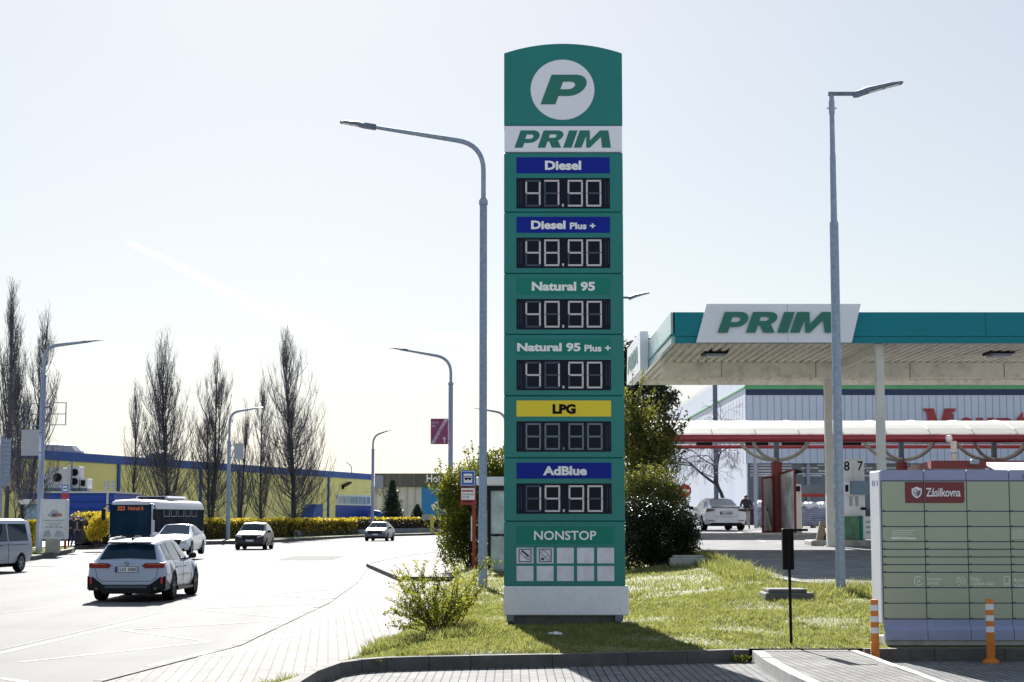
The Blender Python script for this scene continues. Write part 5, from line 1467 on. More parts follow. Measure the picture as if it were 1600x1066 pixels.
# --- grey coupe like crossover far down the road
M_gun = paint('grey_blue_paint', (.09, .105, .135), rough=.3, coat=.2)
KC = [(-2.25, .40, .86, .98, .74, .86, .82, .70), (-2.1, .34, .96, 1.12, .80, .91, .86, .70), (-1.3, .30, 1.02, 1.42, .84, .93, .88, .62), (-.6, .28, 1.0, 1.55, .86, .94, .88, .62), (.05, .28, .98, 1.57, .86, .94, .88, .64), (.3, .28, .97, 1.54, .86, .94, .88, .64),
      (1.10, .28, .96, 1.10, .86, .94, .88, .80), (1.4, .28, .94, 1.04, .86, .94, .88, .80), (2.0, .30, .84, .91, .84, .92, .86, .74), (2.2, .34, .72, .78, .78, .87, .82, .68), (2.27, .38, .58, .62, .70, .78, .74, .62)]
cu_ = Car('crossover_car', 'grey crossover with white bonnet glare farthest along the curving road', 'car', (at(590, 845, 140.7).x, 143.0, ROAD_Z), R(180 - 6), KC, (-1.36, 1.34), .35, M_gun)
cu_.screen(1.08, .38, 'windscreen', M_screen); cu_.screen(-2.0, -1.3, 'rear_window', M_screen)
cu_.side_glass([((-1.5, -.75), (-.9, -.72), .08, .84), ((-.68, .2), (-.66, .12), .08, .88), ((.26, .98), (.16, .42), .08, .86)])
front(cu_, 2.25, .60, .70, True, [(.46, -.02), (.5, .1), (.86, .14), (.86, .04)], '')
cu_.mirrors(.82, 1.04, M_trim, w=.22)

# --- silver van leaving the frame at the left
KV = [(-2.40, .42, 1.05, 1.80, .80, .90, .88, .72), (-2.36, .36, 1.08, 1.90, .84, .95, .93, .76), (-2.0, .32, 1.08, 1.95, .86, .95, .93, .78), (0, .32, 1.07, 1.96, .86, .95, .93, .80), (.9, .32, 1.06, 1.93, .86, .95, .93, .78), (1.75, .32, 1.03, 1.16, .86, .95, .91, .80),
      (2.1, .34, .92, 1.0, .84, .93, .88, .74), (2.38, .38, .72, .78, .76, .86, .8, .66), (2.45, .42, .55, .6, .66, .78, .72, .6)]
M_van = paint('van_silver_paint', (.36, .40, .50), rough=.3, metal=.2)
va = Car('van', 'silver van with dark side windows leaving the frame at the left edge of the road', 'van', (-19.2, 62.7, ROAD_Z), R(170.5), KV, (-1.48, 1.45), .34, M_van, rim=M_rim_light)
va.side_glass([((-2.05, -.45), (-1.95, -.45), .06, .80), ((-.35, .30), (-.35, .30), .06, .80), ((.40, 1.3), (.40, .95), .06, .78)], m=M_bm_glass)
va.screen(1.7, .98, 'windscreen', M_screen)
va.mirrors(1.15, 1.2, M_trim, w=.24)
for sx in (1, -1):
    for y in (-.40, .35, 1.3):
        mb = MB(); mb.box((sx * .948, y, .72), (.008, .012, .74)); va.add(mb, 'door_gap', M_under)
    mb = MB(); mb.box((sx * .95, .25, .98), (.03, .18, .04), bev=.008); va.add(mb, 'door_handle', M_trim)
    mb = MB(); mb.box((sx * .95, -.9, 1.0), (.014, 2.2, .012)); va.add(mb, 'slide_rail', M_trim)
    mb = MB(); mb.box((sx * .86, -2.42, 1.15), (.1, .06, .34)); va.add(mb, 'tail_light', M_tail)

# --- white car parked on the forecourt, seen from behind
KT = [(-2.34, .30, .86, .98, .74, .86, .82, .70), (-2.30, .28, .92, 1.03, .80, .90, .86, .72), (-2.1, .26, .95, 1.06, .84, .92, .88, .72), (-1.8, .25, .96, 1.12, .85, .93, .88, .66), (-.9, .24, .95, 1.39, .85, .935, .88, .59), (-.1, .24, .93, 1.445, .85, .93, .88, .60), (.35, .24, .92, 1.41, .85, .93, .88, .61),
      (1.2, .24, .89, .97, .85, .93, .87, .76), (1.5, .24, .87, .92, .85, .93, .87, .76), (2.0, .25, .76, .80, .82, .91, .84, .70), (2.25, .28, .62, .66, .74, .84, .78, .64), (2.35, .32, .5, .53, .66, .74, .70, .58)]
zc_ = z_fore(78.5)
te = Car('white_car', 'white fastback car seen from behind parked on the forecourt beside a man', 'car', (at(1129, 825, 76.2).x, 78.5, zc_), R(4), KT, (-1.40, 1.47), .335, paint('white_car_paint', (.68, .71, .79), rough=.22), rim=M_rim_light)
te.screen(-1.86, -.95, 'rear_window', M_screen, .93, .9); te.screen(-.9, .3, 'glass_roof', M_screen, .9, .9); te.screen(1.16, .4, 'windscreen', M_screen)
te.side_glass([((-1.5, -.55), (-.9, -.52), .08, .86), ((-.48, .35), (-.46, .3), .08, .88), ((.42, 1.1), (.34, .5), .08, .86)])
for sx in (1, -1):
    mb = MB(); q = [(sx * .50, .93), (sx * .86, .955), (sx * .89, .82), (sx * .56, .86)]
    mb.prism(q[::-1] if sx > 0 else q, -2.37, -2.26); te.add(mb, 'tail_light', [mat('smoked_lens', (.03, .006, .01), rough=.2)])
    mb = MB(); q = [(sx * .50, .43), (sx * .78, .46), (sx * .80, .43), (sx * .55, .40)]
    mb.prism(q[::-1] if sx > 0 else q, -2.352, -2.30); te.add(mb, 'reflector', M_tail)
mb = MB(); mb.prism([(-.78, .22), (-.68, .34), (.68, .34), (.78, .22)], -2.36, -2.2); te.add(mb, 'diffuser', M_trim)
mb = MB(); mb.box((0, -2.3, 1.035), (1.3, .14, .022), rx=R(-8)); te.add(mb, 'spoiler', M_trim)
te.plate(-2.345, .76, '5L4 8288', 'rear')
mb = MB()
for q in ([(-.5, .70), (-.42, .60)], [(-.42, .60), (.42, .60)], [(.42, .60), (.5, .70)]): mb.tube([(q[0][0], -2.345, q[0][1]), (q[1][0], -2.345, q[1][1])], .006, 4)
te.add(mb, 'boot_gap', M_under)
te.mirrors(.95, .96, M_trim)

# ------------------------------------------------------------ bus
M_bus = mat('bus_white', (.56, .56, .64), rough=.4, vary=.04)
M_bus_pink = mat('bus_pink', (.50, .30, .31), rough=.45, vary=.05)
BX, BY = -21.3, 97.0
bl, bw, bh = 12.0, 2.5, 2.95
bus = root('bus', (BX, BY, ROAD_Z), 'pale city bus with dark windscreen and orange route number 323 at the stop', 'bus', rz=R(-3.7))
ORG[bus.name] = (0, 0, 0)
# local: nose at y = 0, runs to +y
sec = [(0, .28), (1.18, .28), (1.25, .36), (1.25, 1.0), (1.25, 2.3), (1.22, 2.6), (1.12, 2.83), (.95, 2.93), (0, 2.97)]
mb = MB(); st = [(0.0, .955, 2.74, .97), (.03, .97, 2.78, .98), (.10, .985, 2.84, .99), (.35, 1, 2.93, 1), (1.5, 1, 2.95, 1), (bl - .3, 1, 2.95, 1), (bl - .05, .98, 2.9, .985), (bl, .95, 2.8, .96)]
rings = []
for y, fx, zmax, fz in st:
    half = [(x * fx, lerp(.6, z, fz) if z < .6 else min(z, .6 + (z - .6) * (zmax - .6) / 2.35 + .02)) for x, z in sec]
    ring = half + [(-x, z) for x, z in half[::-1][1:-1]]
    rings.append(len(mb.v)); mb.v += [(x, y, z) for x, z in ring]; nR = len(ring)
for i in range(len(rings) - 1):
    for k in range(nR):
        a, b = rings[i] + k, rings[i] + (k + 1) % nR
        mb.f.append((a, b, b + nR, a + nR)); mb.m.append(0)
mb.f.append(tuple(rings[0] + k for k in range(nR))); mb.m.append(0); mb.f.append(tuple(rings[-1] + k for k in range(nR))[::-1]); mb.m.append(0)
mb.build('body', M_bus, bus, smooth=35, local=True)
M_busglass = mat('bus_glass', (.008, .030, .060), rough=.12, vary=.3, scale=1.2, spec=.02)
def curved_front(x0, x1, z0, z1, off, n=10):
    mb = MB()
    for i in range(n + 1):
        x = lerp(x0, x1, i / n)
        yb_ = .03 * (abs(x) / 1.2) ** 4 - off
        for z in (z0, z1): mb.v.append((x, yb_ + .0 * max(0, z - 2.0), z))
    for i in range(n): mb.f.append((2 * i, 2 * i + 2, 2 * i + 3, 2 * i + 1)); mb.m.append(0)
    return mb
curved_front(-1.18, 1.18, 1.0, 2.66, .035).build('windscreen', M_busglass, bus, local=True, smooth=True)
curved_front(-1.12, 1.12, .80, .995, .038).build('front_panel', M_trim, bus, local=True, smooth=True)
mb = MB()
M_amber = mat('amber_led', (.42, .10, .03), rough=.5, vary=.02, emit=((1.0, .20, .02), .06))
mb.flat(text2d('323', .03), -.74, 2.34, .42, .24, -.045); mb.flat(text2d('Nádraží B', .02), -.14, 2.36, .86, .20, -.046)
mb.build('route_display', M_amber, bus, local=True)
mb = MB(); mb.flat(text2d('1734', .02), .30, .83, .36, .13, -.045); 
for k in range(3): mb.bx(-.72 + k * .16, -.62 + k * .16, -.047, -.042, .84, .92)
mb.build('fleet_number', M_text_white, bus, local=True)
for sx in (1, -1):
    mb = MB(); mb.lathe([(.09, -.03), (.085, .02)], (sx * .95, .06, .60), 14, axis='Y'); mb.lathe([(.06, -.03), (.055, .02)], (sx * .72, .03, .54), 12, axis='Y'); mb.build('headlight', M_headl, bus, local=True)
    mb = MB(); mb.tube([(sx * 1.0, .1, 2.72), (sx * 1.40, -.22, 2.66), (sx * 1.46, -.3, 2.45)], .035, 6); mb.box((sx * 1.46, -.3, 2.12), (.22, .12, .62), bev=.04); mb.build('mirror', M_trim, bus, local=True)
    # side windows (right of the nose as we see it: +x)
    mb = MB(); xx = sx * 1.256
    mb.bx(xx - .004, xx + .004, .45, bl - .2, 1.12, 2.42); gl = mb.build('side_glazing', mat('bus_side_glass', (.035, .042, .056), rough=.3, vary=.4, scale=.9, spec=0.0), bus, local=True)
    mb = MB()
    for k, y in enumerate((2.3, 3.9, 5.5, 7.1, 8.7)): mb.bx(xx - .006, xx + .007, y, y + 1.25, 2.0, 2.03); mb.bx(xx - .006, xx + .007, y, y + .05, 2.03, 2.36); mb.bx(xx - .006, xx + .007, y + 1.2, y + 1.25, 2.03, 2.36)
    mb.build('vent_frame', M_sign_back, gl, local=True)
    mb = MB(); mb.bx(xx - .004, xx + .003, 5.2, 8.2, .42, 1.115); mb.build('pink_stripe', M_bus_pink, bus, local=True)
    mb = MB(); mb.bx(xx - .004, xx + .004, bl - 2.6, bl - .4, .82, 1.02)
    for y, z in ((bl - 2.5, .55), (bl - 1.4, .55), (bl - 2.4, .38), (bl - 1.3, .38)): mb.bx(xx - .004, xx + .004, y, y + .35, z, z + .12)
    mb.build('service_flap', M_trim, bus, local=True)
    for y in (2.7, 8.9): 
        mb = MB(); mb.lathe([(.56, -.012), (.56, .012)] , (sx * 1.25, y, .50), 24, axis='X'); mb.build('wheel_arch', M_under, bus, local=True)
        wheel(bus, sx * 1.13, y, .48, .29, M_rim_light, 8, False)
mb = MB(); mb.bx(-.95, .95, 4.2, 8.8, 2.965, 3.2, bev=.10); mb.build('roof_unit', M_bus, bus, local=True)
mb = MB(); mb.bx(-.8, .8, 4.188, 4.2, 3.02, 3.15); mb.build('roof_grille', M_trim, bus, local=True)
mb = MB(); mb.bx(-1.1, 1.1, .2, bl - .2, .18, .3); mb.build('underbody', M_under, bus, local=True)
ORG[bus.name] = (BX, BY, ROAD_Z)

# ------------------------------------------------------------ people
M_skin = mat('skin', (.42, .26, .19), rough=.6, vary=.06)
M_hair = mat('dark_hair', (.03, .022, .018), rough=.7, vary=.2)
def person(loc, rz, H, label, jacket, trousers, joints, hair, shoes, head_dir=(0, 1, 0), extra=None, hat=None):
    """joints in metres for H = 1.75: pelvis, chest, neck, head, arms and legs"""
    rt = root('person', loc, label, 'person', None, rz=rz)
    ORG[rt.name] = (0, 0, 0)
    s = H / 1.75
    J = joints; names = list(J.keys())
    E = [('pelvis', 'waist'), ('waist', 'chest'), ('chest', 'neck'), ('neck', 'head'), ('head', 'crown'),
         ('chest', 'shL'), ('shL', 'elL'), ('elL', 'wrL'), ('wrL', 'paL'), ('chest', 'shR'), ('shR', 'elR'), ('elR', 'wrR'), ('wrR', 'paR'),
         ('pelvis', 'hipL'), ('hipL', 'knL'), ('knL', 'anL'), ('anL', 'toL'), ('pelvis', 'hipR'), ('hipR', 'knR'), ('knR', 'anR'), ('anR', 'toR')]
    rad = dict(pelvis=(.155, .12), waist=(.15, .11), chest=(.175, .125), neck=(.06, .06), head=(.085, .10), crown=(.07, .08), shL=(.075, .075), shR=(.075, .075), elL=(.052, .052), elR=(.052, .052), wrL=(.033, .033), wrR=(.033, .033),
               paL=(.038, .022), paR=(.038, .022), hipL=(.10, .10), hipR=(.10, .10), knL=(.068, .068), knR=(.068, .068), anL=(.05, .05), anR=(.05, .05), toL=(.042, .034), toR=(.042, .034))
    me = bpy.data.meshes.new('tmp'); me.from_pydata([tuple(Vector(J[n]) * s) for n in names], [(names.index(a), names.index(b)) for a, b in E], [])
    ob = bpy.data.objects.new('tmp', me); COL.objects.link(ob)
    ob.modifiers.new('skin', 'SKIN').use_smooth_shade = True
    for i, n in enumerate(names):
        v = me.skin_vertices[0].data[i]; v.radius = (rad[n][0] * s, rad[n][1] * s); v.use_root = n == 'pelvis'
    sb = ob.modifiers.new('sub', 'SUBSURF'); sb.levels = 2; sb.render_levels = 2
    dg = bpy.context.evaluated_depsgraph_get(); out = bpy.data.meshes.new_from_object(ob.evaluated_get(dg))
    bpy.data.objects.remove(ob); bpy.data.meshes.remove(me)
    mb = MB(); mb.v = [tuple(v.co) for v in out.vertices]
    zj = J['neck'][2] * s; zp = (J['pelvis'][2] - .06) * s
    wr = [Vector(J[k]) * s for k in ('wrL', 'wrR')]; pa = [Vector(J[k]) * s for k in ('paL', 'paR')]; an = max(J['anL'][2], J['anR'][2]) * s
    hd = Vector(J['head']) * s
    for p in out.polygons:
        c = Vector(p.center); m = 1
        if (c - hd).length < .19 * s and c.z > zj + .01: m = 0
        elif min((c - pa[0]).length, (c - pa[1]).length) < .075 * s and True: m = 0
        elif c.z < an + .0 * s and c.z < .10 * s: m = 3
        elif c.z < zp and min((c - w).length for w in wr) > .14 * s: m = 2
        mb.f.append(tuple(p.vertices)); mb.m.append(m)
    bpy.data.meshes.remove(out)
    # fingers and thumb on each palm
    for w, q in zip(wr, pa):
        d = (q - w).normalized(); side = d.cross(Vector((0, 1, 0)))
        side = side.normalized() if side.length > .1 else Vector((0, 1, 0)); up = side.cross(d).normalized()
        for k, L in enumerate((.068, .078, .072, .055)):
            b0 = q + d * .012 * s + side * (k - 1.5) * .019 * s
            mb.tube([b0, b0 + d * L * .5 * s + up * .006, b0 + d * L * .85 * s + up * .022 * s, b0 + d * L * s * .95 + up * .036 * s], [.0095 * s, .009 * s, .008 * s, .006 * s], 6, 0)
        b0 = w.lerp(q, .6) + side * -.03 * s
        mb.tube([b0, b0 - side * .026 * s + d * .03 * s, b0 - side * .026 * s + d * .058 * s + up * .01], [.011 * s, .010 * s, .007 * s], 6, 0)
    # face
    f = Vector(head_dir).normalized(); r_ = f.cross(Vector((0, 0, 1))).normalized(); u = r_.cross(f).normalized()
    fc = hd + f * .088 * s
    mb.tube([fc + u * .035 * s - f * .01, fc + u * .005 * s + f * .022 * s, fc - u * .004 * s + f * .0], [.010 * s, .014 * s, .010 * s], 6, 0)
    for sx in (1, -1):
        e = hd + f * .089 * s + r_ * .032 * s * sx + u * .035 * s; mb.box(e, (.018 * s, .012 * s, .012 * s), 4)
        e = hd + r_ * .088 * s * sx + u * .01; mb.box(e, (.02 * s, .035 * s, .055 * s), 0, bev=.008)
    mb.box(hd + f * .085 * s - u * .045 * s, (.045 * s, .016 * s, .010 * s), 5)
    mb.build('body', [M_skin, jacket, trousers, shoes, M_text_black, mat('lips', (.3, .12, .1))], rt, smooth=True, local=True)
    mb = MB(); cpos = hd - f * .014 * s + u * .035 * s
    prof = [(.001, .088), (.045, .08), (.078, .052), (.098, .010), (.099, -.035), (.085, -.06)]
    base = len(mb.v); n = 16
    for r0, h in prof:
        for k in range(n):
            a = 2 * math.pi * k / n
            dv = r_ * math.cos(a) * r0 * s + f * math.sin(a) * r0 * s * 1.06 + u * h * s
            if math.sin(a) > .3 and h < .02: dv += u * (.055 * s) - f * .02 * s
            mb.v.append(tuple(cpos + dv))
    for i in range(len(prof) - 1):
        for k in range(n):
            a, b = base + i * n + k, base + i * n + (k + 1) % n
            mb.f.append((a, b, b + n, a + n)); mb.m.append(0)
    mb.build('cap' if hat else 'hair', hat or hair, rt, smooth=True, local=True)
    if extra: extra(rt, s, J)
    return rt
STAND = dict(pelvis=(0, 0, .95), waist=(0, 0, 1.12), chest=(0, 0, 1.33), neck=(0, .0, 1.49), head=(0, .015, 1.60), crown=(0, .01, 1.68),
             shL=(-.19, 0, 1.40), elL=(-.27, -.02, 1.14), wrL=(-.20, .14, .98), paL=(-.15, .20, .95), shR=(.19, 0, 1.40), elR=(.28, -.03, 1.14), wrR=(.24, .12, 1.02), paR=(.20, .19, 1.05),
             hipL=(-.09, 0, .88), knL=(-.11, .02, .50), anL=(-.13, 0, .09), toL=(-.15, .14, .04), hipR=(.09, 0, .88), knR=(.11, .02, .50), anR=(.13, 0, .09), toR=(.16, .14, .04))
M_jk = mat('black_jacket', (.012, .012, .016), rough=.8, vary=.2)
M_nv = mat('dark_blue_jeans', (.02, .028, .055), rough=.85, vary=.2)
M_shoe = mat('dark_shoes', (.02, .018, .016), rough=.6)
def open_jacket(rt, s, J):
    mb = MB(); mb.prism([(-.055, .96), (.055, .96), (.035, 1.42), (-.035, 1.42)], .118 * s, .142 * s); mb.build('shirt', mat('grey_shirt', (.22, .21, .23), rough=.85), rt, local=True)
S1 = dict(STAND); S1.update(wrR=(.34, .12, 1.20), paR=(.36, .17, 1.28), elR=(.34, -.02, 1.12))
pz = .12
a = at(121.5, 850, 95.0); person((a.x, 95.0, pz), R(180 - 10), 1.76, 'man in open black jacket and dark jeans with light cap standing near the yellow bushes', M_jk, M_nv, S1, M_hair, M_shoe, extra=open_jacket, hat=mat('light_cap', (.5, .48, .46), rough=.8))
S2 = dict(STAND); S2.update(knL=(-.11, .10, .52), anL=(-.12, -.06, .10), toL=(-.13, .08, .04))
a = at(109.5, 850, 94.0)
def cuffs(rt, s, J): pass
person((a.x, 94.0, pz), R(180 + 60), 1.78, 'person in long dark coat partly hidden behind the advertising board', M_jk, mat('black_trousers', (.015, .015, .018), rough=.85), S2, M_hair, mat('light_shoes', (.5, .48, .46), rough=.7))
S3 = dict(STAND); S3.update(head=(0, .10, 1.55), crown=(0, .13, 1.62), neck=(0, .05, 1.46), chest=(0, .03, 1.32), wrL=(-.10, .24, 1.02), paL=(-.05, .29, .98), wrR=(.12, .22, 1.0), paR=(.07, .28, .98))
a = at(1166.5, 826, 84)
person((a.x, 84.0, z_fore(84)), R(180 - 12), 1.72, 'man with bowed head in dark jacket and beige trousers standing behind the white car', mat('dark_grey_jacket', (.03, .03, .034), rough=.85), mat('beige_trousers', (.36, .29, .22), rough=.85), S3, M_hair, M_shoe, head_dir=(0, 1, -.55))
# ------------------------------------------------------------ buildings
def panel_mat(name, col, pitch, depth=.25, axis='X', rough=.5, vary=.05):
    """profiled metal sheet: shallow ribs as bump, run along the wall by its own coordinates"""
    m = mat(name, col, rough=rough, vary=vary, scale=.4)
    n, l = m.node_tree.nodes, m.node_tree.links
    tc = n.new('ShaderNodeTexCoord'); w = n.new('ShaderNodeTexWave'); w.wave_type = 'BANDS'; w.bands_direction = axis
    w.inputs['Scale'].default_value = math.pi / pitch / 10.0
    l.new(tc.outputs['Object'], w.inputs['Vector'])
    b = n.new('ShaderNodeBump'); b.inputs['Strength'].default_value = depth; b.inputs['Distance'].default_value = .06
    l.new(w.outputs['Fac'], b.inputs['Height']); l.new(b.outputs[0], n['Principled BSDF'].inputs['Normal'])
    return m
# long yellow hall
M_yel = panel_mat('yellow_sheet', (.62, .49, .035), .9, .5, 'Y')
M_blu = mat('blue_trim', (.012, .085, .38), spec=.2, rough=.45, vary=.08, scale=.6)
M_blu2 = panel_mat('blue_sheet', (.006, .05, .36), .55, .9, 'Z')
A = at(-60, 806, 141); A.z = 0
Bq = at(581, 806, 241)
A2 = Vector((A.x, A.y)); B2 = Vector((Bq.x, Bq.y)); dv = (B2 - A2); LL = dv.length; dv.normalize(); nv = Vector((-dv.y, dv.x))       # nv points away from the road
hz = at(581, 741, 241).z
ry = root('yellow_hall', (A2.x, A2.y, 0), 'long yellow metal hall with blue roof edge behind the poplars and hedge', 'building')
ry.rotation_euler = (0, 0, math.atan2(dv.y, dv.x)); ORG[ry.name] = (0, 0, 0)
def hall_u(px):
    d = ray(px, 806); s = d.x / d.y
    # point on the wall line seen at this pixel
    t = (A2.x - s * A2.y) / (s * dv.y - dv.x)
    return t
mb = MB(); mb.bx(0, LL, 0, 45, -.3, hz - .8); mb.build('wall', panel_mat('yellow_wall', (.94, .80, .27), .75, .22, 'X'), ry, local=True)
mb = MB(); mb.bx(-.1, LL + .1, -.12, 45.1, hz - .8, hz); 
for k in range(int(LL / 6)): mb.bx(k * 6.0, k * 6.0 + .06, -.14, -.12, hz - .8, hz, 1)
mb.build('roof_edge', [M_blu, mat('blue_trim_light', (.10, .2, .45))], ry, local=True)
for px in (183, 312, 372, 512):
    u = hall_u(px); mb = MB(); mb.bx(u - .22, u + .22, -.16, -.005, 0, hz - .81); mb.build('downpipe', M_blu, ry, local=True)
u0, u1 = hall_u(524), hall_u(580)
Yc = lambda u: A2.y + dv.y * u
def hz_at(px, py): u = hall_u(px); return at(px, py, Yc(u)).z
mb = MB(); mb.bx(u0 + .0, u1, -.06, -.005, 0, hz_at(550, 790)); mb.build('blue_wall_panel', panel_mat('deep_blue_sheet', (.006, .045, .33), .6, .5, 'X'), ry, local=True)
wz0, wz1 = hz_at(550, 790), hz_at(550, 773.5)
mb = MB(); mb.bx(u0 + .2, u1 - .5, -.08, -.005, wz0 + .05, wz1); wf = mb.build('window', M_white, ry, local=True)
nW = 8
for k in range(nW):
    a, b = lerp(u0 + .4, u1 - .7, k / nW) + .12, lerp(u0 + .4, u1 - .7, (k + 1) / nW) - .12
    mb = MB(); mb.bx(a, b, -.10, -.081, wz0 + .25, wz1 - .2); mb.build('pane', mat('pale_pane', (.34, .40, .44), rough=.15, vary=.4, scale=.8), wf, local=True)
mb = MB(); u = hall_u(538); mb.box((u, -.3, hz_at(538, 757)), (2.6, .5, .22), ry=R(-12)); mb.box((u - .9, -.12, hz_at(538, 757) - .35), (.3, .2, .6)); mb.build('wall_lamp', M_black, ry, local=True)
for px, w in ((205, 9), (352, 6)):
    u = hall_u(px); mb = MB(); mb.lathe([(w * .28, 0), (w * .27, .6), (w * .2, 1.2), (w * .08, 1.55)], (u, 8, hz), 16); mb.build('roof_dome', mat('dome_plastic', (.35, .33, .34), rough=.4), ry, local=True)
u = hall_u(474); mb = MB(); mb.prism([(u - 2.4, 0), (u + 2.6, 0), (u + 2.6, hz_at(474, 788)), (u + .2, hz_at(474, 788))], -1.6, -.2); mb.build('stair_cover', M_blu, ry, local=True)
# low blue annex in front with roof machines
AY = 128.0
x0, x1 = at(33, 806, AY).x, at(178, 806, AY).x
zt = at(100, 770.5, AY).z
an = root('blue_annex', (x0, AY, 0), 'low blue ribbed annex with rooftop machines in front of the yellow hall', 'building')
mb = MB(); mb.bx(x0, x1, AY, AY + 9, -.2, zt); mb.build('wall', M_blu2, an)
mb = MB(); mb.bx(x0 - .05, x1 + .05, AY - .05, AY + 9.05, zt + .004, zt + .12); mb.bx(at(167, 770, AY).x, at(170, 770, AY).x, AY - .08, AY - .005, 0, zt); mb.build('roof_edge', M_offwhite, an)
mb = MB(); mb.bx(at(131, 790, AY).x, at(139, 790, AY).x, AY - .06, AY - .005, at(131, 803, AY).z, at(131, 795, AY).z); mb.build('door', mat('green_door', (.02, .07, .12)), an)
mb = MB()
for px in (158, 164, 172): mb.tube([(at(px, 760, AY).x, AY + 1, zt + .1), (at(px, 760, AY).x, AY + 1, at(px, 753, AY).z)], .05, 6)
for py in (753, 760): mb.tube([(at(158, 760, AY).x, AY + 1, at(158, py, AY).z), (at(176, 760, AY).x, AY + 1, at(158, py, AY).z)], .05, 6)
mb.build('railing', M_galv, an)
M_ac = mat('machine_grey', (.48, .49, .53), rough=.5, vary=.05)
for k, (pa_, pb_, pt, fans, label) in enumerate(((57, 72, 741, 1, 'grey rooftop cooling unit farthest left on the blue annex'), (74, 99, 731, 1, 'wide grey rooftop cooling unit with one round fan on the blue annex'), (104, 124, 729, 2, 'tall grey rooftop cooling unit with two fans on the blue annex'), (124.5, 137, 748, 0, 'small square rooftop unit with dark opening on the blue annex'))):
    a, b = at(pa_, 765, AY + 1.5), at(pb_, pt, AY + 1.5); zz = zt + .13
    r0 = root('cooling_unit', ((a.x + b.x) / 2, AY + 2, zz), label, 'cooling unit', 'machines on the blue annex')
    mb = MB(); mb.bx(a.x, b.x, AY + 1.5, AY + 3, zz + .25, b.z, bev=.03); mb.bx(a.x + .05, b.x - .05, AY + 1.6, AY + 2.9, zz, zz + .25, 1); mb.build('casing', [M_ac, M_galv_dark], r0)
    cx = (a.x + b.x) / 2; w = b.x - a.x
    if fans:
        for j in range(fans):
            zc = lerp(zz + .4, b.z - .1, (j + .5) / fans); rr = min(.42, w * .3)
            mb = MB(); mb.lathe([(rr, -.03), (rr, 0)], (cx + w * .12, AY + 1.5, zc), 18, axis='Y'); mb.build('fan', M_black, r0)
    else:
        mb = MB(); mb.bx(a.x + w * .12, b.x - w * .3, AY + 1.47, AY + 1.5, zz + .4, b.z - .12); mb.build('opening', M_black, r0)
r0 = root('vent_pipe', (at(109, 760, AY).x, AY + 1.2, zt + .12), 'tall square vent pipe with stay wires rising from the blue annex', 'pipe')
mb = MB(); a = at(104, 765, AY + 1.2); b = at(111, 721, AY + 1.2); mb.bx(a.x + .15, b.x, AY + 1.1, AY + 1.4, zt + .12, b.z - 1.2); mb.build('duct', M_ac, r0)
mb = MB(); mb.tube([(b.x + .1, AY + 1.1, zt + .12), (b.x + .1, AY + 1.1, b.z)], .06, 6); mb.tube([(b.x + .1, AY + 1.1, b.z), at(96, 731, AY + 1.2), at(80, 738, AY + 1.2)], .03, 5); mb.build('stay', M_galv_dark, r0)
# grey and blue store far right of the hall
HY = 262.0
hb = root('grey_store', (at(640, 806, HY).x, HY, 0), 'flat grey store with dark sign band and bright blue wall beyond the hall', 'building')
xa, xb, xc, xd = at(560, 806, HY).x, at(658.5, 806, HY).x, at(800, 806, HY).x, at(586, 806, HY).x
z1, z2 = at(640, 740, HY).z, at(640, 761, HY).z
mb = MB(); mb.bx(xa, xb, HY, HY + 40, -.2, z2)
for k in range(9): x = lerp(xa, xb, k / 8); mb.bx(x, x + .25, HY - .15, HY, 0, z2, 1)
mb.build('wall', [mat('store_grey', (.48, .49, .54), rough=.6, vary=.05), mat('store_seam', (.36, .37, .42))], hb)
mb = MB(); mb.bx(xb + .01, xc, HY - .2, HY + 40, -.2, z2 - .02); mb.build('blue_wall', mat('store_blue', (.006, .17, .50), rough=.5, vary=.08), hb)
mb = MB(); mb.bx(at(586, 750, HY).x, xc, HY - .6, HY + 40, z2 + .02, z1)
for px in (605, 624, 646): mb.bx(at(px, 750, HY).x, at(px, 750, HY).x + .25, HY - .65, HY - .6, z2 + .05, z1 - .05, 1)
mb.build('sign_band', [mat('band_grey', (.06, .062, .075), rough=.5, vary=.1), mat('band_seam', (.10, .105, .12))], hb)
mb = MB(); a = at(666.5, 754, HY - .7); mb.flat(text2d('Hornbach', .015), a.x, a.z, (at(724, 750, HY).x - a.x), at(666, 741.5, HY - .7).z - a.z, HY - .66); mb.build('lettering', M_text_white, hb)
mb = MB(); mb.bx(at(586, 760, HY).x, at(599, 760, HY).x, HY - .9, HY - .65, at(590, 764, HY).z, z1 - .3); mb.build('pale_panel', M_sign_back, hb)
mb = MB(); a = at(677, 793, HY - .3)
for px, py, w, h in ((679, 792, 9, .9), (683, 788, 6, .8), (686, 785, 3, .7), (690, 795, 2, .6)): q = at(px, py, HY - .3); mb.box(q, (w * .09, .1, h), ry=R(-20))
mb.build('wall_mark', M_white, hb)
mb = MB(); a = at(576, 806, 240); mb.prism([(at(581, 806, 235).x, 0), (at(618, 806, 235).x, 0), (at(618, 804, 235).x, at(618, 803, 235).z), (at(581, 800, 235).x, at(581, 797, 235).z)], 235, 240); 
r0 = root('blue_ramp', (at(600, 806, 235).x, 235, 0), 'dark blue sloping ramp wall at the end of the yellow hall', 'wall'); mb.build('panel', M_blu, r0)
r0 = root('yellow_sign', (at(675, 806, 186).x, 188, 0), 'pale yellow info pillar with grey panel standing in the far hedge', 'sign')
mb = MB(); mb.bx(at(672, 806, 188).x, at(677.5, 806, 188).x, 188, 188.5, 0, at(672, 804, 188).z); mb.build('post', mat('sign_yellow', (.62, .52, .12), rough=.5), r0)
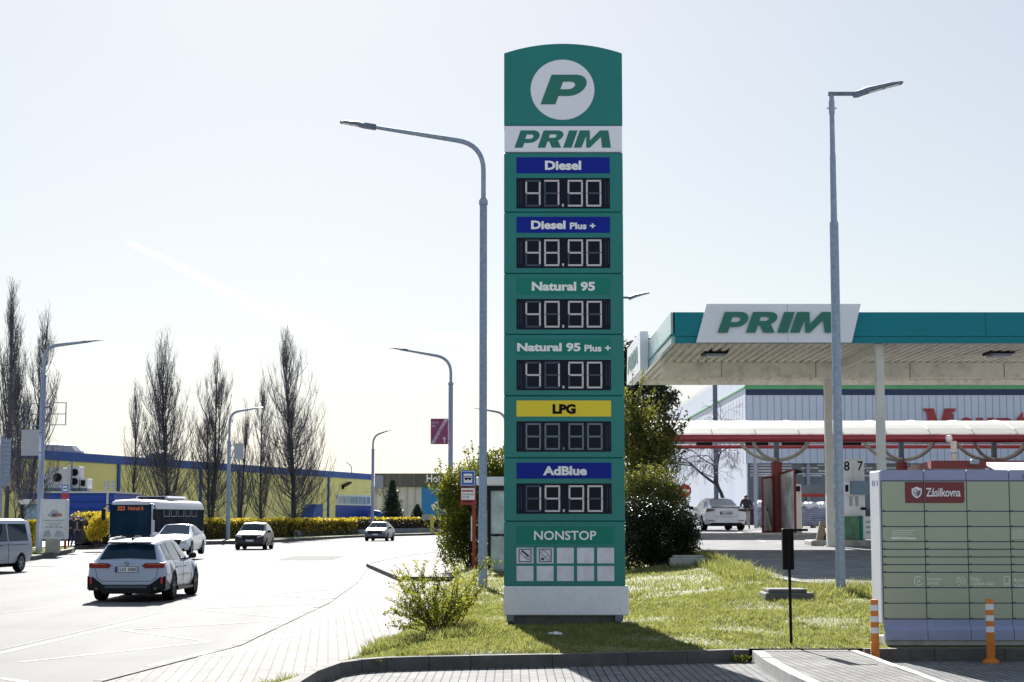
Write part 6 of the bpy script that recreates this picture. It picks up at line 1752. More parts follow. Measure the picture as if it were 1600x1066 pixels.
mb = MB(); mb.bx(at(659.5, 806, 188.2).x, at(677.5, 806, 188.2).x, 188.05, 188.4, at(672, 812, 188).z, at(672, 804, 188).z + .003, 0); mb.bx(at(659.5, 806, 188.2).x, at(671, 806, 188.2).x, 188.03, 188.05, at(672, 812, 188).z, at(672, 804.5, 188).z, 1); mb.build('panel', [mat('sign_yellow', (.62, .52, .12)), M_sign_back], r0)

# big retail hall behind the station
MY = 120.0
mx0 = at(1166, 700, MY).x; mx1 = 66.0
z0 = z_fore(MY)
zTop = at(1200, 585, MY).z + .6
mh = root('retail_hall', (mx0, MY, z0), 'large pale metal retail hall with dark blue band and green stripe behind the station', 'building')
def mz(py): return at(1200, py, MY).z
M_mw = mat('hall_panel', (.60, .65, .77), rough=.5, vary=.04, scale=.3)
M_mj = mat('hall_joint', (.24, .28, .40), rough=.6)
mb = MB(); mb.bx(mx0, mx1, MY, MY + 95, mz(724), zTop, 0)
p = .49
for k in range(int((mx1 - mx0) / p)): x = mx0 + k * p; mb.bx(x, x + .035, MY - .012, MY - .001, mz(724), mz(617.5), 1)
for k in range(60): y = MY + k * 1.6; mb.bx(mx0 - .012, mx0 - .001, y, y + .05, mz(724), mz(618), 1)
mb.bx(mx0, mx0 + .09, MY + .0, MY + 95, z0 - .1, mz(724) - .002, 0); mb.build('wall', [M_mw, M_mj], mh)
mb = MB(); mb.bx(mx0 + .0, mx1, MY - .03, MY - .002, mz(617.5), mz(608.5)); mb.bx(mx0, mx1, MY - .03, MY - .002, mz(602), zTop + .02); mb.build('blue_band', mat('hall_navy', (.012, .03, .10), rough=.5), mh)
mb = MB(); mb.bx(mx0 - .05, mx1, MY - .10, MY - .002, mz(608), mz(602.5)); mb.bx(mx0 - .1, mx0 - .002, MY, MY + 95, mz(606), mz(604)); mb.build('green_stripe', mat('hall_green', (.10, .42, .16), rough=.5), mh)
mb = MB(); mb.bx(mx0 - .004, mx0 + .3, MY + .1, MY + 95, zTop, zTop + .35); mb.build('side_parapet', M_white, mh)
mb = MB(); mb.bx(mx0 + .1, mx1, MY + .5, MY + 95, z0 - .1, mz(724) - .004); gz = mb.build('glazing', mat('hall_glass', (.06, .11, .17), rough=.12, vary=.3, scale=.3, spec=.7), mh)
mb = MB(); rnd = random.Random(5)
for py in (727, 731.5, 736, 740.5, 743.5):
    x = mx0 + .3
    while x < mx1:
        w = rnd.uniform(1.2, 4.0); mb.bx(x, x + w, MY + .44, MY + .49, mz(py) - .03, mz(py) + .055); x += w + rnd.uniform(.4, 2.2)
mb.build('white_stripe', M_white, gz)
for k in range(14):
    mb = MB(); x = mx0 + .6 + k * 3.6; mb.bx(x, x + .22, MY + .2, MY + .42, z0, mz(724)); mb.build('mullion', M_sign_back, gz)
mb = MB(); mb.bx(mx0 - .5, mx0 + 40, MY + .40, MY + .43, z0, z0 + 1.1); mb.build('plinth_glazing', mat('shop_dark', (.05, .06, .09), rough=.4, vary=.4), gz)
# red name in slab letters on the hall
def slab_M():
    return loops2d([[(0, 0), (0, .10), (.12, .14), (.12, .84), (-.06, .94), (-.06, 1), (.46, 1), (.72, .42), (1.0, 1), (1.55, 1), (1.55, .94), (1.36, .84), (1.36, .14), (1.50, .10), (1.50, 0), (.96, 0), (.96, .10), (1.06, .14), (1.06, .62), (.74, 0), (.62, 0), (.30, .66), (.30, .14), (.44, .10), (.44, 0)]])
mb = MB(); zl1 = mz(638.5); hM = 2.15
a = at(1442.5, 640, MY - .1); b = at(1493, 640, MY - .1)
mb.flat(slab_M(), a.x, zl1 - hM, b.x - a.x, hM, MY - .16)
a2 = at(1497, 640, MY - .1); 
x = a2.x
for ch, px0, px1, top, desc in (('o', 1497, 1522, 652, 0), ('u', 1524.5, 1553, 653, 0), ('n', 1556, 1583.5, 653, 0), ('t', 1585, 1606, 643, 0), ('f', 1608, 1626, 638, 0), ('i', 1628, 1640, 640, 0), ('e', 1642, 1664, 652, 0), ('l', 1666, 1676, 638, 0), ('d', 1678, 1704, 638, 0)):
    q0, q1 = at(px0, 640, MY - .1).x, at(px1, 640, MY - .1).x
    mb.flat(text2d(ch, .045), q0, zl1 - hM, q1 - q0, mz(top) - (zl1 - hM), MY - .16)
mb.build('lettering', mat('red_letters', (.36, .03, .04), rough=.45), mh)
mb = MB(); mb.tube([(at(1117.5, 640, 117).x, 117, z0), (at(1117.5, 640, 117).x, 117, at(1117, 597, 117).z)], .16, 10)
r0 = root('grey_mast', (at(1117.5, 640, 117).x, 117, z0), 'plain grey mast before the side wall of the retail hall', 'pole'); mb.build('shaft', M_galv_dark, r0, smooth=40)
r0 = root('flue', (at(1489, 650, 74).x, 74, z_fore(74)), 'slim dark flue pipe with white vapour rising behind the barrel roof', 'pipe')
mb = MB(); mb.tube([(at(1489, 650, 74).x, 74, z_fore(74)), (at(1489, 650, 74).x, 74, at(1489, 647, 74).z)], .045, 8); mb.build('pipe', mat('flue_dark', (.04, .06, .08)), r0, smooth=40)
# thin grey posts by the bays
for px, Y, pt, label in ((1180.5, 90, 702, 'thin grey post standing right of the man with bowed head'),):
    a = at(px, 800, Y); r0 = root('thin_post', (a.x, Y, z_fore(Y)), label, 'pole'); mb = MB(); mb.tube([(a.x, Y, z_fore(Y) - .1), (a.x, Y, at(px, pt, Y).z)], .085, 8); mb.build('shaft', M_sign_back, r0, smooth=40)
# wrapped pallets
M_wrap = mat('pallet_wrap', (.34, .35, .45), rough=.25, vary=.3, scale=3, bump=.7, bscale=5)
M_sack = mat('white_sacks', (.70, .70, .72), rough=.35, vary=.1, bump=.5, bscale=6)
def pallet(px0, px1, pyt, Y, label):
    a, b = at(px0, 828, Y), at(px1, pyt, Y); z = z_fore(Y); r0 = root('wrapped_pallet', ((a.x + b.x) / 2, Y, z), label, 'pallet', 'wrapped pallets before the retail hall')
    mb = MB(); h = b.z - z - .45; nrow = 8
    for k in range(nrow): mb.bx(a.x + .03 * math.sin(k * 2.1), b.x - .03 * math.cos(k * 1.7), Y, Y + 1.1, z + .14 + h * k / nrow, z + .14 + h * (k + 1) / nrow - .006, bev=.05)
    mb.build('wrapped_load', M_wrap, r0)
    mb = MB(); rr = random.Random(int(px0))
    n = max(3, int((b.x - a.x) / .28))
    for k in range(n * 2):
        mb.box((lerp(a.x + .15, b.x - .15, (k % n) / (n - 1)) + rr.uniform(-.06, .06), Y + .2 + .5 * (k // n), z + .14 + h + rr.uniform(.08, .24)), (rr.uniform(.35, .6), .55, rr.uniform(.22, .34)), bev=.11, ry=rr.uniform(-.3, .3))
    mb.build('white_sack', M_sack, r0)
    mb = MB(); mb.bx(a.x, b.x, Y, Y + 1.1, z + .1, z + .138)
    for x in (a.x + .08, (a.x + b.x) / 2, b.x - .08): mb.bx(x - .06, x + .06, Y, Y + 1.1, z, z + .099)
    mb.build('pallet_base', mat('pallet_wood', (.3, .24, .17), rough=.8), r0)
pallet(1250.5, 1295, 785, 93, 'bluish wrapped pallet load topped with white sacks behind the dirty partition')
pallet(1183, 1204, 783, 94, 'narrow wrapped pallet load left of the red vacuum post')
# sales tent
TYy = 112.0
a, b = at(1238, 800, TYy), at(1306, 757, TYy)
r0 = root('sales_tent', ((a.x + b.x) / 2, TYy, z_fore(TYy)), 'grey domed sales tent with red edge in front of the retail hall glazing', 'tent')
zr = at(1270, 772, TYy).z
mb = MB(); n = 10
pr = [(a.x + (b.x - a.x) * k / n, zr + (b.z - zr) * math.sin(math.pi * (.12 + .76 * k / n)) ) for k in range(n + 1)]
mb.prism([(a.x, zr)] + pr[1:-1] + [(b.x, zr)], TYy, TYy + 5); mb.build('roof', mat('tent_grey', (.20, .21, .23), rough=.7, vary=.1), r0)
mb = MB(); mb.bx(a.x - .05, b.x + .05, TYy - .04, TYy + .3, zr - .18, zr + .02); mb.build('red_edge', mat('tent_red', (.42, .04, .03), rough=.6), r0)
mb = MB(); mb.bx(a.x, b.x, TYy + 1.5, TYy + 2.4, z_fore(TYy), zr - .75)
for k in range(8): mb.box((lerp(a.x, b.x, (k + .5) / 8), TYy + 1.8, zr - .65), (.4, .4, .25), 1, bev=.08)
mb.build('shelf', [mat('shelf_green', (.03, .10, .07), rough=.7, vary=.5, scale=2), mat('shelf_goods', (.2, .24, .2), vary=.5, scale=2)], r0)
for x in (a.x + .1, b.x - .1):
    mb = MB(); mb.bx(x - .05, x + .05, TYy, TYy + .1, z_fore(TYy), zr - .19); mb.build('post', M_galv, r0)

# ------------------------------------------------------------ street furniture on the left
EY = 63.0
# ribbed back of a large road sign at the frame edge
a, b = at(3.5, 760, 70), at(17.5, 686, 70)
r0 = root('road_sign_back', (at(1.5, 800, 70).x, 70, 0), 'ribbed grey back of a road sign at the left edge of the photo', 'road sign')
mb = MB(); mb.bx(a.x, b.x, 69.95, 69.99, a.z, b.z)
for k in range(11): z = lerp(a.z, b.z, (k + .5) / 11); mb.bx(a.x, b.x, 69.90, 69.949, z - .05, z + .05)
mb.build('ribbed_panel', M_galv, r0)
mb = MB(); mb.tube([(at(1.3, 760, 70).x, 70, -.1), (at(1.3, 760, 70).x, 70, b.z + .05)], .065, 10); mb.build('post', M_galv, r0, smooth=40)
# advertising board
BYy = 87.5
a, b = at(62, 847, BYy), at(106.5, 780, BYy)
r0 = root('advertising_board', ((a.x + b.x) / 2, BYy, .05), 'upright white advertising board showing a house on a concrete foot', 'billboard')
mb = MB(); mb.bx(at(70, 850, BYy).x, at(91, 850, BYy).x, BYy + .05, BYy + .45, 0, at(70, 843, BYy).z); mb.build('foot', M_concrete, r0)
mb = MB(); mb.bx(a.x, b.x, BYy, BYy + .3, at(70, 842.8, BYy).z, b.z, bev=.04); fr = mb.build('frame', M_box_white, r0)
pa_, pb_ = at(66, 840, BYy - .01), at(103, 784, BYy - .01)
mb = MB(); yy = BYy - .012; mb.bx(pa_.x, pb_.x, yy, BYy + .01, pa_.z, pb_.z, 0)
def U(u): return lerp(pa_.x, pb_.x, u)
def V(v): return lerp(pa_.z, pb_.z, v)
def pol(pts, mi, e=.004): mb.face([(U(u), yy - e, V(v)) for u, v in pts], mi)
pol([(.18, .60), (.42, .78), (.66, .74), (.66, .62), (.45, .56)], 1); pol([(.36, .58), (.60, .58), (.60, .66), (.44, .68)], 2, .006); pol([(.52, .56), (.88, .60), (.80, .68), (.56, .68)], 3, .005)
pol([(.02, .02), (.4, .02), (.3, .22), (.08, .18)], 1); pol([(.5, .02), (.97, .02), (.9, .16), (.62, .2)], 1)
for t, u, v, w, h in (('ROMAN JANOVSKÝ', .04, .44, .92, .065), ('REALITNÍ KANCELÁŘ', .12, .38, .76, .035), ('nemovitosti', .28, .33, .44, .03), ('720 800 250 583', .10, .26, .80, .05)):
    mb.flat(text2d(t, .01), U(u), V(v), U(u + w) - U(u), V(v + h) - V(v), yy - .006, 4)
mb.build('poster', [mat('poster_white', (.66, .66, .72), rough=.2, vary=.05), mat('poster_grey', (.38, .40, .48)), mat('poster_dark', (.12, .12, .16)), mat('poster_red', (.45, .18, .15)), mat('poster_text', (.2, .2, .26))], fr)
# bus stop post across the road
SY = 92.0
a = at(100.5, 850, SY)
M_stop_blue = mat('stop_blue', (.01, .09, .42), rough=.4)
M_stop_red = mat('stop_red', (.30, .015, .02), rough=.45, vary=.1)
def bus_glyph(mb, x0, x1, z0, z1, y, mi, ms):
    w, h = x1 - x0, z1 - z0
    mb.bx(x0, x1, y - .002, y, z0 + h * .25, z1, mi)
    for k in range(4): mb.bx(x0 + w * (.07 + k * .23), x0 + w * (.23 + k * .23), y - .004, y - .0021, z0 + h * .6, z1 - h * .12, ms)
    for u in (.22, .78): mb.lathe([(h * .2, -.002), (h * .2, .0)], (x0 + w * u, y - .001, z0 + h * .22), 10, mi, axis='Y')
def stop_post(px_sign, py0, py1, Y, z0, label, px_post, near):
    a, b = at(px_sign[0], py1, Y), at(px_sign[1], py0, Y); xp = at(px_post, 800, Y).x
    r0 = root('bus_stop_post', (xp, Y, z0), label, 'bus stop', 'red bus stop posts')
    sgn = MB(); w, h = b.x - a.x, b.z - a.z; y = Y - .06
    sgn.bx(a.x, b.x, y, y + .05, a.z, b.z, 0, bev=.01)
    for e, mi, d in ((.05, 1, .002), (.08, 0, .004), (.22, 1, .006)): sgn.bx(a.x + w * e, b.x - w * e, y - d, y - d + .001, a.z + h * e, b.z - h * e, mi)
    bus_glyph(sgn, a.x + w * .27, b.x - w * .27, a.z + h * .36, b.z - h * .36, y - .007, 2, 1)
    sgn.build('stop_sign', [M_stop_blue, M_white, M_text_black], r0)
    return r0, a, b, xp
r0, a, b, xp = stop_post((96, 108), 757, 770, SY, .12, 'red bus stop post with blue sign behind the advertising board', 103, False)
mb = MB(); mb.bx(a.x, b.x, SY - .06, SY, at(100, 787, SY).z, a.z - .01); mb.bx(xp - .06, xp + .06, SY - .04, SY + .06, .1, at(100, 787, SY).z - .01); mb.build('red_box', M_stop_red, r0)
SY2 = 54.6
r0, a, b, xp = stop_post((719.5, 743), 735, 760, SY2, PLAT_Z, 'red bus stop post with white line board in front of the green bush', 740.5, True)
c, d = at(719.5, 784, SY2), at(743, 761.5, SY2)
mb = MB(); mb.bx(a.x - .02, a.x, SY2 - .05, SY2, c.z - .1, b.z); mb.bx(c.x - .02, d.x + .02, SY2 - .05, SY2 + .0, at(720, 789, SY2).z, d.z - .01, 0); 
tb = mb.build('line_board', M_stop_red, r0)
mb = MB(); y = SY2 - .052; mb.bx(c.x + .03, d.x - .02, y - .002, y, at(720, 781, SY2).z, d.z - .03, 0)
zq = lambda py: at(720, py, SY2).z
mb.flat(text2d('325 326 332', .01), c.x + .06, zq(774), .36, .06, y - .004, 1); mb.flat(text2d('363 385', .01), c.x + .06, zq(778.5), .22, .06, y - .004, 1)
mb.bx(c.x + .05, d.x - .06, y - .004, y - .002, zq(768.5), zq(766), 2); mb.bx(c.x + .08, d.x - .08, y - .004, y - .002, zq(785), zq(783), 3)
mb.build('line_numbers', [M_plate, M_text_black, M_stop_red, M_under], tb)
mb = MB(); mb.bx(xp - .05, xp + .05, SY2 - .04, SY2 + .05, PLAT_Z, zq(789) - .004); mb.build('post', M_stop_red, r0)
mb = MB(); mb.bx(xp - .09, xp - .055, SY2 - .05, SY2 + .05, zq(842), zq(807)); mb.build('timetable', M_white, r0)
# bus shelter, partly behind the totem
Q = 49.5
xa = at(744, 760, Q).x; xb = xa + 3.6
sh_ = root('bus_shelter', ((xa + xb) / 2, Q + .8, PLAT_Z), 'bus shelter with pale roof edge and worn glass panels beside the totem', 'bus shelter')
mb = MB(); mb.bx(xa, xb, Q, Q + 1.7, at(760, 759, Q).z, at(760, 745, Q).z, bev=.03); mb.build('roof', M_white, sh_)
mb = MB(); mb.bx(xa + .0, xb, Q + .04, Q + 1.66, at(760, 766.5, Q).z, at(760, 759, Q).z - .004); mb.build('roof_beam', M_trim, sh_)
mb = MB(); x1_ = at(764.5, 800, Q).x
for x in (x1_, xb - .15): mb.bx(x - .04, x + .04, Q + .1, Q + .18, WALK_Z, at(760, 766.5, Q).z - .004)
mb.bx(x1_ + .042, xb - .2, Q + .11, Q + .17, at(760, 838, Q).z, at(760, 834.5, Q).z); mb.bx(x1_ + .042, xb - .2, Q + .11, Q + .17, at(760, 908, Q).z, at(760, 904.5, Q).z)
mb.build('frame', M_trim, sh_)
M_shel = mat('shelter_glass', (.36, .43, .44), rough=.12, vary=.45, scale=1.6, spec=.7, dirt=((.62, .64, .62), 3.0, .8))
mb = MB(); mb.bx(x1_ + .045, xb - .2, Q + .13, Q + .15, at(760, 834, Q).z, at(760, 767, Q).z); mb.build('upper_pane', M_shel, sh_)
mb = MB(); mb.bx(x1_ + .045, xb - .2, Q + .13, Q + .15, at(760, 904, Q).z, at(760, 838.5, Q).z); mb.build('lower_pane', M_shel, sh_)
mb = MB(); mb.bx(x1_ + .3, xb - .4, Q + .5, Q + .95, .42, .47); mb.bx(x1_ + .5, x1_ + .56, Q + .6, Q + .66, PLAT_Z, .42); mb.build('bench', mat('bench_wood', (.2, .13, .08), rough=.7), sh_)
# far bus shelter at the left
ZY = 101.0
xa, xb = at(28, 780, ZY).x, at(66, 780, ZY).x
sh2 = root('bus_shelter', ((xa + xb) / 2, ZY + .7, .13), 'pale roofed bus shelter with bluish glass behind the silver van', 'bus shelter')
mb = MB(); mb.bx(xa, xb, ZY, ZY + 1.7, at(40, 788, ZY).z, at(40, 780, ZY).z, bev=.12); mb.build('roof', M_white, sh2)
mb = MB()
for x in (xa + .2, xb - .2): mb.bx(x - .05, x + .05, ZY + .3, ZY + .4, .1, at(40, 788, ZY).z)
mb.build('frame', M_trim, sh2)
mb = MB(); mb.bx(xa + .3, xb - .3, ZY + .33, ZY + .36, .5, at(40, 789, ZY).z); mb.build('pane', mat('shelter_blue_glass', (.16, .26, .36), rough=.1, vary=.5, scale=2.5, dirt=((.5, .55, .6), 4, .7)), sh2)
# round red sign half hidden in the shrubs
a = at(1070, 767, 62)
r0 = root('no_entry_sign', (a.x, 62, z_fore(62)), 'round red road sign with pale bar half hidden by the shrub branches', 'road sign')
mb = MB(); mb.lathe([(.235, -.012), (.235, .0)], tuple(a), 28, 0, axis='Y'); mb.bx(a.x - .17, a.x + .17, 61.984, 61.987, a.z - .045, a.z + .045, 1); mb.build('disc', [mat('sign_red', (.42, .03, .035), rough=.45), M_white], r0)
mb = MB(); mb.tube([(a.x, 62.03, z_fore(62)), (a.x, 62.03, a.z + .2)], .03, 8); mb.build('post', M_galv, r0)
# litter on the grass
a = gnd(867, 996, .17)
r0 = root('crumpled_paper', (a.x, a.y, lawn_z(a.x, a.y) + .03), 'small crumpled white paper lying on the shaded grass before the totem', 'litter')
mb = MB(); rr = random.Random(2); mb.lathe([(.01, -.03), (.05, -.02), (.055, .01), (.03, .04), (.005, .05)], (0, 0, .05), 9)
mb.v = [(x * 1.9 + rr.uniform(-.014, .014), y + rr.uniform(-.02, .02), z * .6 + rr.uniform(-.01, .012)) for x, y, z in mb.v]; mb.build('sheet', M_white, r0, local=True)
a = gnd(591, 1041, 0)
r0 = root('crushed_can', (a.x, a.y, 0), 'small crushed can lying in the gutter at the bent kerb', 'litter')
mb = MB(); mb.tube([(-.05, 0, .035), (.0, .01, .036), (.06, .02, .034)], [.033, .026, .033], 12); mb.build('shell', M_chrome, r0, smooth=40, local=True)
# ------------------------------------------------------------ vegetation
def leaves_mesh(name, C, size, mats, parent, rng, aspect=.55, midx=None, up_bias=0.0):
    C = np.asarray(C); n = len(C)
    u = rng.normal(size=(n, 3)); u /= np.linalg.norm(u, axis=1)[:, None]
    w = rng.normal(size=(n, 3)); w[:, 2] += up_bias
    v = np.cross(u, w); v /= np.linalg.norm(v, axis=1)[:, None]
    s = (size * rng.uniform(.6, 1.3, n))[:, None] if np.isscalar(size) else np.asarray(size)[:, None]
    V = np.stack([C - u * s, C + v * s * aspect, C + u * s, C - v * s * aspect], 1).reshape(-1, 3)
    return np_mesh(name, V, np.arange(4 * n).reshape(-1, 4), mats, parent, midx)
M_bark = mat('dark_bark', (.035, .036, .048), rough=.9, vary=.3, scale=6)
M_twig = mat('bare_twigs', (.085, .083, .105), rough=.9, vary=.3, scale=1.5)
M_bark_grey = mat('grey_bark', (.12, .11, .11), rough=.9, vary=.3, scale=5)
def fan(mb, pts, r0, r1, n=3, m=0):
    mb.tube(pts, [lerp(r0, r1, i / (len(pts) - 1)) for i in range(len(pts))], n, m, cap=False)

def poplar(px, Y, py_top, hw_px, z0, label, seed, stems=1, low=.10, nb=60, dens=13):
    rnd = random.Random(seed)
    b = at(px, 806, Y); H = (.87 if px < 100 else .925) * (at(px, py_top, Y).z - z0); W = 1.75 * hw_px * Y / FPX
    rt = root('poplar_tree', (b.x, Y, z0), label, 'tree', 'bare poplars along the yellow hall')
    tr = MB(); cr = MB()
    S = []
    for s in range(stems):
        off = Vector((rnd.uniform(-.5, .5) * W * (.9 if stems > 1 else .1), rnd.uniform(-.3, .3), 0))
        hh = H * (1 if s == 0 else rnd.uniform(.62, .93))
        pts = [Vector((b.x, Y, z0)) + off * (t ** .8) + Vector((rnd.uniform(-.08, .08), rnd.uniform(-.08, .08), hh * t)) for t in np.linspace(0, 1, 9)]
        fan(tr, pts, .008 * H + .045, .012, 6); S.append((pts, hh))
    def env(t):   # half width of the crown at relative height t
        return W * (interp(t, [0, .08, .2, .45, .7, .88, 1.0], [.25, .75, 1.0, 1.0, .86, .62, .12]))
    nb = int(nb * 1.5)
    for k in range(nb):
        pts, hh = S[k % stems]
        t0 = low + (1 - low) * (rnd.random() ** 1.1) * .88
        i = min(7, int(t0 * 8)); p0 = pts[i].lerp(pts[i + 1], t0 * 8 - i)
        a = rnd.uniform(0, 2 * math.pi); L = hh * rnd.uniform(.14, .34) * (1.15 - .62 * t0)
        t1 = min(1.0, t0 + L / hh)
        rr = env(t1) * rnd.uniform(.4, 1.05) / (1.2 if stems > 1 else 1)
        dirv = Vector((math.cos(a), math.sin(a), 0))
        q = [p0 + dirv * rr * f + Vector((0, 0, L * g)) for f, g in ((0, 0), (.38, .16), (.72, .48), (.92, .78), (1.0, 1.0))]
        r0 = .012 + .009 * L
        fan(cr, q, r0, .010, 3)
        for j in range(int(dens * 1.4)):
            u = rnd.uniform(.12, .97); ii = min(3, int(u * 4)); s0 = q[ii].lerp(q[ii + 1], u * 4 - ii)
            a2 = rnd.uniform(0, 6.283); l2 = rnd.uniform(.5, 1.7) * (H / 18)
            d2 = Vector((math.cos(a2) * .36, math.sin(a2) * .36, 1))
            s1 = s0 + d2 * l2 * .5 + Vector((rnd.uniform(-.1, .1), rnd.uniform(-.1, .1), 0)); s2 = s0 + Vector((d2.x * .75, d2.y * .75, 1.0)) * l2
            fan(cr, [s0, s1, s2], .009, .005, 3)
            if rnd.random() < .5:
                s3 = s1 + Vector((rnd.uniform(-.3, .3), rnd.uniform(-.3, .3), rnd.uniform(.3, .7))); fan(cr, [s1, s3], .008, .005, 3)
    tr.build('trunk', M_bark, rt); cr.build('crown', M_twig, rt)
for args in ((10, 112, 430, 19, .1, 'tallest bare poplar cut by the left edge of the photo behind the ribbed sign', 1, 1, .18, 70, 12),
             (40, 108, 472, 30, .1, 'bare poplar just left of the lamp with two square frames', 2, 2, .12, 100, 12),
             (209, 160, 593, 17, .1, 'thin short bare poplar standing above the nose of the bus', 3, 1, .06, 40, 9),
             (264, 150, 514, 38, .05, 'tall bare poplar rising right behind the bus roof', 4, 2, .10, 120, 13),
             (330, 155, 543, 32, .05, 'many stemmed bare poplar between the bus and the lamp with grey panel', 5, 3, .08, 110, 12),
             (374, 172, 622, 20, .05, 'small pale bare poplar right behind the lamp with one grey panel', 6, 2, .08, 50, 10),
             (408, 166, 588, 19, .05, 'slender bare poplar left beside the broadest poplar', 7, 1, .06, 55, 11),
             (462, 160, 511, 45, .05, 'broadest bare poplar at the right end of the poplar row', 8, 2, .07, 140, 13)):
    poplar(*args)

def bare_tree(px, Y, z0, H, W, label, seed, mat_=M_twig, levels=5, name='bare_tree', drop=0.0, r0=.14, cat='tree'):
    rnd = random.Random(seed); b = at(px, 806, Y)
    rt = root(name, (b.x, Y, z0), label, cat)
    tr, cr = MB(), MB()
    def grow(p, d, L, r, lv):
        n = 4; pts = [p]
        for i in range(n):
            d = (d + Vector((rnd.gauss(0, .13), rnd.gauss(0, .13), rnd.gauss(0, .08) - drop * (levels - lv) * .02))).normalized(); pts.append(pts[-1] + d * L / n)
        fan(tr if lv >= levels - 1 else cr, pts, r, max(.006, r * .6), 6 if lv >= levels - 1 else 3)
        if lv <= 0: return
        for k in range(rnd.choice((3, 3, 4)) if lv > 1 else 4):
            u = rnd.uniform(.35, 1.0) if k else 1.0
            i = min(n - 1, int(u * n)); q = pts[i].lerp(pts[i + 1], u * n - i)
            a = rnd.uniform(0, 6.283); sp = rnd.uniform(.45, 1.0)
            side = d.orthogonal().normalized(); side.rotate(Matrix.Rotation(a, 3, d))
            nd = (d + side * sp * W + Vector((0, 0, .12))).normalized()
            grow(q, nd, L * rnd.uniform(.55, .82), max(.007, r * .55), lv - 1)
    grow(Vector((b.x, Y, z0 - .1)), Vector((.03, 0, 1)), H * .36, r0, levels)
    tr.build('trunk', M_bark, rt); cr.build('crown', mat_, rt)
    return rt
bare_tree(1141, 90, z_fore(90), 7.6, 1.0, 'bare spreading tree with dark branches behind the white car', 12, levels=6, drop=.9)
bare_tree(601, 215, .1, 7.0, .8, 'bare brownish bush tree behind the dark blue ramp beside the small fir', 21, mat_=mat('pale_twigs', (.20, .17, .15), rough=.9), levels=5, r0=.10)
bare_tree(20, 100, .1, 5.5, .7, 'low bare tree with small pale buds behind the silver van', 23, mat_=M_twig, levels=5, r0=.08)

def shell_points(rng, blobs, n, power=.33):
    vol = np.array([b[3] * b[4] * b[5] for b in blobs]) ** .75; pick = rng.choice(len(blobs), n, p=vol / vol.sum())
    d = rng.normal(size=(n, 3)); d /= np.linalg.norm(d, axis=1)[:, None]
    r = rng.random(n) ** power * (1 + .16 * np.sin(d[:, 0] * 7 + pick) * np.sin(d[:, 2] * 6 + d[:, 1] * 5))
    B = np.array(blobs)[pick]
    return B[:, :3] + d * r[:, None] * B[:, 3:6]
def px_blob(px, py, Y, rx, ry_, rz, dy=0.0):
    p = at(px, py, Y + dy); k = (Y + dy) / FPX
    return (p.x, Y + dy, p.z, rx * k, ry_, rz * k)
def bush(name, loc, label, cat, blobs, n, size, m, seed, stems=20, group=None, power=.33, zmin=None, sprays=0, spray_len=.5, aspect=.55):
    rng = np.random.default_rng(seed); rnd = random.Random(seed)
    rt = root(name, loc, label, cat, group)
    P = shell_points(rng, blobs, n, power)
    if zmin is not None: P = P[P[:, 2] > zmin]
    sp = MB(); extra = []
    for k in range(sprays):
        b = blobs[rnd.randrange(len(blobs))]; a = rnd.uniform(0, 6.283); e = rnd.uniform(.1, 1.3)
        d = Vector((math.cos(a) * math.cos(e), math.sin(a) * math.cos(e), math.sin(e)))
        p0 = Vector((b[0] + d.x * b[3] * .75, b[1] + d.y * b[4] * .75, b[2] + d.z * b[5] * .75)); L = spray_len * rnd.uniform(.4, 1.2)
        p1 = p0 + d * L * .6 + Vector((0, 0, L * .25)); p2 = p0 + d * L + Vector((0, 0, L * .5))
        fan(sp, [p0, p1, p2], .012, .005, 3)
        for j in range(int(10 + L * 16)):
            t = rnd.random(); q = p0.lerp(p1, t * 2) if t < .5 else p1.lerp(p2, t * 2 - 1)
            extra.append((q.x + rnd.gauss(0, .03), q.y + rnd.gauss(0, .03), q.z + rnd.gauss(0, .03)))
    if extra: P = np.concatenate([P, np.array(extra)])
    leaves_mesh('foliage', P, size, m, rt, rng, aspect)
    base = Vector(loc)
    for k in range(stems):
        b = blobs[rnd.randrange(len(blobs))]; e = Vector((b[0] + rnd.uniform(-.6, .6) * b[3], b[1] + rnd.uniform(-.5, .5) * b[4], b[2] + rnd.uniform(-.2, .7) * b[5]))
        s0 = base + Vector((rnd.uniform(-.25, .25), rnd.uniform(-.2, .2), -.05)); mid = s0.lerp(e, .5) + Vector((rnd.uniform(-.1, .1), 0, .1))
        fan(sp, [s0, mid, e], .022, .008, 4)
    sp.build('stem', M_bark, rt)
    return rt
M_leaf_spring = leaf_mat('spring_leaves', (.09, .115, .022), (.30, .31, .05), trans=.48, scale=1.6, c3=(.42, .39, .09), tint=(1.6, 1.5, .8))
M_leaf_dark = leaf_mat('evergreen_leaves', (.008, .014, .008), (.022, .032, .012), trans=.10, scale=2.0, rough=.4, c3=(.05, .06, .02))
M_leaf_mid = leaf_mat('green_leaves', (.035, .055, .010), (.13, .15, .022), trans=.42, scale=1.0, c3=(.26, .25, .05))
M_leaf_olive = leaf_mat('olive_leaves', (.06, .075, .022), (.17, .18, .05), trans=.36, scale=2.0, c3=(.28, .27, .10), tint=(1.6, 1.5, .8))
M_yellow_bl = leaf_mat('yellow_blossom', (.42, .34, .03), (.62, .52, .06), trans=.35, scale=2.0, c3=(.72, .64, .12), tint=(1.3, 1.2, .8))
M_hedge = leaf_mat('hedge_leaves', (.055, .05, .022), (.15, .125, .04), trans=.3, scale=.8, c3=(.45, .34, .03))
M_hedge_dk = leaf_mat('hedge_bare', (.035, .03, .028), (.075, .065, .045), trans=.2, scale=.8, c3=(.14, .12, .04))
M_needle = leaf_mat('pine_needles', (.010, .018, .012), (.03, .045, .025), trans=.12, scale=1.2)
M_needle_b = leaf_mat('fir_needles', (.02, .035, .032), (.06, .085, .07), trans=.15, scale=.8)

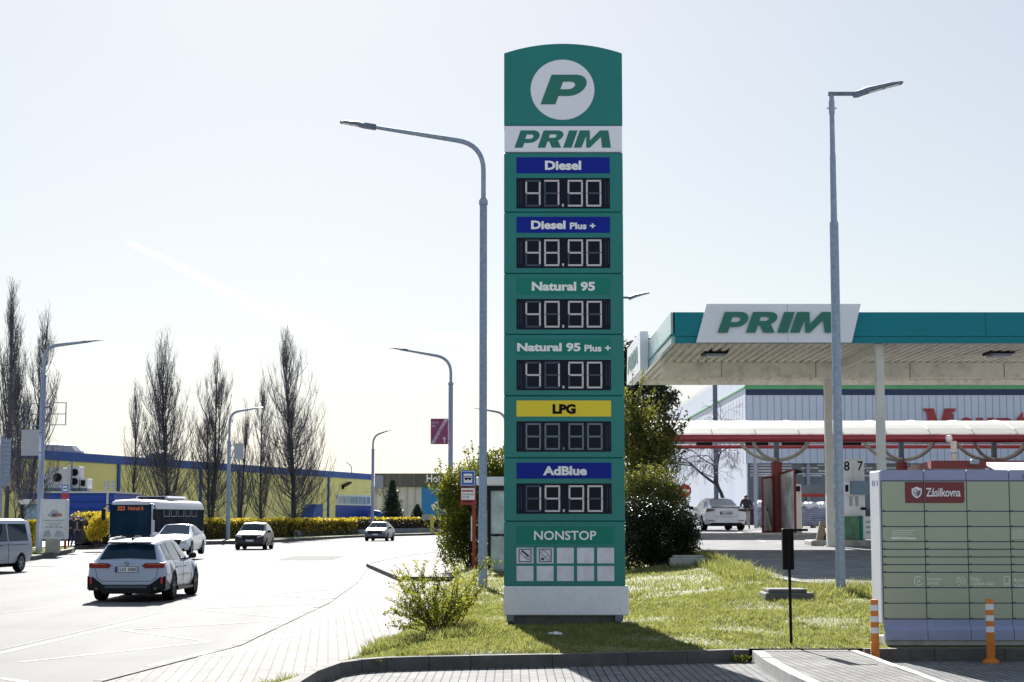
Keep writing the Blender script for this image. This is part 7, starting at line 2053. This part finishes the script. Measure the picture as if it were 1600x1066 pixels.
# bush behind the bus stop
bl = [px_blob(712, 792, 58, 30, 1.0, 45), px_blob(708, 845, 58, 26, 1.0, 45), px_blob(745, 760, 58, 42, 1.1, 42, .4), px_blob(775, 745, 58, 32, 1.0, 42, .8), px_blob(748, 830, 58, 44, 1.1, 60, .3), px_blob(800, 780, 58, 40, 1.0, 60, .8), px_blob(700, 770, 58, 18, .6, 26, .2), px_blob(805, 745, 58, 30, 1.0, 30, .8)]
a = at(738, 890, 58.3); bush('leafy_bush', (a.x, 58.3, PLAT_Z), 'large spring green bush behind the red bus stop post', 'bush', bl, 26000, .052, M_leaf_mid, 31, stems=26, power=.42, sprays=120, spray_len=.55, zmin=PLAT_Z + .05)
# shrubs right of the totem
bl = [px_blob(1008, 690, 50, 44, .9, 50), px_blob(988, 660, 50, 26, .8, 40), px_blob(1030, 720, 50, 34, .8, 40), px_blob(985, 740, 50, 46, .9, 50), px_blob(1040, 690, 50, 20, .6, 22)]
bush('tall_shrub', (at(1005, 850, 50.5).x, 50.5, lawn_z(3.8, 50)), 'tall loose olive green shrub right of the totem under the canopy corner', 'shrub', bl, 11000, .048, M_leaf_olive, 32, stems=30, power=.5, sprays=150, spray_len=.6)
bl = [px_blob(1020, 765, 44.5, 44, .8, 36), px_blob(990, 775, 44.5, 40, .8, 40), px_blob(1052, 785, 44.5, 26, .6, 26)]
bush('yellowish_shrub', (at(1015, 860, 44.8).x, 44.8, lawn_z(3.4, 44.5)), 'yellow green dense shrub above the dark evergreen bush', 'shrub', bl, 14000, .032, M_leaf_olive, 33, stems=22, power=.4, sprays=90, spray_len=.25)
bl = [px_blob(1030, 835, 42.5, 62, .9, 46), px_blob(985, 845, 42.5, 40, .9, 52), px_blob(1062, 822, 42.5, 32, .7, 30), px_blob(1010, 800, 42.5, 40, .8, 26), px_blob(1072, 845, 42.5, 24, .6, 28), px_blob(1045, 870, 42.5, 45, .8, 22)]
bush('evergreen_bush', (at(1030, 880, 42.6).x, 42.6, lawn_z(3.6, 42.5)), 'dark dense evergreen bush low beside the totem', 'bush', bl, 30000, .030, M_leaf_dark, 34, stems=14, power=.38, sprays=60, spray_len=.2)
# near shrub left of the totem
def near_shrub():
    rnd = random.Random(77); rng = np.random.default_rng(77)
    bx_, by_ = at(683, 980, 25.9).x, 25.9; z0 = lawn_z(bx_, by_)
    rt = root('young_shrub', (bx_, by_, z0), 'sparse young shrub with small yellow green leaves left of the totem base', 'shrub')
    st = MB(); L = []
    def leafy(p0, p1, n, sp=.018):
        for j in range(n):
            q = p0.lerp(p1, rnd.random()); L.append((q.x + rnd.gauss(0, sp), q.y + rnd.gauss(0, sp), q.z + rnd.gauss(0, sp)))
    for k in range(38):
        s = Vector((bx_ + rnd.gauss(0, .10), by_ + rnd.gauss(0, .08), z0 - .03))
        a = rnd.uniform(0, 6.283); e = R(rnd.uniform(18, 82)); ln = rnd.uniform(.65, 1.1) * (1.0 if e > .7 else .86)
        d = Vector((math.cos(a) * math.cos(e) * 1.12, math.sin(a) * math.cos(e) * .8, math.sin(e)))
        if k == 0: d = Vector((-.42, -.1, .92)).normalized(); ln = 1.22
        if k == 1: d = Vector((.40, .1, .9)).normalized(); ln = 1.15
        if k == 2: d = Vector((-.80, -.1, .55)).normalized(); ln = 1.0
        if k == 3: d = Vector((.62, 0, .8)).normalized(); ln = 1.25
        pts = [s]
        for i in range(5):
            d = (d + Vector((rnd.gauss(0, .08), rnd.gauss(0, .08), rnd.gauss(.0, .06) - .03))).normalized(); pts.append(pts[-1] + d * ln / 5)
        fan(st, pts, rnd.uniform(.007, .012), .003, 5)
        for i in range(1, 5): leafy(pts[i], pts[i + 1], 9, .022)
        for j in range(9):
            u = rnd.uniform(.25, .98) * 5; i = min(4, int(u)); p0 = pts[i].lerp(pts[i + 1], u - i)
            dd = (d + Vector((rnd.gauss(0, .7), rnd.gauss(0, .7), rnd.gauss(.25, .4)))).normalized(); l2 = rnd.uniform(.10, .32)
            p1 = p0 + dd * l2; fan(st, [p0, p0.lerp(p1, .5) + Vector((0, 0, .01)), p1], .0035, .002, 3); leafy(p0, p1, int(9 + l2 * 42), .02)
    st.build('stem', M_bark, rt)
    leaves_mesh('foliage', np.array(L), .020, M_leaf_spring, rt, rng, .6)
near_shrub()
# conifers
def conifer(px, Y, z0, py_top, hw, label, seed, m, name='fir_tree', round_=False, n=9000, ls=.09, cat='tree'):
    rng = np.random.default_rng(seed); rnd = random.Random(seed)
    b = at(px, 806, Y); H = at(px, py_top, Y).z - z0; W = hw * Y / FPX
    rt = root(name, (b.x, Y, z0), label, cat)
    tr = MB(); fan(tr, [Vector((b.x, Y, z0 - .1)), Vector((b.x, Y, z0 + H * .5)), Vector((b.x, Y, z0 + H * .97))], .035 * H * .5 + .04, .02, 7)
    br = MB(); P = []
    lv = 22 if not round_ else 20
    for i in range(lv):
        t = (i + .5) / lv
        if round_: t = .38 + .62 * t
        r = W * ((1 - t) ** .8 * 1.0 + .03) if not round_ else W * math.sin(math.pi * min(1, max(0, (t - .30) / .74))) ** .6
        for k in range(9):
            a = 2 * math.pi * (k + rnd.random()) / 9; L = r * rnd.uniform(.6, 1.12)
            p0 = Vector((b.x, Y, z0 + H * t)); p1 = p0 + Vector((math.cos(a) * L, math.sin(a) * L, (-.22 if not round_ else rnd.uniform(-.05, .4)) * L)); fan(br, [p0, p1], .02, .008, 3)
            kk = int(n / (lv * 9))
            for j in range(kk):
                u = rnd.random() ** .6 if not round_ else rnd.uniform(.45, 1.05); q = p0.lerp(p1, u); s = .10 * L + .05 if not round_ else .18
                P.append((q.x + rnd.gauss(0, s), q.y + rnd.gauss(0, s), q.z + rnd.gauss(0, s * .7)))
    tr.build('trunk', M_bark, rt); br.build('branch', M_bark, rt)
    leaves_mesh('needles', np.array(P), ls, m, rt, rng, .22)
conifer(613, 205, .1, 750, 24, 'small blue green fir at the end of the yellow hall', 41, M_needle_b, n=7000, ls=.22)
conifer(652, 212, .1, 789, 22, 'low spreading conifer right of the small fir before the grey store', 42, M_needle_b, name='low_conifer', n=4500, ls=.2)
conifer(1006, 86, 1.2, 538, 60, 'dark pine rising behind the shrubs under the left canopy corner', 43, M_needle, name='pine_tree', round_=True, n=13000, ls=.17)

# hedges
def hedge(path, w, h, z0, label, n, size, mats, seed, name='hedge', group=None, yellow_top=.3, cat='hedge'):
    rng = np.random.default_rng(seed)
    rt = root(name, (path[0][0], path[0][1], z0), label, cat, group)
    segs = [(Vector(path[i]), Vector(path[i + 1])) for i in range(len(path) - 1)]
    Ls = np.array([(b - a).length for a, b in segs]); cum = Ls.sum()
    core = MB()
    for a, b in segs:
        t = (b - a).normalized(); nn = Vector((-t.y, t.x)) * (w / 2 * .72)
        core.prism([tuple(a - nn), tuple(b - nn), tuple(b + nn), tuple(a + nn)], z0, z0 + h * .82, plane='XY')
    core.build('inner_twigs', M_hedge_dk, rt)
    k = rng.choice(len(segs), n, p=Ls / cum); t = rng.random(n)
    A = np.array([tuple(s[0]) for s in segs])[k]; B = np.array([tuple(s[1]) for s in segs])[k]
    P = A + (B - A) * t[:, None]; T = (B - A) / Ls[k][:, None]; N = np.stack([-T[:, 1], T[:, 0]], 1)
    face = rng.random(n)
    off = np.where(face < .5, -w / 2, np.where(face < .62, w / 2, rng.uniform(-w / 2, w / 2, n))); zz = np.where(face < .62, rng.random(n) * h, h)
    wob = .08 * np.sin(t * Ls[k] * 2.3 + 3 * zz)
    off = off * (1 + wob) + rng.normal(0, .05, n); zz = zz + rng.normal(0, .06, n) + .06 * np.sin(t * Ls[k] * 1.1)
    C = np.stack([P[:, 0] + N[:, 0] * off, P[:, 1] + N[:, 1] * off, z0 + np.maximum(zz, .03)], 1)
    prob = np.clip((zz / h - (1 - yellow_top)) / yellow_top, 0, 1) * .65 + .18 * (yellow_top > .2) * (zz / h > .3)
    mi = (rng.random(n) < prob).astype(int)
    leaves_mesh('foliage', C, size, mats, rt, rng, .7, midx=mi)
    return rt
def hpath(pix): return [tuple(at(px, 806, Y)[:2]) for px, Y in pix]
hedge(hpath([(312, 137), (370, 143), (430, 150), (490, 160), (549, 171)]), 1.3, 1.45, .02, 'long clipped hedge with yellow blossom on top along the road', 15000, .10, [M_hedge, M_yellow_bl], 51, yellow_top=.22)
hedge(hpath([(550, 172), (610, 183), (690, 199), (800, 220)]), 1.3, 1.5, .02, 'dark clipped hedge with thin yellow top before the grey store', 13000, .11, [M_hedge_dk, M_yellow_bl], 52, yellow_top=.12)
hedge(hpath([(126, 109), (173, 112)]), 1.2, 1.75, .14, 'clipped hedge with yellow top between the two people and the bus', 3000, .08, [M_hedge, M_yellow_bl], 53, yellow_top=.3)
hedge(hpath([(36, 99), (60, 99)]), 1.0, 1.35, .10, 'yellow blossoming hedge between the silver van and the advertising board', 3000, .06, [M_yellow_bl, M_yellow_bl], 54, yellow_top=.9)
bl = [px_blob(153, 824, 100, 16, .6, 20), px_blob(162, 820, 100, 12, .6, 18, .3), px_blob(143, 836, 100, 8, .5, 9)]
bush('forsythia_bush', (at(154, 845, 100).x, 100, .12), 'bright yellow blossoming bush left of the bus', 'bush', bl, 5000, .055, M_yellow_bl, 55, stems=12, power=.3, sprays=30, spray_len=.35, zmin=.1)
# low wall under the hedges
M_lw = mat('low_wall_concrete', (.16, .18, .23), rough=.85, vary=.2, scale=1)
mb = MB(); pth = hpath([(460, 152.6), (490, 158.2), (549, 169), (610, 180.5), (690, 196.5), (800, 217)])
for i in range(len(pth) - 1):
    (xa, ya), (xb, yb) = pth[i], pth[i + 1]
    t = Vector((xb - xa, yb - ya)).normalized(); nn = Vector((-t.y, t.x)) * .12
    mb.prism([(xa, ya), (xb, yb), (xb + nn.x, yb + nn.y), (xa + nn.x, ya + nn.y)], -.1, .52, plane='XY')
r0 = root('low_wall', (*pth[0], 0), 'low grey concrete wall running at the foot of the hedge', 'wall'); mb.build('concrete', M_lw, r0)
# small plants at the foot of the shelters and kerbs
def tuft(px, py, z, n, h, sp, label, seed, m=None):
    rng = np.random.default_rng(seed); p = gnd(px, py, z)
    rt = root('weed_tuft', (p.x, p.y, z), label, 'plant')
    C = np.stack([p.x + rng.normal(0, sp, n), p.y + rng.normal(0, sp * .7, n), z + rng.random(n) * h], 1)
    leaves_mesh('leaves', C, .022, m or M_leaf_mid, rt, rng, .35)
tuft(628, 1036, .02, 160, .14, .07, 'weed tuft growing at the foot of the dark kerb left of centre', 61)
tuft(765, 1032, .02, 120, .10, .07, 'weed tuft growing under the kerb below the totem', 62)
tuft(575, 1049, .0, 200, .14, .09, 'weed tuft in the gutter at the bent kerb', 63)
tuft(1160, 1036, .0, 180, .10, .08, 'weeds in the corner between dark kerb and paved island', 64)
tuft(1478, 1006, .17, 160, .10, .10, 'weeds along the foot of the parcel lockers near the middle', 65)
tuft(1560, 1006, .17, 160, .12, .10, 'weeds along the foot of the parcel lockers behind the right bollard', 66)
